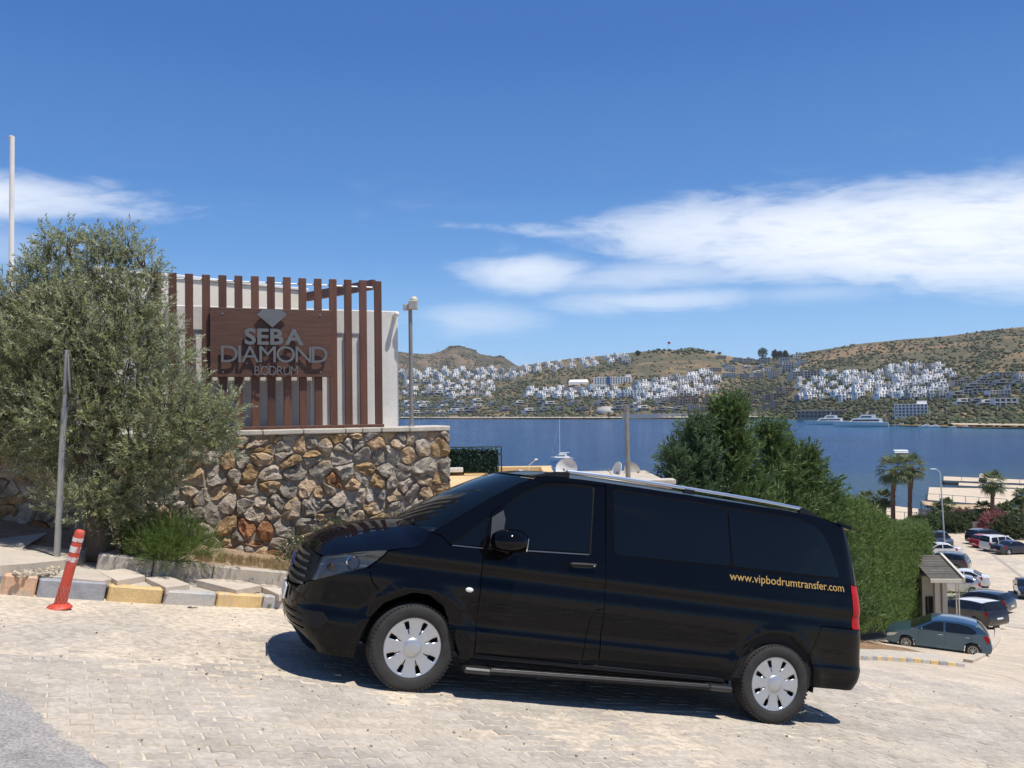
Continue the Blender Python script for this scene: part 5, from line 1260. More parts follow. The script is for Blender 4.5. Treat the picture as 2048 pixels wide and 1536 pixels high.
def car(name, label, kind, mat, A, B, step=.22, roofmat=None, detail=True, rimmat=None):
    """A, B: contact points of front and rear axle middles on the ground"""
    K, yb, poly = car_geo(kind, step); ax = (B-A).normalized(); up = Vector((0, 0, 1)); ay = up.cross(ax).normalized(); az_ = ax.cross(ay)
    org = A - ax*K['ax'][0]
    o = empty(name, mat=Matrix.Translation(org) @ Matrix((ax, ay, az_)).transposed().to_4x4()); tag(o, label, 'car', 'cars parked beside the side road')
    fm = lambda u, z, off=0.0: Vector((u, -(yb(u, z)+off), z))
    us = list(np.arange(0.0, K['L'], step)); zs = list(np.arange(.2, 1.8, step*.5))
    mb = MB()
    for fl in (False, True):
        V, Fs, N = panel(poly, fm, us, zs, fl); mb.add(V, Fs)
    for nm in ('nose', 'hood', 'roof', 'tail'):
        if nm == 'roof' and roofmat: continue
        vs, fs = strip(K[nm], yb, crown=.035 if nm != 'nose' else .05); mb.add(vs, fs)
    mb.add([(K['ax'][0]+.5, -.7, .24), (K['ax'][1]-.5, -.7, .24), (K['ax'][1]-.5, .7, .24), (K['ax'][0]+.5, .7, .24)], [(0, 1, 2, 3)])
    b = mb.build('body', mat, o, True, None, 40)
    if roofmat: vs, fs = strip(K['roof'], yb, crown=.04); MB().add(vs, fs).build('roof', roofmat, o, True, None, 40)
    vs, fs = strip(K['ws'], yb, inset=.97, off=.004); MB().add(vs, fs).build('windscreen', M_cglass, o, True, None, 40)
    vs, fs = strip(K['rw'], yb, inset=.95, off=.004); MB().add(vs, fs).build('rear_window', M_cglass, o, True, None, 40)
    for fl in (False, True):
        for wp in K['win']: panel_obj('side_window', [round_poly(wp, .04, 3)], lambda u, z: fm(u, z, .006), us, zs, M_cglass, o, fl)
        t0 = K['tail'][0]; zt_ = t0[1]; x_ = t0[0]; s = 1 if fl else -1
        tl = [(x_-.18, zt_-.02), (x_+.01, zt_-.01), (x_+.07, zt_-.14), (x_+.085, zt_-.34), (x_-.02, zt_-.33), (x_-.06, zt_-.14)]
        panel_obj('tail_light', [tl], lambda u, z: fm(u, z, .008), us, zs, M_redl, o, fl)
        h0 = K['hood'][0]; hx, hz = h0
        panel_obj('headlight', [[(hx-.03, hz-.16), (hx-.02, hz-.04), (hx+.12, hz+.01), (hx+.42, hz+.05), (hx+.30, hz-.06), (hx+.10, hz-.14)]], lambda u, z: fm(u, z, .008), us, zs, M_whl, o, fl)
        zb_ = K['win'][0][0][1]
        mb = MB(); mb.sph((K['ws'][0][0]+.42, s*(yb(1.5, zb_)+.10), zb_+.05), 1, 10, 6, (.07, .10, .065)); mb.build('door_mirror', mat, o, True)
        if detail:
            for hx_ in (K['win'][0][-1][0]-.12, K['win'][1][-1][0]-.22 if len(K['win']) == 2 else K['win'][1][-1][0]-.12):
                mb = MB(); mb.bbox((hx_, s*(yb(hx_, zb_-.13)+.012), zb_-.13), (.19, .03, .028), .008); mb.build('door_handle', M_chr if kind == 'hatch' else mat, o)
            for gx in (K['win'][0][0][0]+.05, K['win'][1][0][0]-.04):
                panel_obj('door_gap', [[(gx, .34), (gx+.007, .34), (gx+.007, zb_-.03), (gx, zb_-.03)]], lambda u, z: fm(u, z, .002), us, zs, M_dark, o, fl)
    mb = MB(); tp = K['tail'][-3]; mb.bbox((tp[0]+.04, 0, tp[1]), (.015, .52, .11), .003); mb.build('number_plate', M_plate, o)
    mb = MB(); tp = K['nose'][2]; mb.bbox((tp[0]-.06, 0, tp[1]), (.015, .52, .11), .003); mb.build('number_plate', M_plate, o)
    for a in K['ax']:
        for s in (-1, 1): wheel(o, (a, s*(K['W']/2-.105), K['r']), K['r'], .20, rimmat or M_hub, 5, s, 'alloy', 0, False, .66)
    return o
def on_ground(px, py, heading, K):
    c = G(px, py); h = R(heading); f = Vector((math.cos(h), math.sin(h), 0)); wb = K['ax'][1]-K['ax'][0]
    a, b = c + f*wb/2, c - f*wb/2; a.z, b.z = ground(a.x, a.y)+.005, ground(b.x, b.y)+.005
    return a, b
bA = P(1813, 1288, 39.3); bB = P(1936, 1309, 38.2); d = bB-bA
cA = bA; cB = bA + d.normalized()*2.65
cA.z = ground(cA.x, cA.y)+.004; cB.z = ground(cB.x, cB.y)+.004
car('blue_hatchback', 'metallic blue five door hatchback parked below the hedge', 'hatch', paint('metallic_blue', (.045, .105, .165), .5), cA, cB, .12)
M_white_p = paint('white_car_paint', (.74, .74, .73), 0); M_black_p = paint('black_metallic', (.012, .012, .015), .3); M_silver = paint('silver_paint', (.52, .53, .53), .7)
for lab, kind, m, px, py, hd, rm in [
  ('dark brown off-road car with a white roof behind the blue hatchback', 'suv', paint('dark_brown_paint', (.022, .017, .016), .4), 1936, 1250, 112, M_white_p),
  ('black estate car behind the spiky cycad', 'estate', paint('anthracite', (.022, .024, .026), .4), 1957, 1219, 128, None),
  ('silver hatchback parked beside the kiosk', 'hatch', M_silver, 1908, 1184, 160, None),
  ('white saloon parked just beyond the silver hatchback', 'sedan', M_white_p, 1922, 1170, 150, None),
  ('dark purple off-road car beyond the kiosk roof', 'suv', paint('dark_violet_paint', (.030, .026, .050), .4), 1886, 1139, 140, None),
  ('white car half hidden behind the kiosk roof', 'sedan', paint('white_car_paint_two', (.70, .70, .70), 0), 1876, 1112, 168, None),
  ('dark grey off-road car under the far hedge facing the camera', 'suv', paint('slate_grey_paint', (.06, .07, .08), .4), 1878, 1093, 262, None),
  ('black car driving up the road at the right edge', 'sedan', M_black_p, 2056, 1193, 246, None),
  ('dark off-road car first in the far row by the bushes', 'suv', paint('maroon_black', (.025, .014, .016), .3), 1975, 1087, 12, None),
  ('small red car between the far dark and white cars', 'hatch', paint('red_paint', (.42, .02, .02), .1), 1978, 1094, 14, None),
  ('white high roofed car in the far row', 'mpv', paint('white_van_paint', (.72, .72, .70), 0), 2002, 1101, 10, None),
  ('navy blue saloon nearest in the far row', 'sedan', paint('navy_paint', (.012, .016, .045), .3), 2030, 1107, 6, None)]:
    a, b = on_ground(px, py, hd, KINDS[kind]); nm = {'hatch': 'parked_hatchback', 'sedan': 'parked_saloon', 'suv': 'parked_off_roader', 'mpv': 'parked_people_carrier', 'estate': 'parked_estate_car'}[kind]
    car(nm, lab, kind, m, a, b, .3, rm, False)

# ================================================================== SIDE ROAD DETAILS
def path_strip(name, px, wid, hgt, mat, label, cat, kind='structure', sub=6):
    pts = [G(a, b) for a, b in px]; pts = catmull([Vector((p.x, p.y)) for p in pts], sub); vs = []; n = len(pts)
    for i, p in enumerate(pts):
        d = (pts[min(i+1, n-1)]-pts[max(i-1, 0)]).normalized(); q = Vector((-d.y, d.x))*wid/2
        for s, z in ((-1, -.05), (-1, hgt), (1, hgt), (1, -.05)):
            w_ = p + q*s; vs.append((w_.x, w_.y, ground(w_.x, w_.y)+z))
    mb = MB(); mb.add(vs, [(i*4+k, (i+1)*4+k, (i+1)*4+k+1, i*4+k+1) for i in range(n-1) for k in range(3)] + [(0, 1, 2, 3), (4*n-4, 4*n-1, 4*n-2, 4*n-3)])
    return tag(mb.build(name, mat), label, cat, kind=kind)
path_strip('parking_kerb', [(1936, 1325), (1956, 1316), (1978, 1300), (1994, 1280), (1996, 1262), (1988, 1244), (1984, 1215), (1982, 1190)], .32, .11, M_apron, 'pale concrete kerb curving round the parking bays', 'kerb')
path_strip('road_gutter', [(1905, 1331), (1970, 1345), (2048, 1364), (2150, 1392)], .22, .006, M_apron, 'pale concrete strip across the road', 'gutter')
path_strip('road_seam', [(2010, 1252), (2060, 1259), (2150, 1268)], .16, .006, pm('dark_seam', (.16, .13, .11), .9), 'dark drainage seam across the side road', 'seam')
path_strip('road_seam', [(1986, 1110), (2010, 1128), (2060, 1165), (2110, 1190)], .35, .008, pm('kerb_seam', (.36, .31, .25), .9), 'low divider along the far parking bays', 'seam')
# soil bank between hedge and striped kerb
rows = []
for f, off in ((0, .16), (.25, .30), (.6, .42), (1, .40)):
    r_ = []
    for k in range(15):
        t = k/14; a = Vector((1640+t*240, 1292+t*24)); b = Vector((1640+t*236, 1262+t*48)); q = a.lerp(b, f)
        p = P(q.x, q.y, 29.5 + 1.5*t + f*(4.5-3*t)); p.z = max(p.z, ground(p.x, p.y)+.05) + .06*noise.noise(p*1.5); r_.append(p)
    rows.append(r_)
mb = MB(); mb.add([p for r_ in rows for p in r_], [(j*15+i, j*15+i+1, (j+1)*15+i+1, (j+1)*15+i) for j in range(3) for i in range(14)])
tag(mb.build('soil_bank', pm('brown_soil', (.27, .165, .09), .98, var=.3, scale=1.5, bump=.9, bscale=8, fine=.3, bdist=.08), None, True), 'bank of bare brown soil below the hedge', 'soil', kind='structure')

# kiosk with a shingled roof
kz = 47.0; kc_ = P(1874, 1180, kz); gz = ground(kc_.x, kc_.y)
kio = empty('kiosk', (kc_.x, kc_.y, gz), R(-4)); tag(kio, 'small guard kiosk with a grey shingled roof beside the hedge', 'kiosk')
zf = P(1880, 1157, 46).z - gz; zb = P(1880, 1110, 48.6).z - gz
M_kw = pm('kiosk_wall', (.48, .44, .37), .85, var=.08); M_shn = pm('grey_shingle', (.125, .115, .10), .9, var=.2, scale=3, per=.2); M_fas = pm('pale_fascia', (.60, .56, .46), .7, var=.05)
hw = .95
x0k, x1k = -.85, hw
for i in range(14):
    t0, t1 = i/14, (i+1)/14; y0, y1 = -1.2+2.7*t0, -1.2+2.7*t1+.05; z0, z1 = zf+(zb-zf)*t0, zf+(zb-zf)*t1
    mb = MB(); mb.add([(x0k, y0, z0+.045), (x1k-.14, y0, z0+.045), (x1k-.14, y1, z1+.02), (x0k, y1, z1+.02), (x0k, y0, z0-.01), (x1k-.14, y0, z0-.01), (x1k-.14, y1, z1-.03), (x0k, y1, z1-.03)], [(0, 1, 2, 3), (7, 6, 5, 4), (0, 4, 5, 1), (1, 5, 6, 2), (2, 6, 7, 3), (3, 7, 4, 0)]); mb.build('shingle_course', M_shn, kio)
mb = MB(); bar(mb, (x1k-.06, -1.3, zf-.02), (x1k-.06, 1.55, zb+.0), .14, .30); mb.build('fascia', M_fas, kio)
mb = MB(); bar(mb, (x0k, -1.24, zf-.08), (x1k-.13, -1.24, zf-.08), .10, .20); mb.build('fascia', M_fas, kio)
mb = MB(); mb.box((-.25, .75, zf/2-.3), (1.0, 1.3, zf+.4)); mb.build('wall', M_kw, kio)
mb = MB(); mb.box((-.25, .09, 1.75), (.7, .06, 1.0)); wn = mb.build('window', M_cglass, kio)
for x in (.05, -.35): mb = MB(); mb.bbox((x, -.75, zf/2-.1), (.26, .26, zf+.1), .02); mb.build('pillar', M_kw, kio)
for x in (.58, .72): mb = MB(); mb.tube([(x, -1.0, -.2), (x, -1.0, zf)], .035, 8); mb.build('post', M_fas, kio)
mb = MB(); mb.bbox((.2, -1.6, .35), (1.9, .22, .9), .02); tag(mb.build('low_wall', pm('dark_low_wall', (.13, .10, .08), .9), None, False, Vector((kc_.x, kc_.y, gz))), 'low dark wall in front of the kiosk', 'low wall')
# cycad
def fronds(parent, n, L, nl, wid, mat, up0=.9, droop=1.2, z0=0.0, name='crown', leaf=.45):
    v, f = [], []
    for i in range(n):
        a = i*2.399+random.uniform(-.2, .2); e = up0*(1-(i/n)*1.3)+random.uniform(-.1, .1); p = Vector((0, 0, z0)); d = Vector((math.cos(a)*math.cos(e), math.sin(a)*math.cos(e), math.sin(e)))
        s = Vector((-math.sin(a), math.cos(a), 0)); st = L/nl*random.uniform(.85, 1.1)
        for k in range(nl):
            q = p + d*st; t = k/nl; w_ = leaf*L*math.sin(math.pi*(.12+.85*t))**.8
            for sg in (-1, 1):
                b = len(v); tip = p + d*st*1.6 + s*sg*w_ - Vector((0, 0, w_*.35)); v += [tuple(p), tuple(p+d*wid), tuple(tip), tuple(p.lerp(tip, .5)-d*wid*.3)]; f.append((b, b+1, b+2, b+3))
            p = q; d = (d - Vector((0, 0, droop*.9/nl*(.4+t)))).normalized()
    return tag(link(name, fast_mesh(name, v, f, mat), parent), kind='stuff')
M_palm = leafmat('palm_green', (.11, .145, .055), (.13, .16, .075), .28, .5, .4)
cp = G(1918, 1217); cy = empty('cycad', cp); tag(cy, 'spiky cycad in front of the black estate car', 'plant')
mb = MB(); mb.tube([(0, 0, -.1), (0, 0, .5)], [.22, .2], 10); mb.build('trunk', M_bark, cy, True); fronds(cy, 34, 2.0, 12, .05, M_palm, 1.1, 1.5, .5, leaf=.16)
def fan_palm(px, ptop, pbase, d, label, R_=2.3, lean=0):
    b = P(px, pbase, d); t = P(px+lean, ptop, d); b.z = ground(b.x, b.y); o = empty('fan_palm', b); tag(o, label, 'palm tree', 'palms on the beach')
    H = t.z-b.z-R_*.55; dx_ = t.x-b.x
    mb = MB(); mb.tube([(0, 0, -.4), (dx_*.3, 0, H*.4), (dx_, 0, H)], [.34, .27, .25], 10); mb.tube([(dx_*.8, 0, H*.66), (dx_, 0, H)], [.30, .46], 10); mb.build('trunk', pm('palm_trunk', (.16, .085, .055), .95, var=.35, scale=3, bump=.8, bscale=6, stretch=(1, 1, 3), bdist=.1) if 'palm_trunk' not in MATS else MATS['palm_trunk'], o, True)
    v, f = [], []
    for i in range(34):
        a = i*2.399; e = 1.25 - 2.2*(i/33)**.9 + random.uniform(-.12, .12); dv = Vector((math.cos(a)*math.cos(e), math.sin(a)*math.cos(e), math.sin(e))); s = Vector((-math.sin(a), math.cos(a), 0)); n_ = dv.cross(s)
        hub = Vector((dx_, 0, H)) + dv*R_*.50; k = len(v); v += [(dx_, 0, H), tuple(hub+s*.04), tuple(hub+dv*.02), tuple(hub-s*.04)]; f.append((k, k+1, k+2, k+3))
        for j in range(-5, 6):
            an = j*.26; bd_ = dv*math.cos(an)+s*math.sin(an); L_ = R_*.62*(1-.025*j*j/2); w_ = bd_.cross(n_).normalized()*.085
            tip = hub + bd_*L_ - Vector((0, 0, .18*R_*(1+.3*abs(j)/5))); k = len(v); m_ = hub + bd_*L_*.55; v += [tuple(hub), tuple(m_+w_), tuple(tip), tuple(m_-w_)]; f.append((k, k+1, k+2, k+3))
    tag(link('crown', fast_mesh('palm_crown', v, f, M_palm), o), kind='stuff')
    return o
fan_palm(1786, 916, 1056, 112, 'tall fan palm on the left of the close pair by the sea', 2.6); fan_palm(1820, 914, 1058, 113, 'tall slender fan palm on the right of the close pair', 2.3)
fan_palm(1733, 986, 1045, 118, 'short fan palm at the left end of the beach row', 1.5); fan_palm(1768, 984, 1052, 116, 'short fan palm just left of the tall pair', 1.7); fan_palm(1985, 948, 1062, 120, 'medium fan palm rising above the shade roofs', 2.1)
for px, pt, lab in ((1878, 1008, 'low palm left of the street lamp'), (1892, 1000, 'low palm right of the street lamp'), (1966, 1006, 'low palm left of the medium palm'), (2006, 1010, 'low palm right of the medium palm'), (2024, 1004, 'low palm near the right edge'), (2044, 980, 'taller palm cut off by the right edge')):
    fan_palm(px, pt, 1060, 122, lab, 1.5)
# bushes along the shore
M_bush = leafmat('shore_bush_green', (.060, .090, .030), (.075, .10, .04), .2, .6, .45); M_boug = leafmat('bougainvillea', (.34, .10, .10), (.30, .12, .11), .25, .6, .3)
ball = sprig(12, 1.0, .40, .16, 60, 31)
def shore_bush(px, py, d, rx, ry, lab, mat=M_bush, n=420):
    b = P(px, py, d); o = empty('shore_bush', b); tag(o, lab, 'bush'); k = d/FPX; lob = [((0, 0, ry*k*.8), (rx*k, rx*k*.8, ry*k), 1), ((rx*k*.5, 0, ry*k*.6), (rx*k*.6, rx*k*.6, ry*k*.7), .5), ((-rx*k*.5, .3, ry*k*.7), (rx*k*.5, rx*k*.6, ry*k*.7), .5)]
    p_, d_ = cloud(lob, n, rng, .35, .6); v, f = scatter(*ball, p_, d_, rng.random(len(p_))*6.3, rng.uniform(.5, .95, len(p_))); tag(link('foliage', fast_mesh('bush', v, f, mat), o), kind='stuff')
    mb = MB(); mb.tube([(0, 0, -1), (0, 0, ry*k)], [.15, .05], 6); mb.build('stem', M_bark, o)
for a in [(1905, 1060, 112, 26, 16, 'green bush left of the access gate by the shore'), (1935, 1058, 114, 28, 18, 'dark green bush in the middle of the shore planting'), (1925, 1050, 116, 14, 14, 'small pink flowering bush among the shore planting', M_boug, 260), (1995, 1072, 108, 28, 24, 'red flowering bush behind the far cars', M_boug, 420), (2030, 1078, 106, 34, 26, 'large green bush at the right behind the far cars', M_bush, 600), (1972, 1062, 113, 22, 15, 'green bush behind the far dark car'), (1850, 1062, 105, 18, 14, 'light green bush at the end of the far hedge'), (1762, 1062, 108, 22, 12, 'low bush under the tall palms')]:
    shore_bush(*a)
# street lamp by the shore
sb0 = P(1889, 1075, 98); sb0.z = ground(sb0.x, sb0.y); stp = P(1880, 945, 98); sl = empty('street_lamp', sb0); tag(sl, 'tall thin street lamp beside the far hedge', 'street lamp')
dz_ = stp - sb0; M_lampw = pm('painted_lamp_grey', (.45, .47, .48), .5, .2)
mb = MB(); mb.tube([(0, 0, 0), (dz_.x*.5, 0, dz_.z*.6), (dz_.x, 0, dz_.z)], [.10, .08, .06], 8); mb.build('mast', M_lampw, sl, True)
mb = MB(); mb.tube([dz_, dz_+Vector((-.35, 0, .35)), dz_+Vector((-.55, 0, .42))], [.05, .05, .04], 8); mb.bbox(dz_+Vector((-.8, 0, .40)), (.6, .22, .12), .03); mb.build('lamp_head', M_lampw, sl, True)

# ================================================================== BEACH CLUB PIERS
M_deck = pm('sun_bleached_deck', (.58, .47, .34), .85, var=.12, scale=.6, stretch=(1, 1, 1)); M_pile = pm('dark_pier_piles', (.05, .045, .04), .9, var=.3)
M_sail = pm('sand_shade_cloth', (.60, .44, .25), .85, var=.06, scale=.4, trans=.2); M_railg = pm('pier_railing', (.22, .23, .23), .6)
def pier(label, corners, z, posts=True, th=.35, nm='pier'):
    """corners: four (px, d) around the deck"""
    c = [P(px, 900, d) for px, d in corners]; o = empty(nm, (c[0].x, c[0].y, z)); tag(o, label, 'pier'); q = [Vector((p.x-c[0].x, p.y-c[0].y, 0)) for p in c]
    mb = MB(); mb.add([p for p in q] + [p-Vector((0, 0, th)) for p in q], [(0, 1, 2, 3), (7, 6, 5, 4)] + [(i, i+4, (i+1) % 4+4, (i+1) % 4) for i in range(4)]); mb.build('deck', M_deck, o)
    for a in range(2):
        n = 6
        for k in range(n+1):
            p = q[a*2].lerp(q[a*2+1], k/n); mb = MB(); mb.tube([p-Vector((0, 0, th)), p-Vector((0, 0, z-SEA+2))], .16, 6); mb.build('pile', M_pile, o)
            if posts and a == 0: mb = MB(); mb.tube([p, p+Vector((0, 0, 1.1))], .05, 5); mb.build('railing_post', M_railg, o)
    if posts:
        mb = MB(); mb.tube([q[0]+Vector((0, 0, 1.1)), q[1]+Vector((0, 0, 1.1))], .04, 5); mb.build('handrail', M_railg, o)
    return o
pier('low timber pier behind the tall palms', [(1745, 128), (1868, 124), (1862, 136), (1752, 146)], SEA+1.2)
pier('broad pale sun deck on the water', [(1852, 150), (2010, 140), (2040, 166), (1856, 172)], SEA+1.3)
pier('long thin outer jetty on the water', [(1885, 190), (2120, 176), (2120, 184), (1886, 200)], SEA+1.0, True)
pier('thin jetty parallel to the outer one', [(1915, 178), (2130, 166), (2130, 171), (1916, 184)], SEA+1.0, False)
pier('short cross jetty between the outer jetties', [(1955, 184), (1972, 183), (1974, 206), (1958, 206)], SEA+1.0, False)
def awning(label, corners, sag, mat, nm='shade_canopy'):
    """corners (px, py, d) of the cloth"""
    c = [P(*k) for k in corners]; o = empty(nm, (c[0].x, c[0].y, ground(c[0].x, c[0].y))); tag(o, label, 'canopy'); org = o.location.copy()
    vs = []; n = 10
    for j in range(n+1):
        for i in range(n+1):
            a, b = i/n, j/n; p = c[0].lerp(c[1], a).lerp(c[3].lerp(c[2], a), b); p.z -= sag*math.sin(math.pi*a)*(.6+.4*math.sin(math.pi*b)); vs.append(p-org)
    mb = MB(); mb.add(vs, [(j*(n+1)+i, j*(n+1)+i+1, (j+1)*(n+1)+i+1, (j+1)*(n+1)+i) for j in range(n) for i in range(n)]); cl = mb.build('cloth', mat, o, True); cl.modifiers.new('thick', 'SOLIDIFY').thickness = .05
    for p in c: mb = MB(); mb.tube([p-org, Vector((p.x-org.x, p.y-org.y, SEA-1-org.z))], .09, 6); mb.build('post', M_railg, o)
awning('sand coloured shade canopy sagging over the beach', [(1848, 1009, 128), (1978, 1018, 122), (1984, 1008, 134), (1842, 1001, 140)], .5, M_sail)
awning('pale canopy at the right end of the beach', [(2004, 1044, 112), (2120, 1046, 110), (2120, 1030, 124), (2010, 1032, 126)], .2, pm('cream_canopy', (.66, .58, .44), .85, var=.05))
sd_ = P(1960, 1063, 110); mb = MB(); mb.bbox((0, 0, .9), (1.9, .1, 1.3), .02); mb.box((0, .1, 0), (.12, .1, 2.0)); tag(mb.build('notice_board', pm('grey_notice', (.25, .27, .30), .6), None, False, Vector((sd_.x, sd_.y, ground(sd_.x, sd_.y)))), 'small grey notice board at the shore end of the road', 'notice board')

# ================================================================== ROOFTOPS BEHIND THE WALL
M_yroof = pm('yellow_render', (.66, .47, .24), .85, var=.08, scale=.8); M_beige = pm('beige_stone', (.50, .43, .33), .9, var=.15, scale=3, bump=.4, bscale=15)
ZR = P(1000, 944, 29).z
yb_ = empty('yellow_building', (-1.5, 25, ground(0, 25))); tag(yb_, 'flat roofed building with a yellow rendered parapet below the wall', 'building'); gz = yb_.location.z
mb = MB(); mb.box((-.6, 0, (ZR-gz)/2-.6), (6.6, 9.6, ZR-gz+1.0)); mb.build('wall', M_yroof, yb_)
for c, s_ in (((-.6, -4.75, ZR-gz), (6.9, .35, .26)), ((-.6, 4.75, ZR-gz), (6.9, .35, .26)), ((2.62, 0, ZR-gz), (.35, 9.1, .26)), ((-3.85, 0, ZR-gz), (.35, 9.1, .26))):
    mb = MB(); mb.bbox(c, s_, .02); mb.build('parapet', M_yroof, yb_)
mb = MB(); mb.bbox((-1.9, 4.2, ZR-gz+.10), (3.4, .7, .16), .02); mb.build('roof_ledge', M_white, yb_)
for px, d in ((968, 29.0), (1012, 24.6)):
    p = P(px, 940, d); mb = MB(); mb.tube([(p.x+1.5+.09*math.cos(t), p.y-25, ZR-gz+.13+.07+.11*math.sin(t)) for t in np.linspace(-1.2, 4.3, 12)], .02, 6); mb.build('roof_ring', pm('rusty_ring', (.12, .09, .07), .7) if 'rusty_ring' not in MATS else MATS['rusty_ring'], yb_)
sbld = empty('stone_building', (3.1, 27, ground(4, 27))); tag(sbld, 'beige stone parapet building below the satellite dishes', 'building'); gz2 = sbld.location.z; ZR2 = P(1260, 950, 27).z
mb = MB(); mb.box((0, 0, (ZR2-gz2)/2-.5), (2.9, 5, ZR2-gz2+.9)); mb.build('wall', M_beige, sbld); mb = MB(); mb.bbox((0, -2.4, ZR2-gz2), (3.1, .5, .14), .02); mb.build('coping', M_cop, sbld)
# artificial hedge panels
fp = empty('ivy_fence', P(953, 945, 29)); tag(fp, 'framed panel of dark green artificial ivy on the yellow roof', 'fence'); o_ = fp.location
M_fr = pm('green_black_frame', (.016, .035, .028), .5); M_ivy = leafmat('dark_plastic_ivy', (.028, .062, .045), (.035, .07, .05), .1, .5, .5)
def rp(px, py): return P(px, py, 29)-o_
xl, xr_ = rp(880, 940).x, rp(1003, 940).x; ztp, zbt = rp(953, 894).z, rp(953, 946).z
for x in (xl, rp(926, 900).x, xr_): mb = MB(); mb.bbox((x, 0, (ztp+zbt)/2-.05), (.05, .05, ztp-zbt+.1), .006); mb.build('post', M_fr, fp)
for z in (ztp, zbt+.02): mb = MB(); mb.bbox(((xl+xr_)/2, 0, z), (xr_-xl+.05, .04, .04), .006); mb.build('rail', M_fr, fp)
pos = [(random.uniform(xl+.05, xr_-.10-.05*random.random()), random.uniform(-.03, .03), random.uniform(zbt+.06, ztp-.03-.10*abs(math.sin(i*.37))*random.random())) for i in range(5200)]
lv = [[(0, 0, 0), (.5, .1, .5), (0, 0, 1), (-.5, .1, .5)], [(0, 1, 2, 3)]]
v, f = scatter(*lv, pos, np.random.normal(0, .5, (5200, 3))+np.array([[0, -.6, -.6]]), np.random.rand(5200)*6.3, np.random.uniform(.05, .10, 5200)); tag(link('ivy_leaves', fast_mesh('ivy', v, f, M_ivy), fp), kind='stuff')
def dish(label, px, py, d, rad, look, mat):
    c = P(px, py, d); o = empty('satellite_dish', (c.x, c.y, ZR)); tag(o, label, 'satellite dish'); cz = c.z-ZR
    q = Vector(look).normalized().to_track_quat('Z', 'Y').to_matrix().to_4x4(); Mx = Matrix.Translation((0, 0, cz)) @ q
    mb = MB(); mb.lathe([(0.001, -.10*rad/.35), (rad*.4, -.085*rad/.35), (rad*.75, -.04*rad/.35), (rad, .015), (rad, .03), (rad*.75, -.025*rad/.35), (rad*.4, -.07*rad/.35), (0.001, -.085*rad/.35)], 28, Mx); mb.build('reflector', mat, o, True)
    mb = MB(); mb.tube([(0, .05, -.3), (0, .05, cz-.05)], .025, 8); mb.build('mast', M_post, o, True)
    mb = MB(); mb.tube([Mx @ Vector((0, -rad*.95, 0)), Mx @ Vector((0, -rad*.3, rad*1.0))], .012, 6); mb.sph(Mx @ Vector((0, -rad*.3, rad*1.0)), .04, 8, 5); mb.build('feed_arm', M_post, o, True)
M_dish = pm('white_dish', (.72, .71, .68), .5, var=.04); M_dishg = pm('grey_dish', (.42, .39, .35), .6, var=.06)
dish('large white satellite dish above the front door of the van', 1133, 938, 28, .36, (-.3, -1, .35), M_dish)
dish('white satellite dish seen nearly edge on beside the grey pole', 1234, 941, 28, .30, (-.9, -.33, .35), M_dish)
dish('grey satellite dish right behind the grey pole', 1264, 943, 28.6, .33, (.55, -1, .35), M_dishg)
pp0 = P(1256, 948, 26.6); pp1 = P(1253, 811, 26.6); po = empty('utility_pole', (pp0.x, pp0.y, ground(pp0.x, pp0.y))); tag(po, 'plain grey metal pole standing in front of the sea', 'pole')
mb = MB(); mb.tube([(0, 0, 0), (0, 0, pp0.z-po.location.z), (pp1.x-pp0.x, 0, pp1.z-po.location.z)], [.085, .078, .07], 12); mb.build('shaft', M_post, po, True)
mb = MB(); mb.lathe([(.0, .03), (.085, .02), (.085, -.10), (.07, -.12)], 12, Matrix.Translation((pp1.x-pp0.x, 0, pp1.z-po.location.z))); mb.build('cap', M_post, po, True)
a = P(1058, 930, 28.5); b = P(1072, 919, 28.5); mb = MB(); mb.tube([Vector((0, 0, ZR-a.z-.3)), (0, 0, 0), b-a], .012, 6); mb.sph(b-a, .045, 8, 6, (1.4, 1, .7)); tag(mb.build('roof_spotlight', M_dish, None, True, a), 'tiny white spotlight on a thin arm above the yellow roof', 'spotlight')
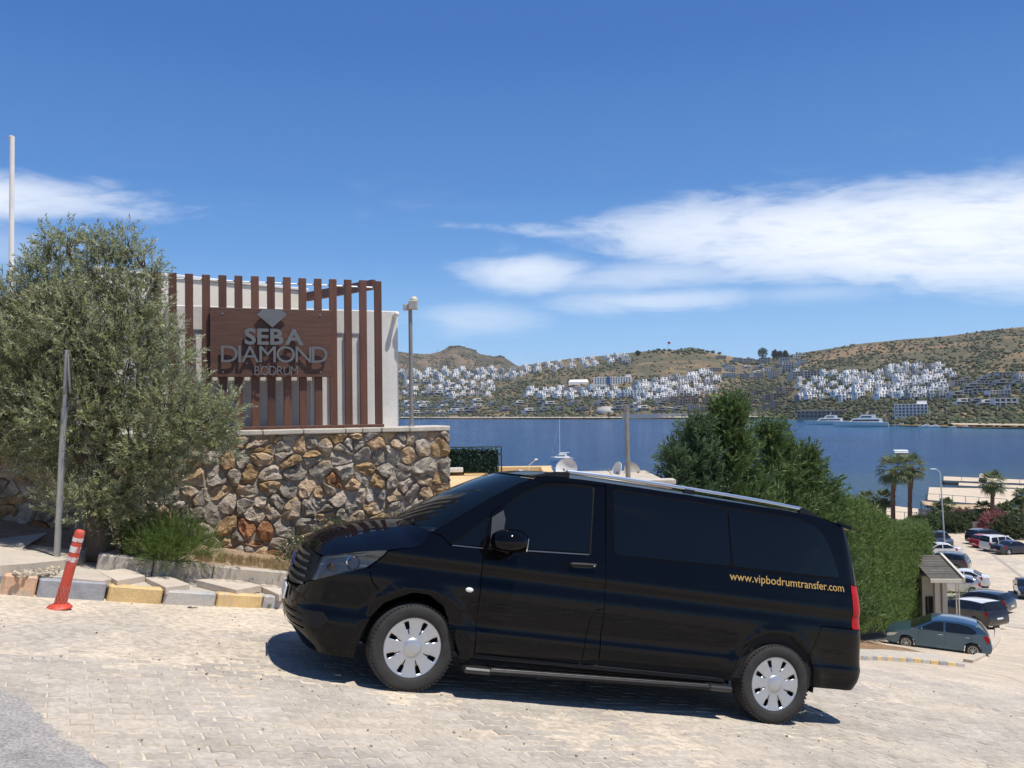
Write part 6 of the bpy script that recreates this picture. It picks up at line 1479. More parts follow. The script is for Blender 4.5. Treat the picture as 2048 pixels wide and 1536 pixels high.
# ================================================================== SEA
def water_mat():
    m = bpy.data.materials.new('sea_water'); m.use_nodes = True; t = NT(m.node_tree)
    co = t.n('ShaderNodeTexCoord').outputs['Object']; sp = t.n('ShaderNodeSeparateXYZ', inp={0: co})
    n = t.noise(t.n('ShaderNodeVectorMath', operation='MULTIPLY', inp={0: co, 1: (.012, .004, 1)}).outputs[0], 1.0, 5, .6, .6)
    deep = t.mix(t.ss(n, .35, .68), (.006, .055, .160), (.010, .076, .205))
    n4 = t.noise(t.n('ShaderNodeVectorMath', operation='MULTIPLY', inp={0: co, 1: (.16, .022, 1)}).outputs[0], 1.0, 5, .7, .2)
    deep = t.mix(t.m('MULTIPLY', t.ss(n4, .48, .72), .55), deep, (.028, .115, .240))  # ripple sheen put into the colour as paler streaks
    # shallow sand shelf off the far right beach
    sh = t.m('MULTIPLY', t.ss(sp.outputs[0], 170.0, 420.0), t.ss(t.m('ADD', sp.outputs[1], t.m('MULTIPLY', n, 160.0)), 460.0, 640.0))
    near = t.m('SUBTRACT', 1.0, t.ss(t.m('ADD', sp.outputs[1], t.m('MULTIPLY', n, 60.0)), 220.0, 300.0))  # paler grey-blue reflection towards the near shore, put into the water colour
    c = t.mix(t.m('MULTIPLY', sh, .75), deep, (.03, .17, .215)); c = t.mix(t.m('MULTIPLY', near, .7), c, (.060, .135, .190))
    bs = t.n('ShaderNodeBsdfPrincipled', inp={'Base Color': c}); bs.inputs['Roughness'].default_value = .14; bs.inputs['IOR'].default_value = 1.33; bs.inputs['Specular IOR Level'].default_value = .22
    w1 = t.noise(t.n('ShaderNodeVectorMath', operation='MULTIPLY', inp={0: co, 1: (.35, .55, 1)}).outputs[0], 1.0, 6, .65, .4)
    w2 = t.noise(t.n('ShaderNodeVectorMath', operation='MULTIPLY', inp={0: co, 1: (.03, .06, 1)}).outputs[0], 1.0, 4, .6, .3)
    b = t.n('ShaderNodeBump'); b.inputs['Strength'].default_value = 1.0; b.inputs['Distance'].default_value = 1.6
    t.put(b.inputs['Height'], t.m('ADD', w1, t.m('MULTIPLY', w2, 1.2))); t.put(bs.inputs['Normal'], b.outputs[0])
    t.put(t.n('ShaderNodeOutputMaterial').inputs[0], bs.outputs[0]); return m
mb = MB(); mb.add([(-4000, 60, SEA), (4000, 60, SEA), (4000, 5000, SEA), (-4000, 5000, SEA)], [(0, 1, 2, 3)]); tag(mb.build('sea', water_mat()), 'deep blue bay water with small ripples', 'sea', kind='structure')

# ================================================================== FAR HILLS
YH = lambda px: 829.3 - 28.6*px/2048
_CR, _SR, _CP, _SP = math.cos(ROL), math.sin(ROL), math.cos(PIT), math.sin(PIT)
def proj(p):
    x, y, z = p[0], p[1], p[2]-EZ; f = y*_CP + z*_SP; u, v = x/f, (-y*_SP + z*_CP)/f
    return 1024 + FPX*(u*_CR - v*_SR), 768 - FPX*(u*_SR + v*_CR)
shore = pchip([(-600, 838), (800, 838), (1200, 838.5), (1400, 838), (1530, 837), (1620, 841), (1700, 845), (1780, 850), (1900, 853.5), (2048, 856), (2700, 864)])
sky_y = pchip([(-600, 742), (600, 738), (797, 736), (900, 738), (1000, 737), (1060, 729), (1120, 720), (1180, 714), (1240, 708), (1285, 703), (1330, 700), (1380, 700), (1425, 705), (1470, 714), (1505, 720), (1540, 716), (1600, 707), (1650, 699), (1700, 691), (1750, 685), (1800, 680), (1850, 676), (1900, 671), (1950, 665), (2000, 659), (2048, 653), (2300, 632), (2700, 640)])
d1f = pchip([(-600, 2500), (900, 2350), (1100, 2100), (1330, 1850), (1500, 1750), (1700, 1600), (2048, 1450), (2700, 1350)])
def d0f(px): return (EZ-SEA-.6)*FPX/(shore(px)-YH(px))
def hill_pt(px, t, nz=True):
    D = d0f(px) + (d1f(px)-d0f(px))*t; zr = (ray(px, sky_y(px)).z)*d1f(px) + EZ; u = ray(px, 815).x
    z = SEA+.6 + (zr-SEA-.6)*(.93*t + .07*t*t)
    x = u*D
    if nz: k = math.sin(math.pi*min(1, t))**.7; z += k*(6.0*noise.noise(Vector((x*.004, D*.004, 1))) + 2.2*noise.noise(Vector((x*.015, D*.015, 4)))) + (1.2*noise.noise(Vector((x*.02, D*.02, 9))) if t > .8 else 0)
    return Vector((x, D, max(z, SEA+.3)))
def hill_mat(name, dry, green, lo, hi, sc):
    m = bpy.data.materials.new(name); m.use_nodes = True; t = NT(m.node_tree); co = t.n('ShaderNodeTexCoord').outputs['Object']
    a = t.noise(co, sc, 7, .62, .5); b = t.noise(co, sc*9, 5, .65)
    c = t.mix(t.ss(t.m('ADD', t.m('MULTIPLY', a, .7), t.m('MULTIPLY', b, .3)), lo, hi), dry, green); c = t.mix(t.ss(t.noise(co, sc*3.1, 5, .6), .55, .75), c, tuple(min(1, x*1.35) for x in dry))
    bs = t.n('ShaderNodeBsdfPrincipled', inp={'Base Color': c}); bs.inputs['Roughness'].default_value = .95; bs.inputs['Specular IOR Level'].default_value = .1
    bn = t.n('ShaderNodeBump'); bn.inputs['Distance'].default_value = 6.0; t.put(bn.inputs['Height'], t.noise(co, .05, 6, .7)); t.put(bs.inputs['Normal'], bn.outputs[0])
    t.put(t.n('ShaderNodeOutputMaterial').inputs[0], bs.outputs[0]); return m
M_hill = hill_mat('dry_hillside', (.27, .185, .105), (.12, .11, .065), .38, .55, .006)
M_hill2 = hill_mat('rocky_hillside', (.21, .155, .10), (.085, .080, .052), .40, .56, .006)
cols = list(np.linspace(-600, 2700, 260)); rws = list(np.linspace(0, 1, 64)) + [1.06, 1.15]
V = []
for t in rws:
    for px in cols:
        if t <= 1: V.append(tuple(hill_pt(px, t)))
        else:
            p = hill_pt(px, 1.0); V.append((p.x*(1+(t-1)*3), p.y*(1+(t-1)*3), p.z-(t-1)*450))
nc = len(cols); Fq = [(j*nc+i, j*nc+i+1, (j+1)*nc+i+1, (j+1)*nc+i) for j in range(len(rws)-1) for i in range(nc-1)]
tag(link('coastal_hills', fast_mesh('coastal_hills', V, Fq, M_hill, True)), 'dry brown and green hills across the bay', 'hills', kind='structure')
# rocky hill further back on the left
sk2 = lin([(-600, 700), (200, 712), (600, 706), (760, 703), (797, 703), (830, 707), (860, 708), (880, 704), (892, 698), (898, 692), (908, 690), (925, 693), (940, 697), (952, 700), (960, 708), (975, 711), (990, 713), (1000, 711), (1008, 714), (1022, 722), (1034, 731), (1060, 742), (1120, 752), (1200, 760)])
V = []; cols2 = list(np.linspace(-600, 1200, 300)); rw2 = list(np.linspace(0, 1, 30)) + [1.1]
for t in rw2:
    for px in cols2:
        u = ray(px, 815).x; D = 2300 + 600*min(t, 1) + (500 if t > 1 else 0); zr = ray(px, sk2(px)).z*2900 + EZ
        x = u*D; cr = max(0, 1-abs(px-925)/70)
        z = 20 + (zr-20)*min(t, 1)**1.1 + 10*noise.noise(Vector((x*.004, D*.004, 2)))*math.sin(math.pi*min(1, t)) + (5.0*noise.noise(Vector((x*.03, D*.012, 5)))*(.25+cr) if t > .75 else 0)
        if t > 1: z -= 80
        V.append((x, D, z))
nc = len(cols2); Fq = [(j*nc+i, j*nc+i+1, (j+1)*nc+i+1, (j+1)*nc+i) for j in range(len(rw2)-1) for i in range(nc-1)]
tag(link('rocky_hill', fast_mesh('rocky_hill', V, Fq, M_hill2, True)), 'rocky topped brown hill behind the left houses', 'hills', kind='structure')
def on_hill(px, py):
    lo, hi = 0.0, 1.0
    for _ in range(18):
        k = (lo+hi)/2
        if proj(hill_pt(px, k))[1] > py: lo = k
        else: hi = k
    return hill_pt(px, hi)

# scrub and trees: one mass
bm_ = bmesh.new(); bmesh.ops.create_icosphere(bm_, subdivisions=1, radius=1); rr_ = random.Random(3)
for v in bm_.verts: v.co = v.co*(1+rr_.uniform(-.35, .3)); v.co.z *= .85
sv = [tuple(v.co) for v in bm_.verts]; bm_.verts.index_update(); sf = [[v.index for v in f.verts] for f in bm_.faces]; bm_.free()
M_scrub = pm('scrub_green', (.085, .092, .052), .95, var=.2, scale=.02, island=.4, spec=.1)
pos, sc_ = [], []
def dens(px, py):
    k = max(0, min(1, .5+1.6*noise.noise(Vector((px*.016, py*.06, 3)))+.5*noise.noise(Vector((px*.05, py*.15, 8)))))
    if 1270 < px < 1490 and py < 752: return .10 if py > 706 else .0
    if px > 1490: return (.12+1.0*k) if py < 800 else .75
    if px < 1040 and py < 770: return .15+.6*k
    if 960 < px < 1270 and py < 775: return .1+.55*k
    return .35+.65*k
while len(pos) < 18500:
    px = random.uniform(380, 2350); y0, y1 = sky_y(px)+1, shore(px)-2; py = random.uniform(y0, y1)
    if random.random() > dens(px, py): continue
    p = on_hill(px, py); s = random.uniform(1.2, 3.4)*(1.0 if py > 740 else .85)*(p.y/1500)**.35; pos.append((p.x, p.y, p.z+s*.35)); sc_.append(s)
for px, py, n_, s0 in ((1325, 699, 14, 4.0), (1375, 697, 26, 5.0), (1405, 700, 20, 4.5), (1360, 703, 12, 4), (1515, 718, 10, 4.5), (1505, 722, 12, 4.0), (1490, 722, 14, 3.5), (1470, 722, 10, 3), (1610, 706, 8, 3)):
    for k in range(n_):
        q = px+random.gauss(0, 14); p = on_hill(q, max(sky_y(q)+.5, py+random.uniform(0, 8))); s = s0*random.uniform(.6, 1.1); pos.append((p.x, p.y, p.z+s*.5)); sc_.append(s)
for i in range(3200):            # scrub and crags on the rocky hill
    px = random.uniform(500, 1045); t = random.uniform(.12, .99); u = ray(px, 815).x; D = 2300 + 600*t; zr = ray(px, sk2(px)).z*2900 + EZ; x = u*D
    if noise.noise(Vector((px*.03, t*5, 4))) < -.12: continue
    z = 20 + (zr-20)*t**1.1 + 10*noise.noise(Vector((x*.004, D*.004, 2)))*math.sin(math.pi*t); s = random.uniform(1.5, 4.5); pos.append((x, D, z)); sc_.append(s)
for i in range(70):
    px = random.gauss(922, 20) if i % 3 else random.gauss(1000, 9); p = P(px, sk2(px)+random.uniform(1, 9), 2890); s = random.uniform(3, 7); pos.append(tuple(p)); sc_.append(s)
n = len(pos); v_, f_ = scatter(sv, sf, pos, np.tile([[0, 0, 1.0]], (n, 1))+np.random.normal(0, .25, (n, 3)), np.random.rand(n)*6.3, sc_)
tag(link('hillside_scrub', fast_mesh('hillside_scrub', v_, f_, M_scrub, False)), 'dark green scrub and trees dotted over the far hills', 'scrub', kind='stuff')
# leafy crowns that can be told apart on the skyline
tuft = sprig(12, 1.0, .5, .3, 60, 44)
M_far = leafmat('far_tree_green', (.060, .080, .038), (.07, .09, .045), .15, .7, .4)
for px, py, h, w_, lab in ((1528, 714, 21, 16, 'large round tree on the far skyline right of the flag hill'), (1552, 714, 17, 8, 'narrow tree second from the round skyline tree'), (1562, 714, 15, 8, 'narrow tree third from the round skyline tree'), (1573, 714, 15, 9, 'rightmost tree of the skyline clump'), (1278, 706, 7, 7, 'lone small tree on the ridge left of the flag')):
    p = on_hill(px, py+5); o = empty('skyline_tree', p); tag(o, lab, 'tree'); k = p.y/FPX; H = h*k
    mb = MB(); mb.tube([(0, 0, -2), (0, 0, H*.6)], [.6, .3], 6); mb.build('trunk', M_bark, o, True)
    p_, d_ = cloud([((0, 0, H*.62), (w_*k*.5, w_*k*.5, H*.42), 1)], 260, rng, .4, .5); v, f = scatter(*tuft, p_, d_, rng.random(len(p_))*6, rng.uniform(2.0, 3.6, len(p_))); tag(link('crown', fast_mesh('far_crown', v, f, M_far), o), kind='stuff')

# ================================================================== HOUSES ACROSS THE BAY
M_hw = [pm('white_house', (.90, .865, .80), .9, var=.05, scale=.1, per=.07), pm('grey_house', (.50, .485, .46), .9, var=.06, scale=.1, per=.12), pm('tan_house', (.36, .30, .24), .9, var=.08, scale=.1, per=.15), pm('glassy_house', (.50, .55, .57), .8, var=.06, scale=.1, per=.10)]
M_hwin = pm('house_window', (.035, .045, .06), .3, var=0); M_hroof = pm('red_tiles', (.32, .13, .08), .9, var=.1)
def hwin(mb, x, y, z, w_, h, face='y'):
    mb.box((x, y, z), (w_, .5, h) if face == 'y' else (.5, w_, h), mi=1)
def house_mesh(v):
    mb = MB(); rr = random.Random(v)
    if v < 4:        # stacked cubes
        w_, d, h = rr.uniform(8, 11), rr.uniform(8, 10), rr.uniform(5.6, 6.6); mb.box((0, 0, h/2-3), (w_, d, h+6)); w2 = w_*rr.uniform(.5, .7); x2 = (w_-w2)/2*rr.choice((-1, 1)); mb.box((x2, 1.5, h+1.4), (w2, d-3, 2.9))
        for fl in (1.6, 4.4):
            for k in (-.28, .02, .3): hwin(mb, k*w_, -d/2, fl, rr.uniform(.9, 1.5), 1.5)
        hwin(mb, x2, -(d-3)/2+1.5, h+1.4, w2*.35, 1.6); mb.box((-x2*.8, -d/2-.9, 3.0), (w_*.45, 1.8, .3)); hwin(mb, w_/2, 0, 4.2, 1.5, 1.5, 'x'); hwin(mb, -w_/2, 0, 4.2, 1.5, 1.5, 'x')
        for s in (-1, 1): mb.box((x2+s*w2/2*.9, -.2, h+3.2), (.8, .8, .9))
    elif v < 7:      # wide villa with terraces
        w_, d = rr.uniform(13, 18), 9; mb.box((0, 0, -1), (w_, d, 8)); hwin(mb, -w_*.15, -d/2, 1.6, w_*.55, 1.9); hwin(mb, w_*.32, -d/2, 1.6, w_*.16, 1.7)
        mb.box((0, -d/2-1.0, 3.1), (w_*1.04, 2.6, .4)); mb.box((w_*.12, 1.2, 4.6), (w_*.6, d-2.6, 3.0)); hwin(mb, w_*.12, -(d-2.6)/2+1.2, 4.5, w_*.42, 1.7); mb.box((w_*.12, -.3, 6.2), (w_*.68, d-1.2, .35))
    else:            # apartment tier
        w_, d, n_ = rr.uniform(16, 24), 9, rr.choice((2, 3)); mb.box((0, 0, n_*1.55-2.5), (w_, d, n_*3.1+5))
        for fl in range(n_):
            for k in range(int(w_/4.4)): hwin(mb, -w_/2+2.4+k*4.4, -d/2, 1.6+3.1*fl, 2.9, 1.9)
            mb.box((0, -d/2-.8, 3.1*(fl+1)), (w_*1.02, 1.9, .35))
            for k in range(int(w_/4.4)+1): mb.box((-w_/2+.2+k*4.4, -d/2-.8, 1.55+3.1*fl), (.35, 1.7, 3.1))
    return mb
HM = {}
def hmesh(v, c):
    if (v, c) not in HM: HM[(v, c)] = house_mesh(v).mesh('house', [M_hw[c], M_hwin])
    return HM[(v, c)]
HN = 0
ORD = ['first', 'second', 'third', 'fourth', 'fifth', 'sixth', 'seventh', 'eighth', 'ninth', 'tenth', 'eleventh', 'twelfth', 'thirteenth', 'fourteenth', 'fifteenth']
ROWN = {2: ['upper', 'lower'], 3: ['top', 'middle', 'bottom'], 4: ['top', 'upper middle', 'lower middle', 'bottom'], 5: ['top', 'second', 'middle', 'fourth', 'bottom'], 6: ['top', 'second', 'third', 'fourth', 'fifth', 'bottom']}
CN = [['white', 'grey', 'tan', 'pale'][k] for k in range(4)]
def cluster(n, x0, x1, ytop, ybot, vs, cols_, what, place, smin=.85, smax=1.2, rows=3, name='hillside_house'):
    """rows of houses along the contour; ytop/ybot functions of px or numbers"""
    global HN
    per = int(math.ceil(n/rows)); k = 0
    for r in range(rows):
        for i in range(per):
            if k >= n: break
            px = x0 + (x1-x0)*(i+.5+random.uniform(-.36, .36) + (.5 if r % 2 else 0)*.6)/per
            yt = ytop(px) if callable(ytop) else ytop; yb2 = ybot(px) if callable(ybot) else ybot
            py = yt + (yb2-yt)*(r+.5+random.uniform(-.28, .28))/rows
            p = on_hill(px, py); v = random.choice(vs); c = random.choice(cols_); o = link(name, hmesh(v, c)); face = math.atan2(p.x, p.y)
            o.location = p; o.rotation_euler = (0, 0, -face + R(random.choice((8, 18, 25, 30, 36, 44))+random.uniform(-6, 6))); s = random.uniform(smin, smax); o.scale = (s, s, s*random.uniform(.9, 1.1))
            tag(o, f"{CN[c]} {what}, {ORD[i]} from left in the {ROWN[rows][r]} row {place}", 'house', what+' '+place); k += 1; HN += 1
cluster(36, 800, 1040, 742, 762, [0, 1, 2, 3], [0, 0, 0, 1], 'cube house', 'below the rocky hill', 1.25, 1.7, 3)
cluster(33, 805, 985, 764, 798, [0, 1, 2, 3, 5], [0, 0, 1], 'house', 'above the left shore villas', 1.1, 1.5, 3)
cluster(21, 800, 960, 803, 832, [4, 5, 6], [0, 0, 1], 'villa', 'along the left shore', 1.0, 1.35, 3)
cluster(24, 1000, 1265, lambda x: sky_y(x)+3, lambda x: sky_y(x)+24, [0, 1, 2, 3], [0, 0, 0, 1], 'house', 'on the ridge left of the flag', 1.1, 1.5, 2)
cluster(28, 1045, 1300, 781, 800, [0, 1, 2, 3], [0, 0, 0, 3], 'terraced house', 'below the school', 1.1, 1.4, 2)
cluster(40, 1270, 1430, lambda x: 770-(x-1270)*.17, lambda x: 808-(x-1270)*.10, [0, 1, 2, 3], [0, 0, 0, 0, 1], 'house', 'below the flag hill', 1.0, 1.4, 4)
cluster(18, 970, 1330, 804, 828, [4, 5, 6], [0, 1, 1], 'villa', 'along the shore by the dome', .95, 1.3, 2)
cluster(24, 1425, 1620, lambda x: sky_y(x)+5, 762, [7, 8, 9, 5], [3, 1, 3, 0], 'apartment block', 'right of the flag hill', .85, 1.1, 4, 'stepped_apartment_block')
cluster(26, 1335, 1600, lambda x: 800-(x-1335)*.09, 826, [7, 8, 9, 6], [2, 2, 1], 'apartment block', 'above the conifers', .75, 1.0, 3, 'tan_apartment_block')
cluster(34, 1590, 1745, 746, 805, [0, 1, 2, 3], [0], 'house', 'left of the dense village', .80, 1.1, 5)
cluster(48, 1752, 1892, lambda x: 732 if x > 1780 else 748, 802, [0, 1, 2, 3], [0, 0, 0, 0, 1], 'house', 'of the dense right village', .72, .98, 6)
cluster(22, 1890, 2060, 750, 818, [1, 4, 5, 7], [0, 1, 1], 'house', 'on the far right slope', .65, .95, 4)
def landmark(name, label, cat, px, py, build, rz=0.0):
    p = on_hill(px, py); o = empty(name, p, -math.atan2(p.x, p.y)+R(rz)); tag(o, label, cat); build(o, p.y/FPX); return o
def school(o, k):
    W = 76*k; H = 15*k; mb = MB(); mb.box((0, 0, H/2-3), (W, 14, H+6)); w0 = mb.build('wall', M_hw[0], o)
    mb = MB(); mb.box((-8*k, -.6, H/2), (6*k, 14.2, H*1.05)); mb.build('blue_bay', pm('school_blue', (.03, .08, .25), .6), o)
    for fl in range(3):
        for i in range(14):
            x = -W/2+4+i*(W-8)/13
            if abs(x+8*k) < 4*k: continue
            mb = MB(); mb.box((x, -7.1, 3+fl*H/3.3), (2.4, .4, 2.2)); mb.build('window', M_hwin, o)
    mb = MB(); mb.box((W*.42, 0, H*1.15), (10*k, 12, H*.3)); mb.build('stair_tower', M_hw[0], o)
landmark('school_building', 'long white school block with a blue central bay on the hillside', 'building', 1226, 769, school)
def marquee(o, k):
    mb = MB(); W = 40*k; mb.box((0, 0, 2), (W, 12, 6)); vs = [(-W/2, -6, 5), (W/2, -6, 5), (W/2, 6, 5), (-W/2, 6, 5), (-W/2+3, 0, 9), (W/2-3, 0, 9)]; mb.add(vs, [(0, 1, 5, 4), (2, 3, 4, 5), (1, 2, 5), (3, 0, 4)]); mb.build('tent', M_hw[0], o)
landmark('white_marquee', 'long low white tent left of the school', 'tent', 1158, 769, marquee)
def retain(o, k): mb = MB(); mb.box((0, 0, 0), (150*k, 3, 12*k)); mb.build('concrete', pm('grey_retaining', (.25, .25, .24), .9), o)
landmark('retaining_wall', 'long grey retaining wall below the white school', 'wall', 1200, 779, retain)
def dome(o, k):
    mb = MB(); r = 21*k; mb.lathe([(r, -3), (r, 1), (r*.93, r*.20), (r*.7, r*.40), (r*.36, r*.52), (0.01, r*.56)], 32); mb.build('shell', pm('pale_dome', (.38, .36, .33), .6), o, True)
landmark('dome_hall', 'pale dome near the water left of the grey pole', 'dome', 1212, 824, dome)
def hotel(o, k):
    W = 60*k; H = 26*k; mb = MB(); mb.box((0, 0, H/2-3), (W, 12, H+6)); mb.build('wall', M_hw[0], o)
    for fl in range(4):
        for i in range(9): mb = MB(); mb.box((-W/2+W*(i+.5)/9, -6.1, 1.8+fl*H/4.2), (W/9*.55, .5, H/4.2*.62)); mb.build('window', M_hwin, o)
    mb = MB(); mb.box((W*.33, 2, H*1.1), (W*.3, 8, H*.28)); mb.build('penthouse', M_hw[0], o)
landmark('seafront_hotel', 'white four storey hotel by the marina', 'building', 1822, 834, hotel)
def longblock(o, k):
    W = 125*k; H = 16*k; mb = MB(); mb.box((0, 0, H/2-2), (W, 10, H+4)); mb.build('wall', M_hw[2], o)
    for fl in range(2):
        for i in range(16): mb = MB(); mb.box((-W/2+W*(i+.5)/16, -5.1, 2+fl*H/2.1), (W/16*.72, .5, H/2.1*.62)); mb.build('window', M_hwin, o)
landmark('shore_apartment_block', 'long dark two storey block behind the yachts', 'building', 1660, 836, longblock)
def seawall(o, k): mb = MB(); mb.box((0, 0, 0), (300*k, 2, 6)); mb.build('wall', pm('pale_sea_wall', (.46, .43, .38), .9), o)
landmark('sea_wall', 'pale sea wall along the far shore right of the dome', 'wall', 1395, 831, seawall)
def road_strip(name, label, pts, wid, mat):
    c = [on_hill(a, b) for a, b in pts]; vs = []
    for p in c: vs += [(p.x, p.y-wid/2, p.z+1.2), (p.x, p.y+wid/2, p.z+2.2)]
    mb = MB(); mb.add(vs, [(i*2, i*2+2, i*2+3, i*2+1) for i in range(len(c)-1)]); tag(mb.build(name, mat), label, 'road', kind='structure')
M_hroad = pm('pale_track', (.50, .45, .37), .95, var=.08, scale=.05)
road_strip('hill_road', 'pale road climbing behind the conifers', [(1305+i*10, 795-i*1.85+.5*math.sin(i*2.1)) for i in range(14)], 9, M_hroad)
road_strip('hill_road', 'pale track down to the shore', [(1315+i*8, 812+i*1.6+math.sin(i)) for i in range(7)], 8, M_hroad)
road_strip('shore_beach', 'thin sandy beach along the far shore', [(780+i*20, shore(780+i*20)-1.6) for i in range(40)], 10, M_hroad)
road_strip('shore_beach', 'sandy beach at the far right shore', [(1900+i*15, shore(1900+i*15)-1.4) for i in range(24)], 9, pm('sand', (.50, .40, .28), .95, var=.08, scale=.05))
# flag on the hill, radio mast
p = on_hill(1338, 701); fo = empty('hill_flag', p); tag(fo, 'red flag on a thin pole on top of the far brown hill', 'flag'); k = p.y/FPX
mb = MB(); mb.tube([(0, 0, -2), (0, 0, 18*k)], .35, 6); mb.build('pole', M_lampw, fo); mb = MB(); mb.add([(0, 0, 18*k), (5.2*k, 0, 17.4*k), (5.0*k, .6, 12.6*k), (0, 0, 13.0*k)], [(0, 1, 2, 3)]); fg = mb.build('flag_cloth', pm('flag_red', (.55, .02, .025), .8, var=0), fo); fg.modifiers.new('t', 'SOLIDIFY').thickness = .1
p = P(875, 709, 2850); ro = empty('radio_mast', (p.x, p.y, p.z-14)); tag(ro, 'thin radio mast on the left ridge', 'mast'); mb = MB(); mb.tube([(0, 0, 0), (0, 0, 36)], [.9, .4], 5); mb.build('lattice', M_post, ro)

# ================================================================== BOATS
M_hull = pm('white_gelcoat', (.84, .82, .78), .3, var=.03, coat=.5); M_bglass = pm('boat_glass', (.03, .04, .05), .15, var=0); M_navy = pm('navy_hull', (.03, .05, .10), .3, var=0)
def hull(mb, L, B, H, flare=.25, n=14):
    """bow towards -X"""
    sec = []
    for i in range(n+1):
        t = i/n; x = -L/2 + L*t; b = B/2*min(1, (t*2.6))**.62*(1-.08*max(0, t-.7)); sh = H*(1+.30*(1-t)**2); sec.append([(x-(.06*L*(1-t)**2 if i == 0 else 0), -b, sh), (x, -b*.86, sh*.35), (x+.02*L, -b*.45, -.25*H), (x+.02*L, b*.45, -.25*H), (x, b*.86, sh*.35), (x-(.06*L*(1-t)**2 if i == 0 else 0), b, sh)])
    vs = [p for s in sec for p in s]; mb.add(vs, [(i*6+k, i*6+k+1, (i+1)*6+k+1, (i+1)*6+k) for i in range(n) for k in range(5)] + [(i*6+5, i*6, (i+1)*6, (i+1)*6+5) for i in range(n)] + [tuple(n*6+k for k in range(6))])
    return mb
def tier(mb, x0, x1, w_, z0, z1, rake=.5):
    h = z1-z0; mb.add([(x0, -w_/2, z0), (x1, -w_/2, z0), (x1, w_/2, z0), (x0, w_/2, z0), (x0+h*rake*2, -w_*.44, z1), (x1-h*rake*.2, -w_*.44, z1), (x1-h*rake*.2, w_*.44, z1), (x0+h*rake*2, w_*.44, z1)], [(0, 1, 5, 4), (1, 2, 6, 5), (2, 3, 7, 6), (3, 0, 4, 7), (4, 5, 6, 7)])
    return mb
def boat_at(px, py): 
    r = ray(px, py); d = (SEA-EZ)/r.z; return r*d + Vector((0, 0, EZ))
def yacht(px, py, wpx, label, rz=0, hullm=None, name='motor_yacht'):
    p = boat_at(px, py); L = wpx*p.y/FPX; o = empty(name, p, -math.atan2(p.x, p.y)+R(rz)); tag(o, label, 'yacht', 'boats moored in the bay'); H = L*.085
    hull(MB(), L, L*.22, H).build('hull', hullm or M_hull, o, True, None, 50)
    tier(MB(), -L*.22, L*.40, L*.17, H, H*1.95).build('deckhouse', M_hull, o); tier(MB(), -L*.05, L*.28, L*.14, H*1.95, H*2.75).build('flybridge', M_hull, o)
    mb = MB(); tier(mb, -L*.17, L*.34, L*.175, H*1.25, H*1.70, .6); mb.build('window_band', M_bglass, o); mb = MB(); tier(mb, -L*.01, L*.20, L*.145, H*2.15, H*2.5, .6); mb.build('window_band', M_bglass, o)
    mb = MB(); mb.tube([(L*.10, 0, H*2.7), (L*.14, 0, H*3.7)], [L*.008, L*.004], 6); mb.box((L*.12, 0, H*3.1), (L*.02, L*.08, L*.01)); mb.build('radar_mast', M_hull, o)
    mb = MB(); mb.box((L*.47, 0, H*.3), (L*.06, L*.19, H*.12)); mb.build('swim_platform', M_hull, o)
yacht(1652, 849, 78, 'sleek white motor yacht left of the bigger one', 4); yacht(1722, 853, 100, 'largest white motor yacht at the end of the quay', -3); yacht(1850, 854.5, 26, 'small white motor boat left of its twin at the quay', 25); yacht(1868, 855, 24, 'small white motor boat right of its twin at the quay', 25); yacht(1800, 852, 24, 'low motor boat between the big yacht and the twin boats', 8)
for i, (px, w_) in enumerate(((1905, 16), (1930, 18), (1958, 15), (1985, 20), (2012, 16), (2036, 18))):
    yacht(px, 856, w_, ['tiny boat first right of the twin boats', 'tiny boat second right of the twin boats', 'tiny boat third right of the twin boats', 'tiny boat fourth right of the twin boats', 'tiny boat fifth right of the twin boats', 'tiny boat nearest the right edge of the far shore'][i], 12, M_navy if i % 3 == 1 else None, 'small_boat')
for i, px in enumerate((1773, 1786, 1790, 1794, 1861, 1876, 1895, 1996)):
    p = boat_at(px, 850.5); o = empty('sailing_boat', p, -math.atan2(p.x, p.y)+R(70)); tag(o, f'moored sailing boat with a bare mast, {ORD[i]} from left in the marina', 'sailing boat', 'masts in the marina'); L = 11
    hull(MB(), L, 3.4, 1.1).build('hull', M_hull, o, True, None, 50); mb = MB(); mb.tube([(-.5, 0, 1), (-.5, 0, random.uniform(13, 19))], [.12, .07], 5); mb.build('mast', M_hull, o); mb = MB(); tier(mb, -2, 2.4, 2, 1.1, 1.7); mb.build('cabin', M_hull, o)
# marina quay and beach bar roofs
q0, q1 = boat_at(1755, 848.5), boat_at(2100, 854)
o = empty('marina_quay', q0); tag(o, 'low pale quay with sunshades along the right shore', 'quay'); d = q1-q0
mb = MB(); bar(mb, Vector((0, 6, .6)), d+Vector((0, 6, .6)), 9, 1.6); mb.build('quay_wall', M_deck, o)
for k in range(26):
    p = d*((k+.5)/26)+Vector((0, 9+random.uniform(-2, 2), 1.4)); mb = MB(); mb.box(p+Vector((0, 0, 2.6)), (random.uniform(3, 9), 4, .5)); mb.box(p+Vector((0, 1, 1.1)), (random.uniform(2, 6), 2, 2.2)); mb.build('beach_hut', random.choice([M_hw[0], M_hw[1], M_hw[2], M_deck, M_pile]), o)
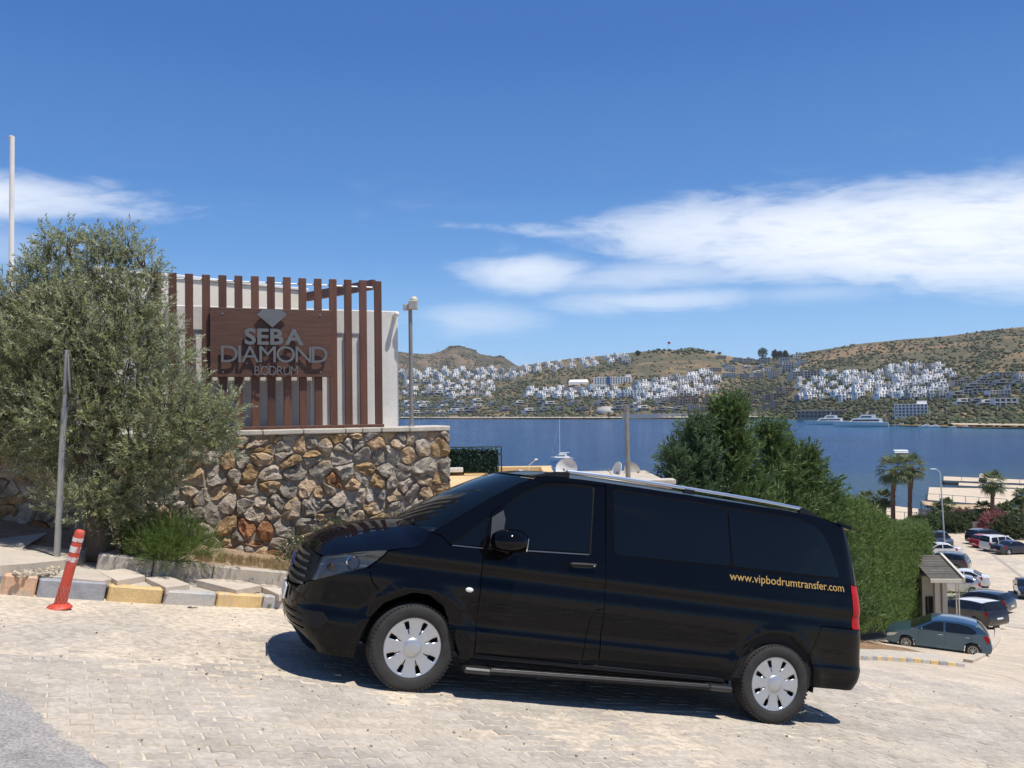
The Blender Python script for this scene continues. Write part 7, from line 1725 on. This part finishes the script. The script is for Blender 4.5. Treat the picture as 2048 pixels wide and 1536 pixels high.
# sailing catamaran and the small boat further right
p = boat_at(1122, 922); o = empty('catamaran', p, R(-12)); tag(o, 'white sailing catamaran with a bare mast moored in the bay', 'sailing boat')
for s in (-1, 1):
    b = hull(MB(), 7.2, 1.5, 1.15).build('hull', M_hull, o, True, None, 50); b.location = (0, s*1.7, 0); b.rotation_euler = (0, 0, 0)
for ch in list(o.children): ch.rotation_euler = (0, 0, 0)
mb = MB(); mb.bbox((.3, 0, 1.25), (4.8, 4.4, .5), .1); mb.build('bridge_deck', M_hull, o); mb = MB(); tier(mb, -1.6, 1.9, 3.3, 1.5, 2.5, .6); mb.build('cabin', M_hull, o); mb = MB(); tier(mb, -1.2, 1.7, 3.35, 1.75, 2.2, .6); mb.build('window_band', M_bglass, o)
Hm = 85*p.y/FPX
mb = MB(); mb.tube([(-.4, 0, 1.4), (-.3, 0, Hm)], [.10, .05], 6); mb.tube([(-.35, -1.0, Hm*.52), (-.35, 1.0, Hm*.52)], .04, 5); mb.tube([(-.35, -1.0*.9, Hm*.52), (-.3, 0, Hm)], .015, 4); mb.tube([(-3.4, 0, 1.2), (-.3, 0, Hm*.95)], .02, 4); mb.build('mast', M_hull, o)
mb = MB(); mb.tube([(-.3, 0, 2.8), (3.0, 0, 2.9)], .12, 6); mb.build('boom', M_hull, o)
p = boat_at(1803, 921); o = empty('excursion_boat', p, R(70)); tag(o, 'small white two deck boat above the tall palms', 'boat'); L = 10
hull(MB(), L, 4.6, 1.2).build('hull', M_hull, o, True, None, 50); tier(MB(), -2.5, 4.2, 4.2, 1.2, 3.0).build('deckhouse', M_hull, o); mb = MB(); tier(mb, -2.0, 4.25, 4.25, 1.7, 2.5, .5); mb.build('window_band', M_bglass, o); tier(MB(), -1, 4.4, 4.3, 3.0, 3.25).build('sun_roof', M_hull, o)
# ================================================================== HAZE OVER THE BAY
mh = bpy.data.materials.new('bay_haze'); mh.use_nodes = True; th_ = NT(mh.node_tree)
pv_ = th_.n('ShaderNodeVolumePrincipled'); pv_.inputs['Color'].default_value = (.86, .92, 1.0, 1); pv_.inputs['Density'].default_value = .00005; pv_.inputs['Anisotropy'].default_value = .2
th_.t.links.new(pv_.outputs[0], th_.n('ShaderNodeOutputMaterial').inputs['Volume'])
mb = MB(); mb.box((0, 2000, 105), (9000, 7000, 270)); tag(mb.build('haze', mh), 'thin pale sea haze over the bay', 'haze', kind='stuff')
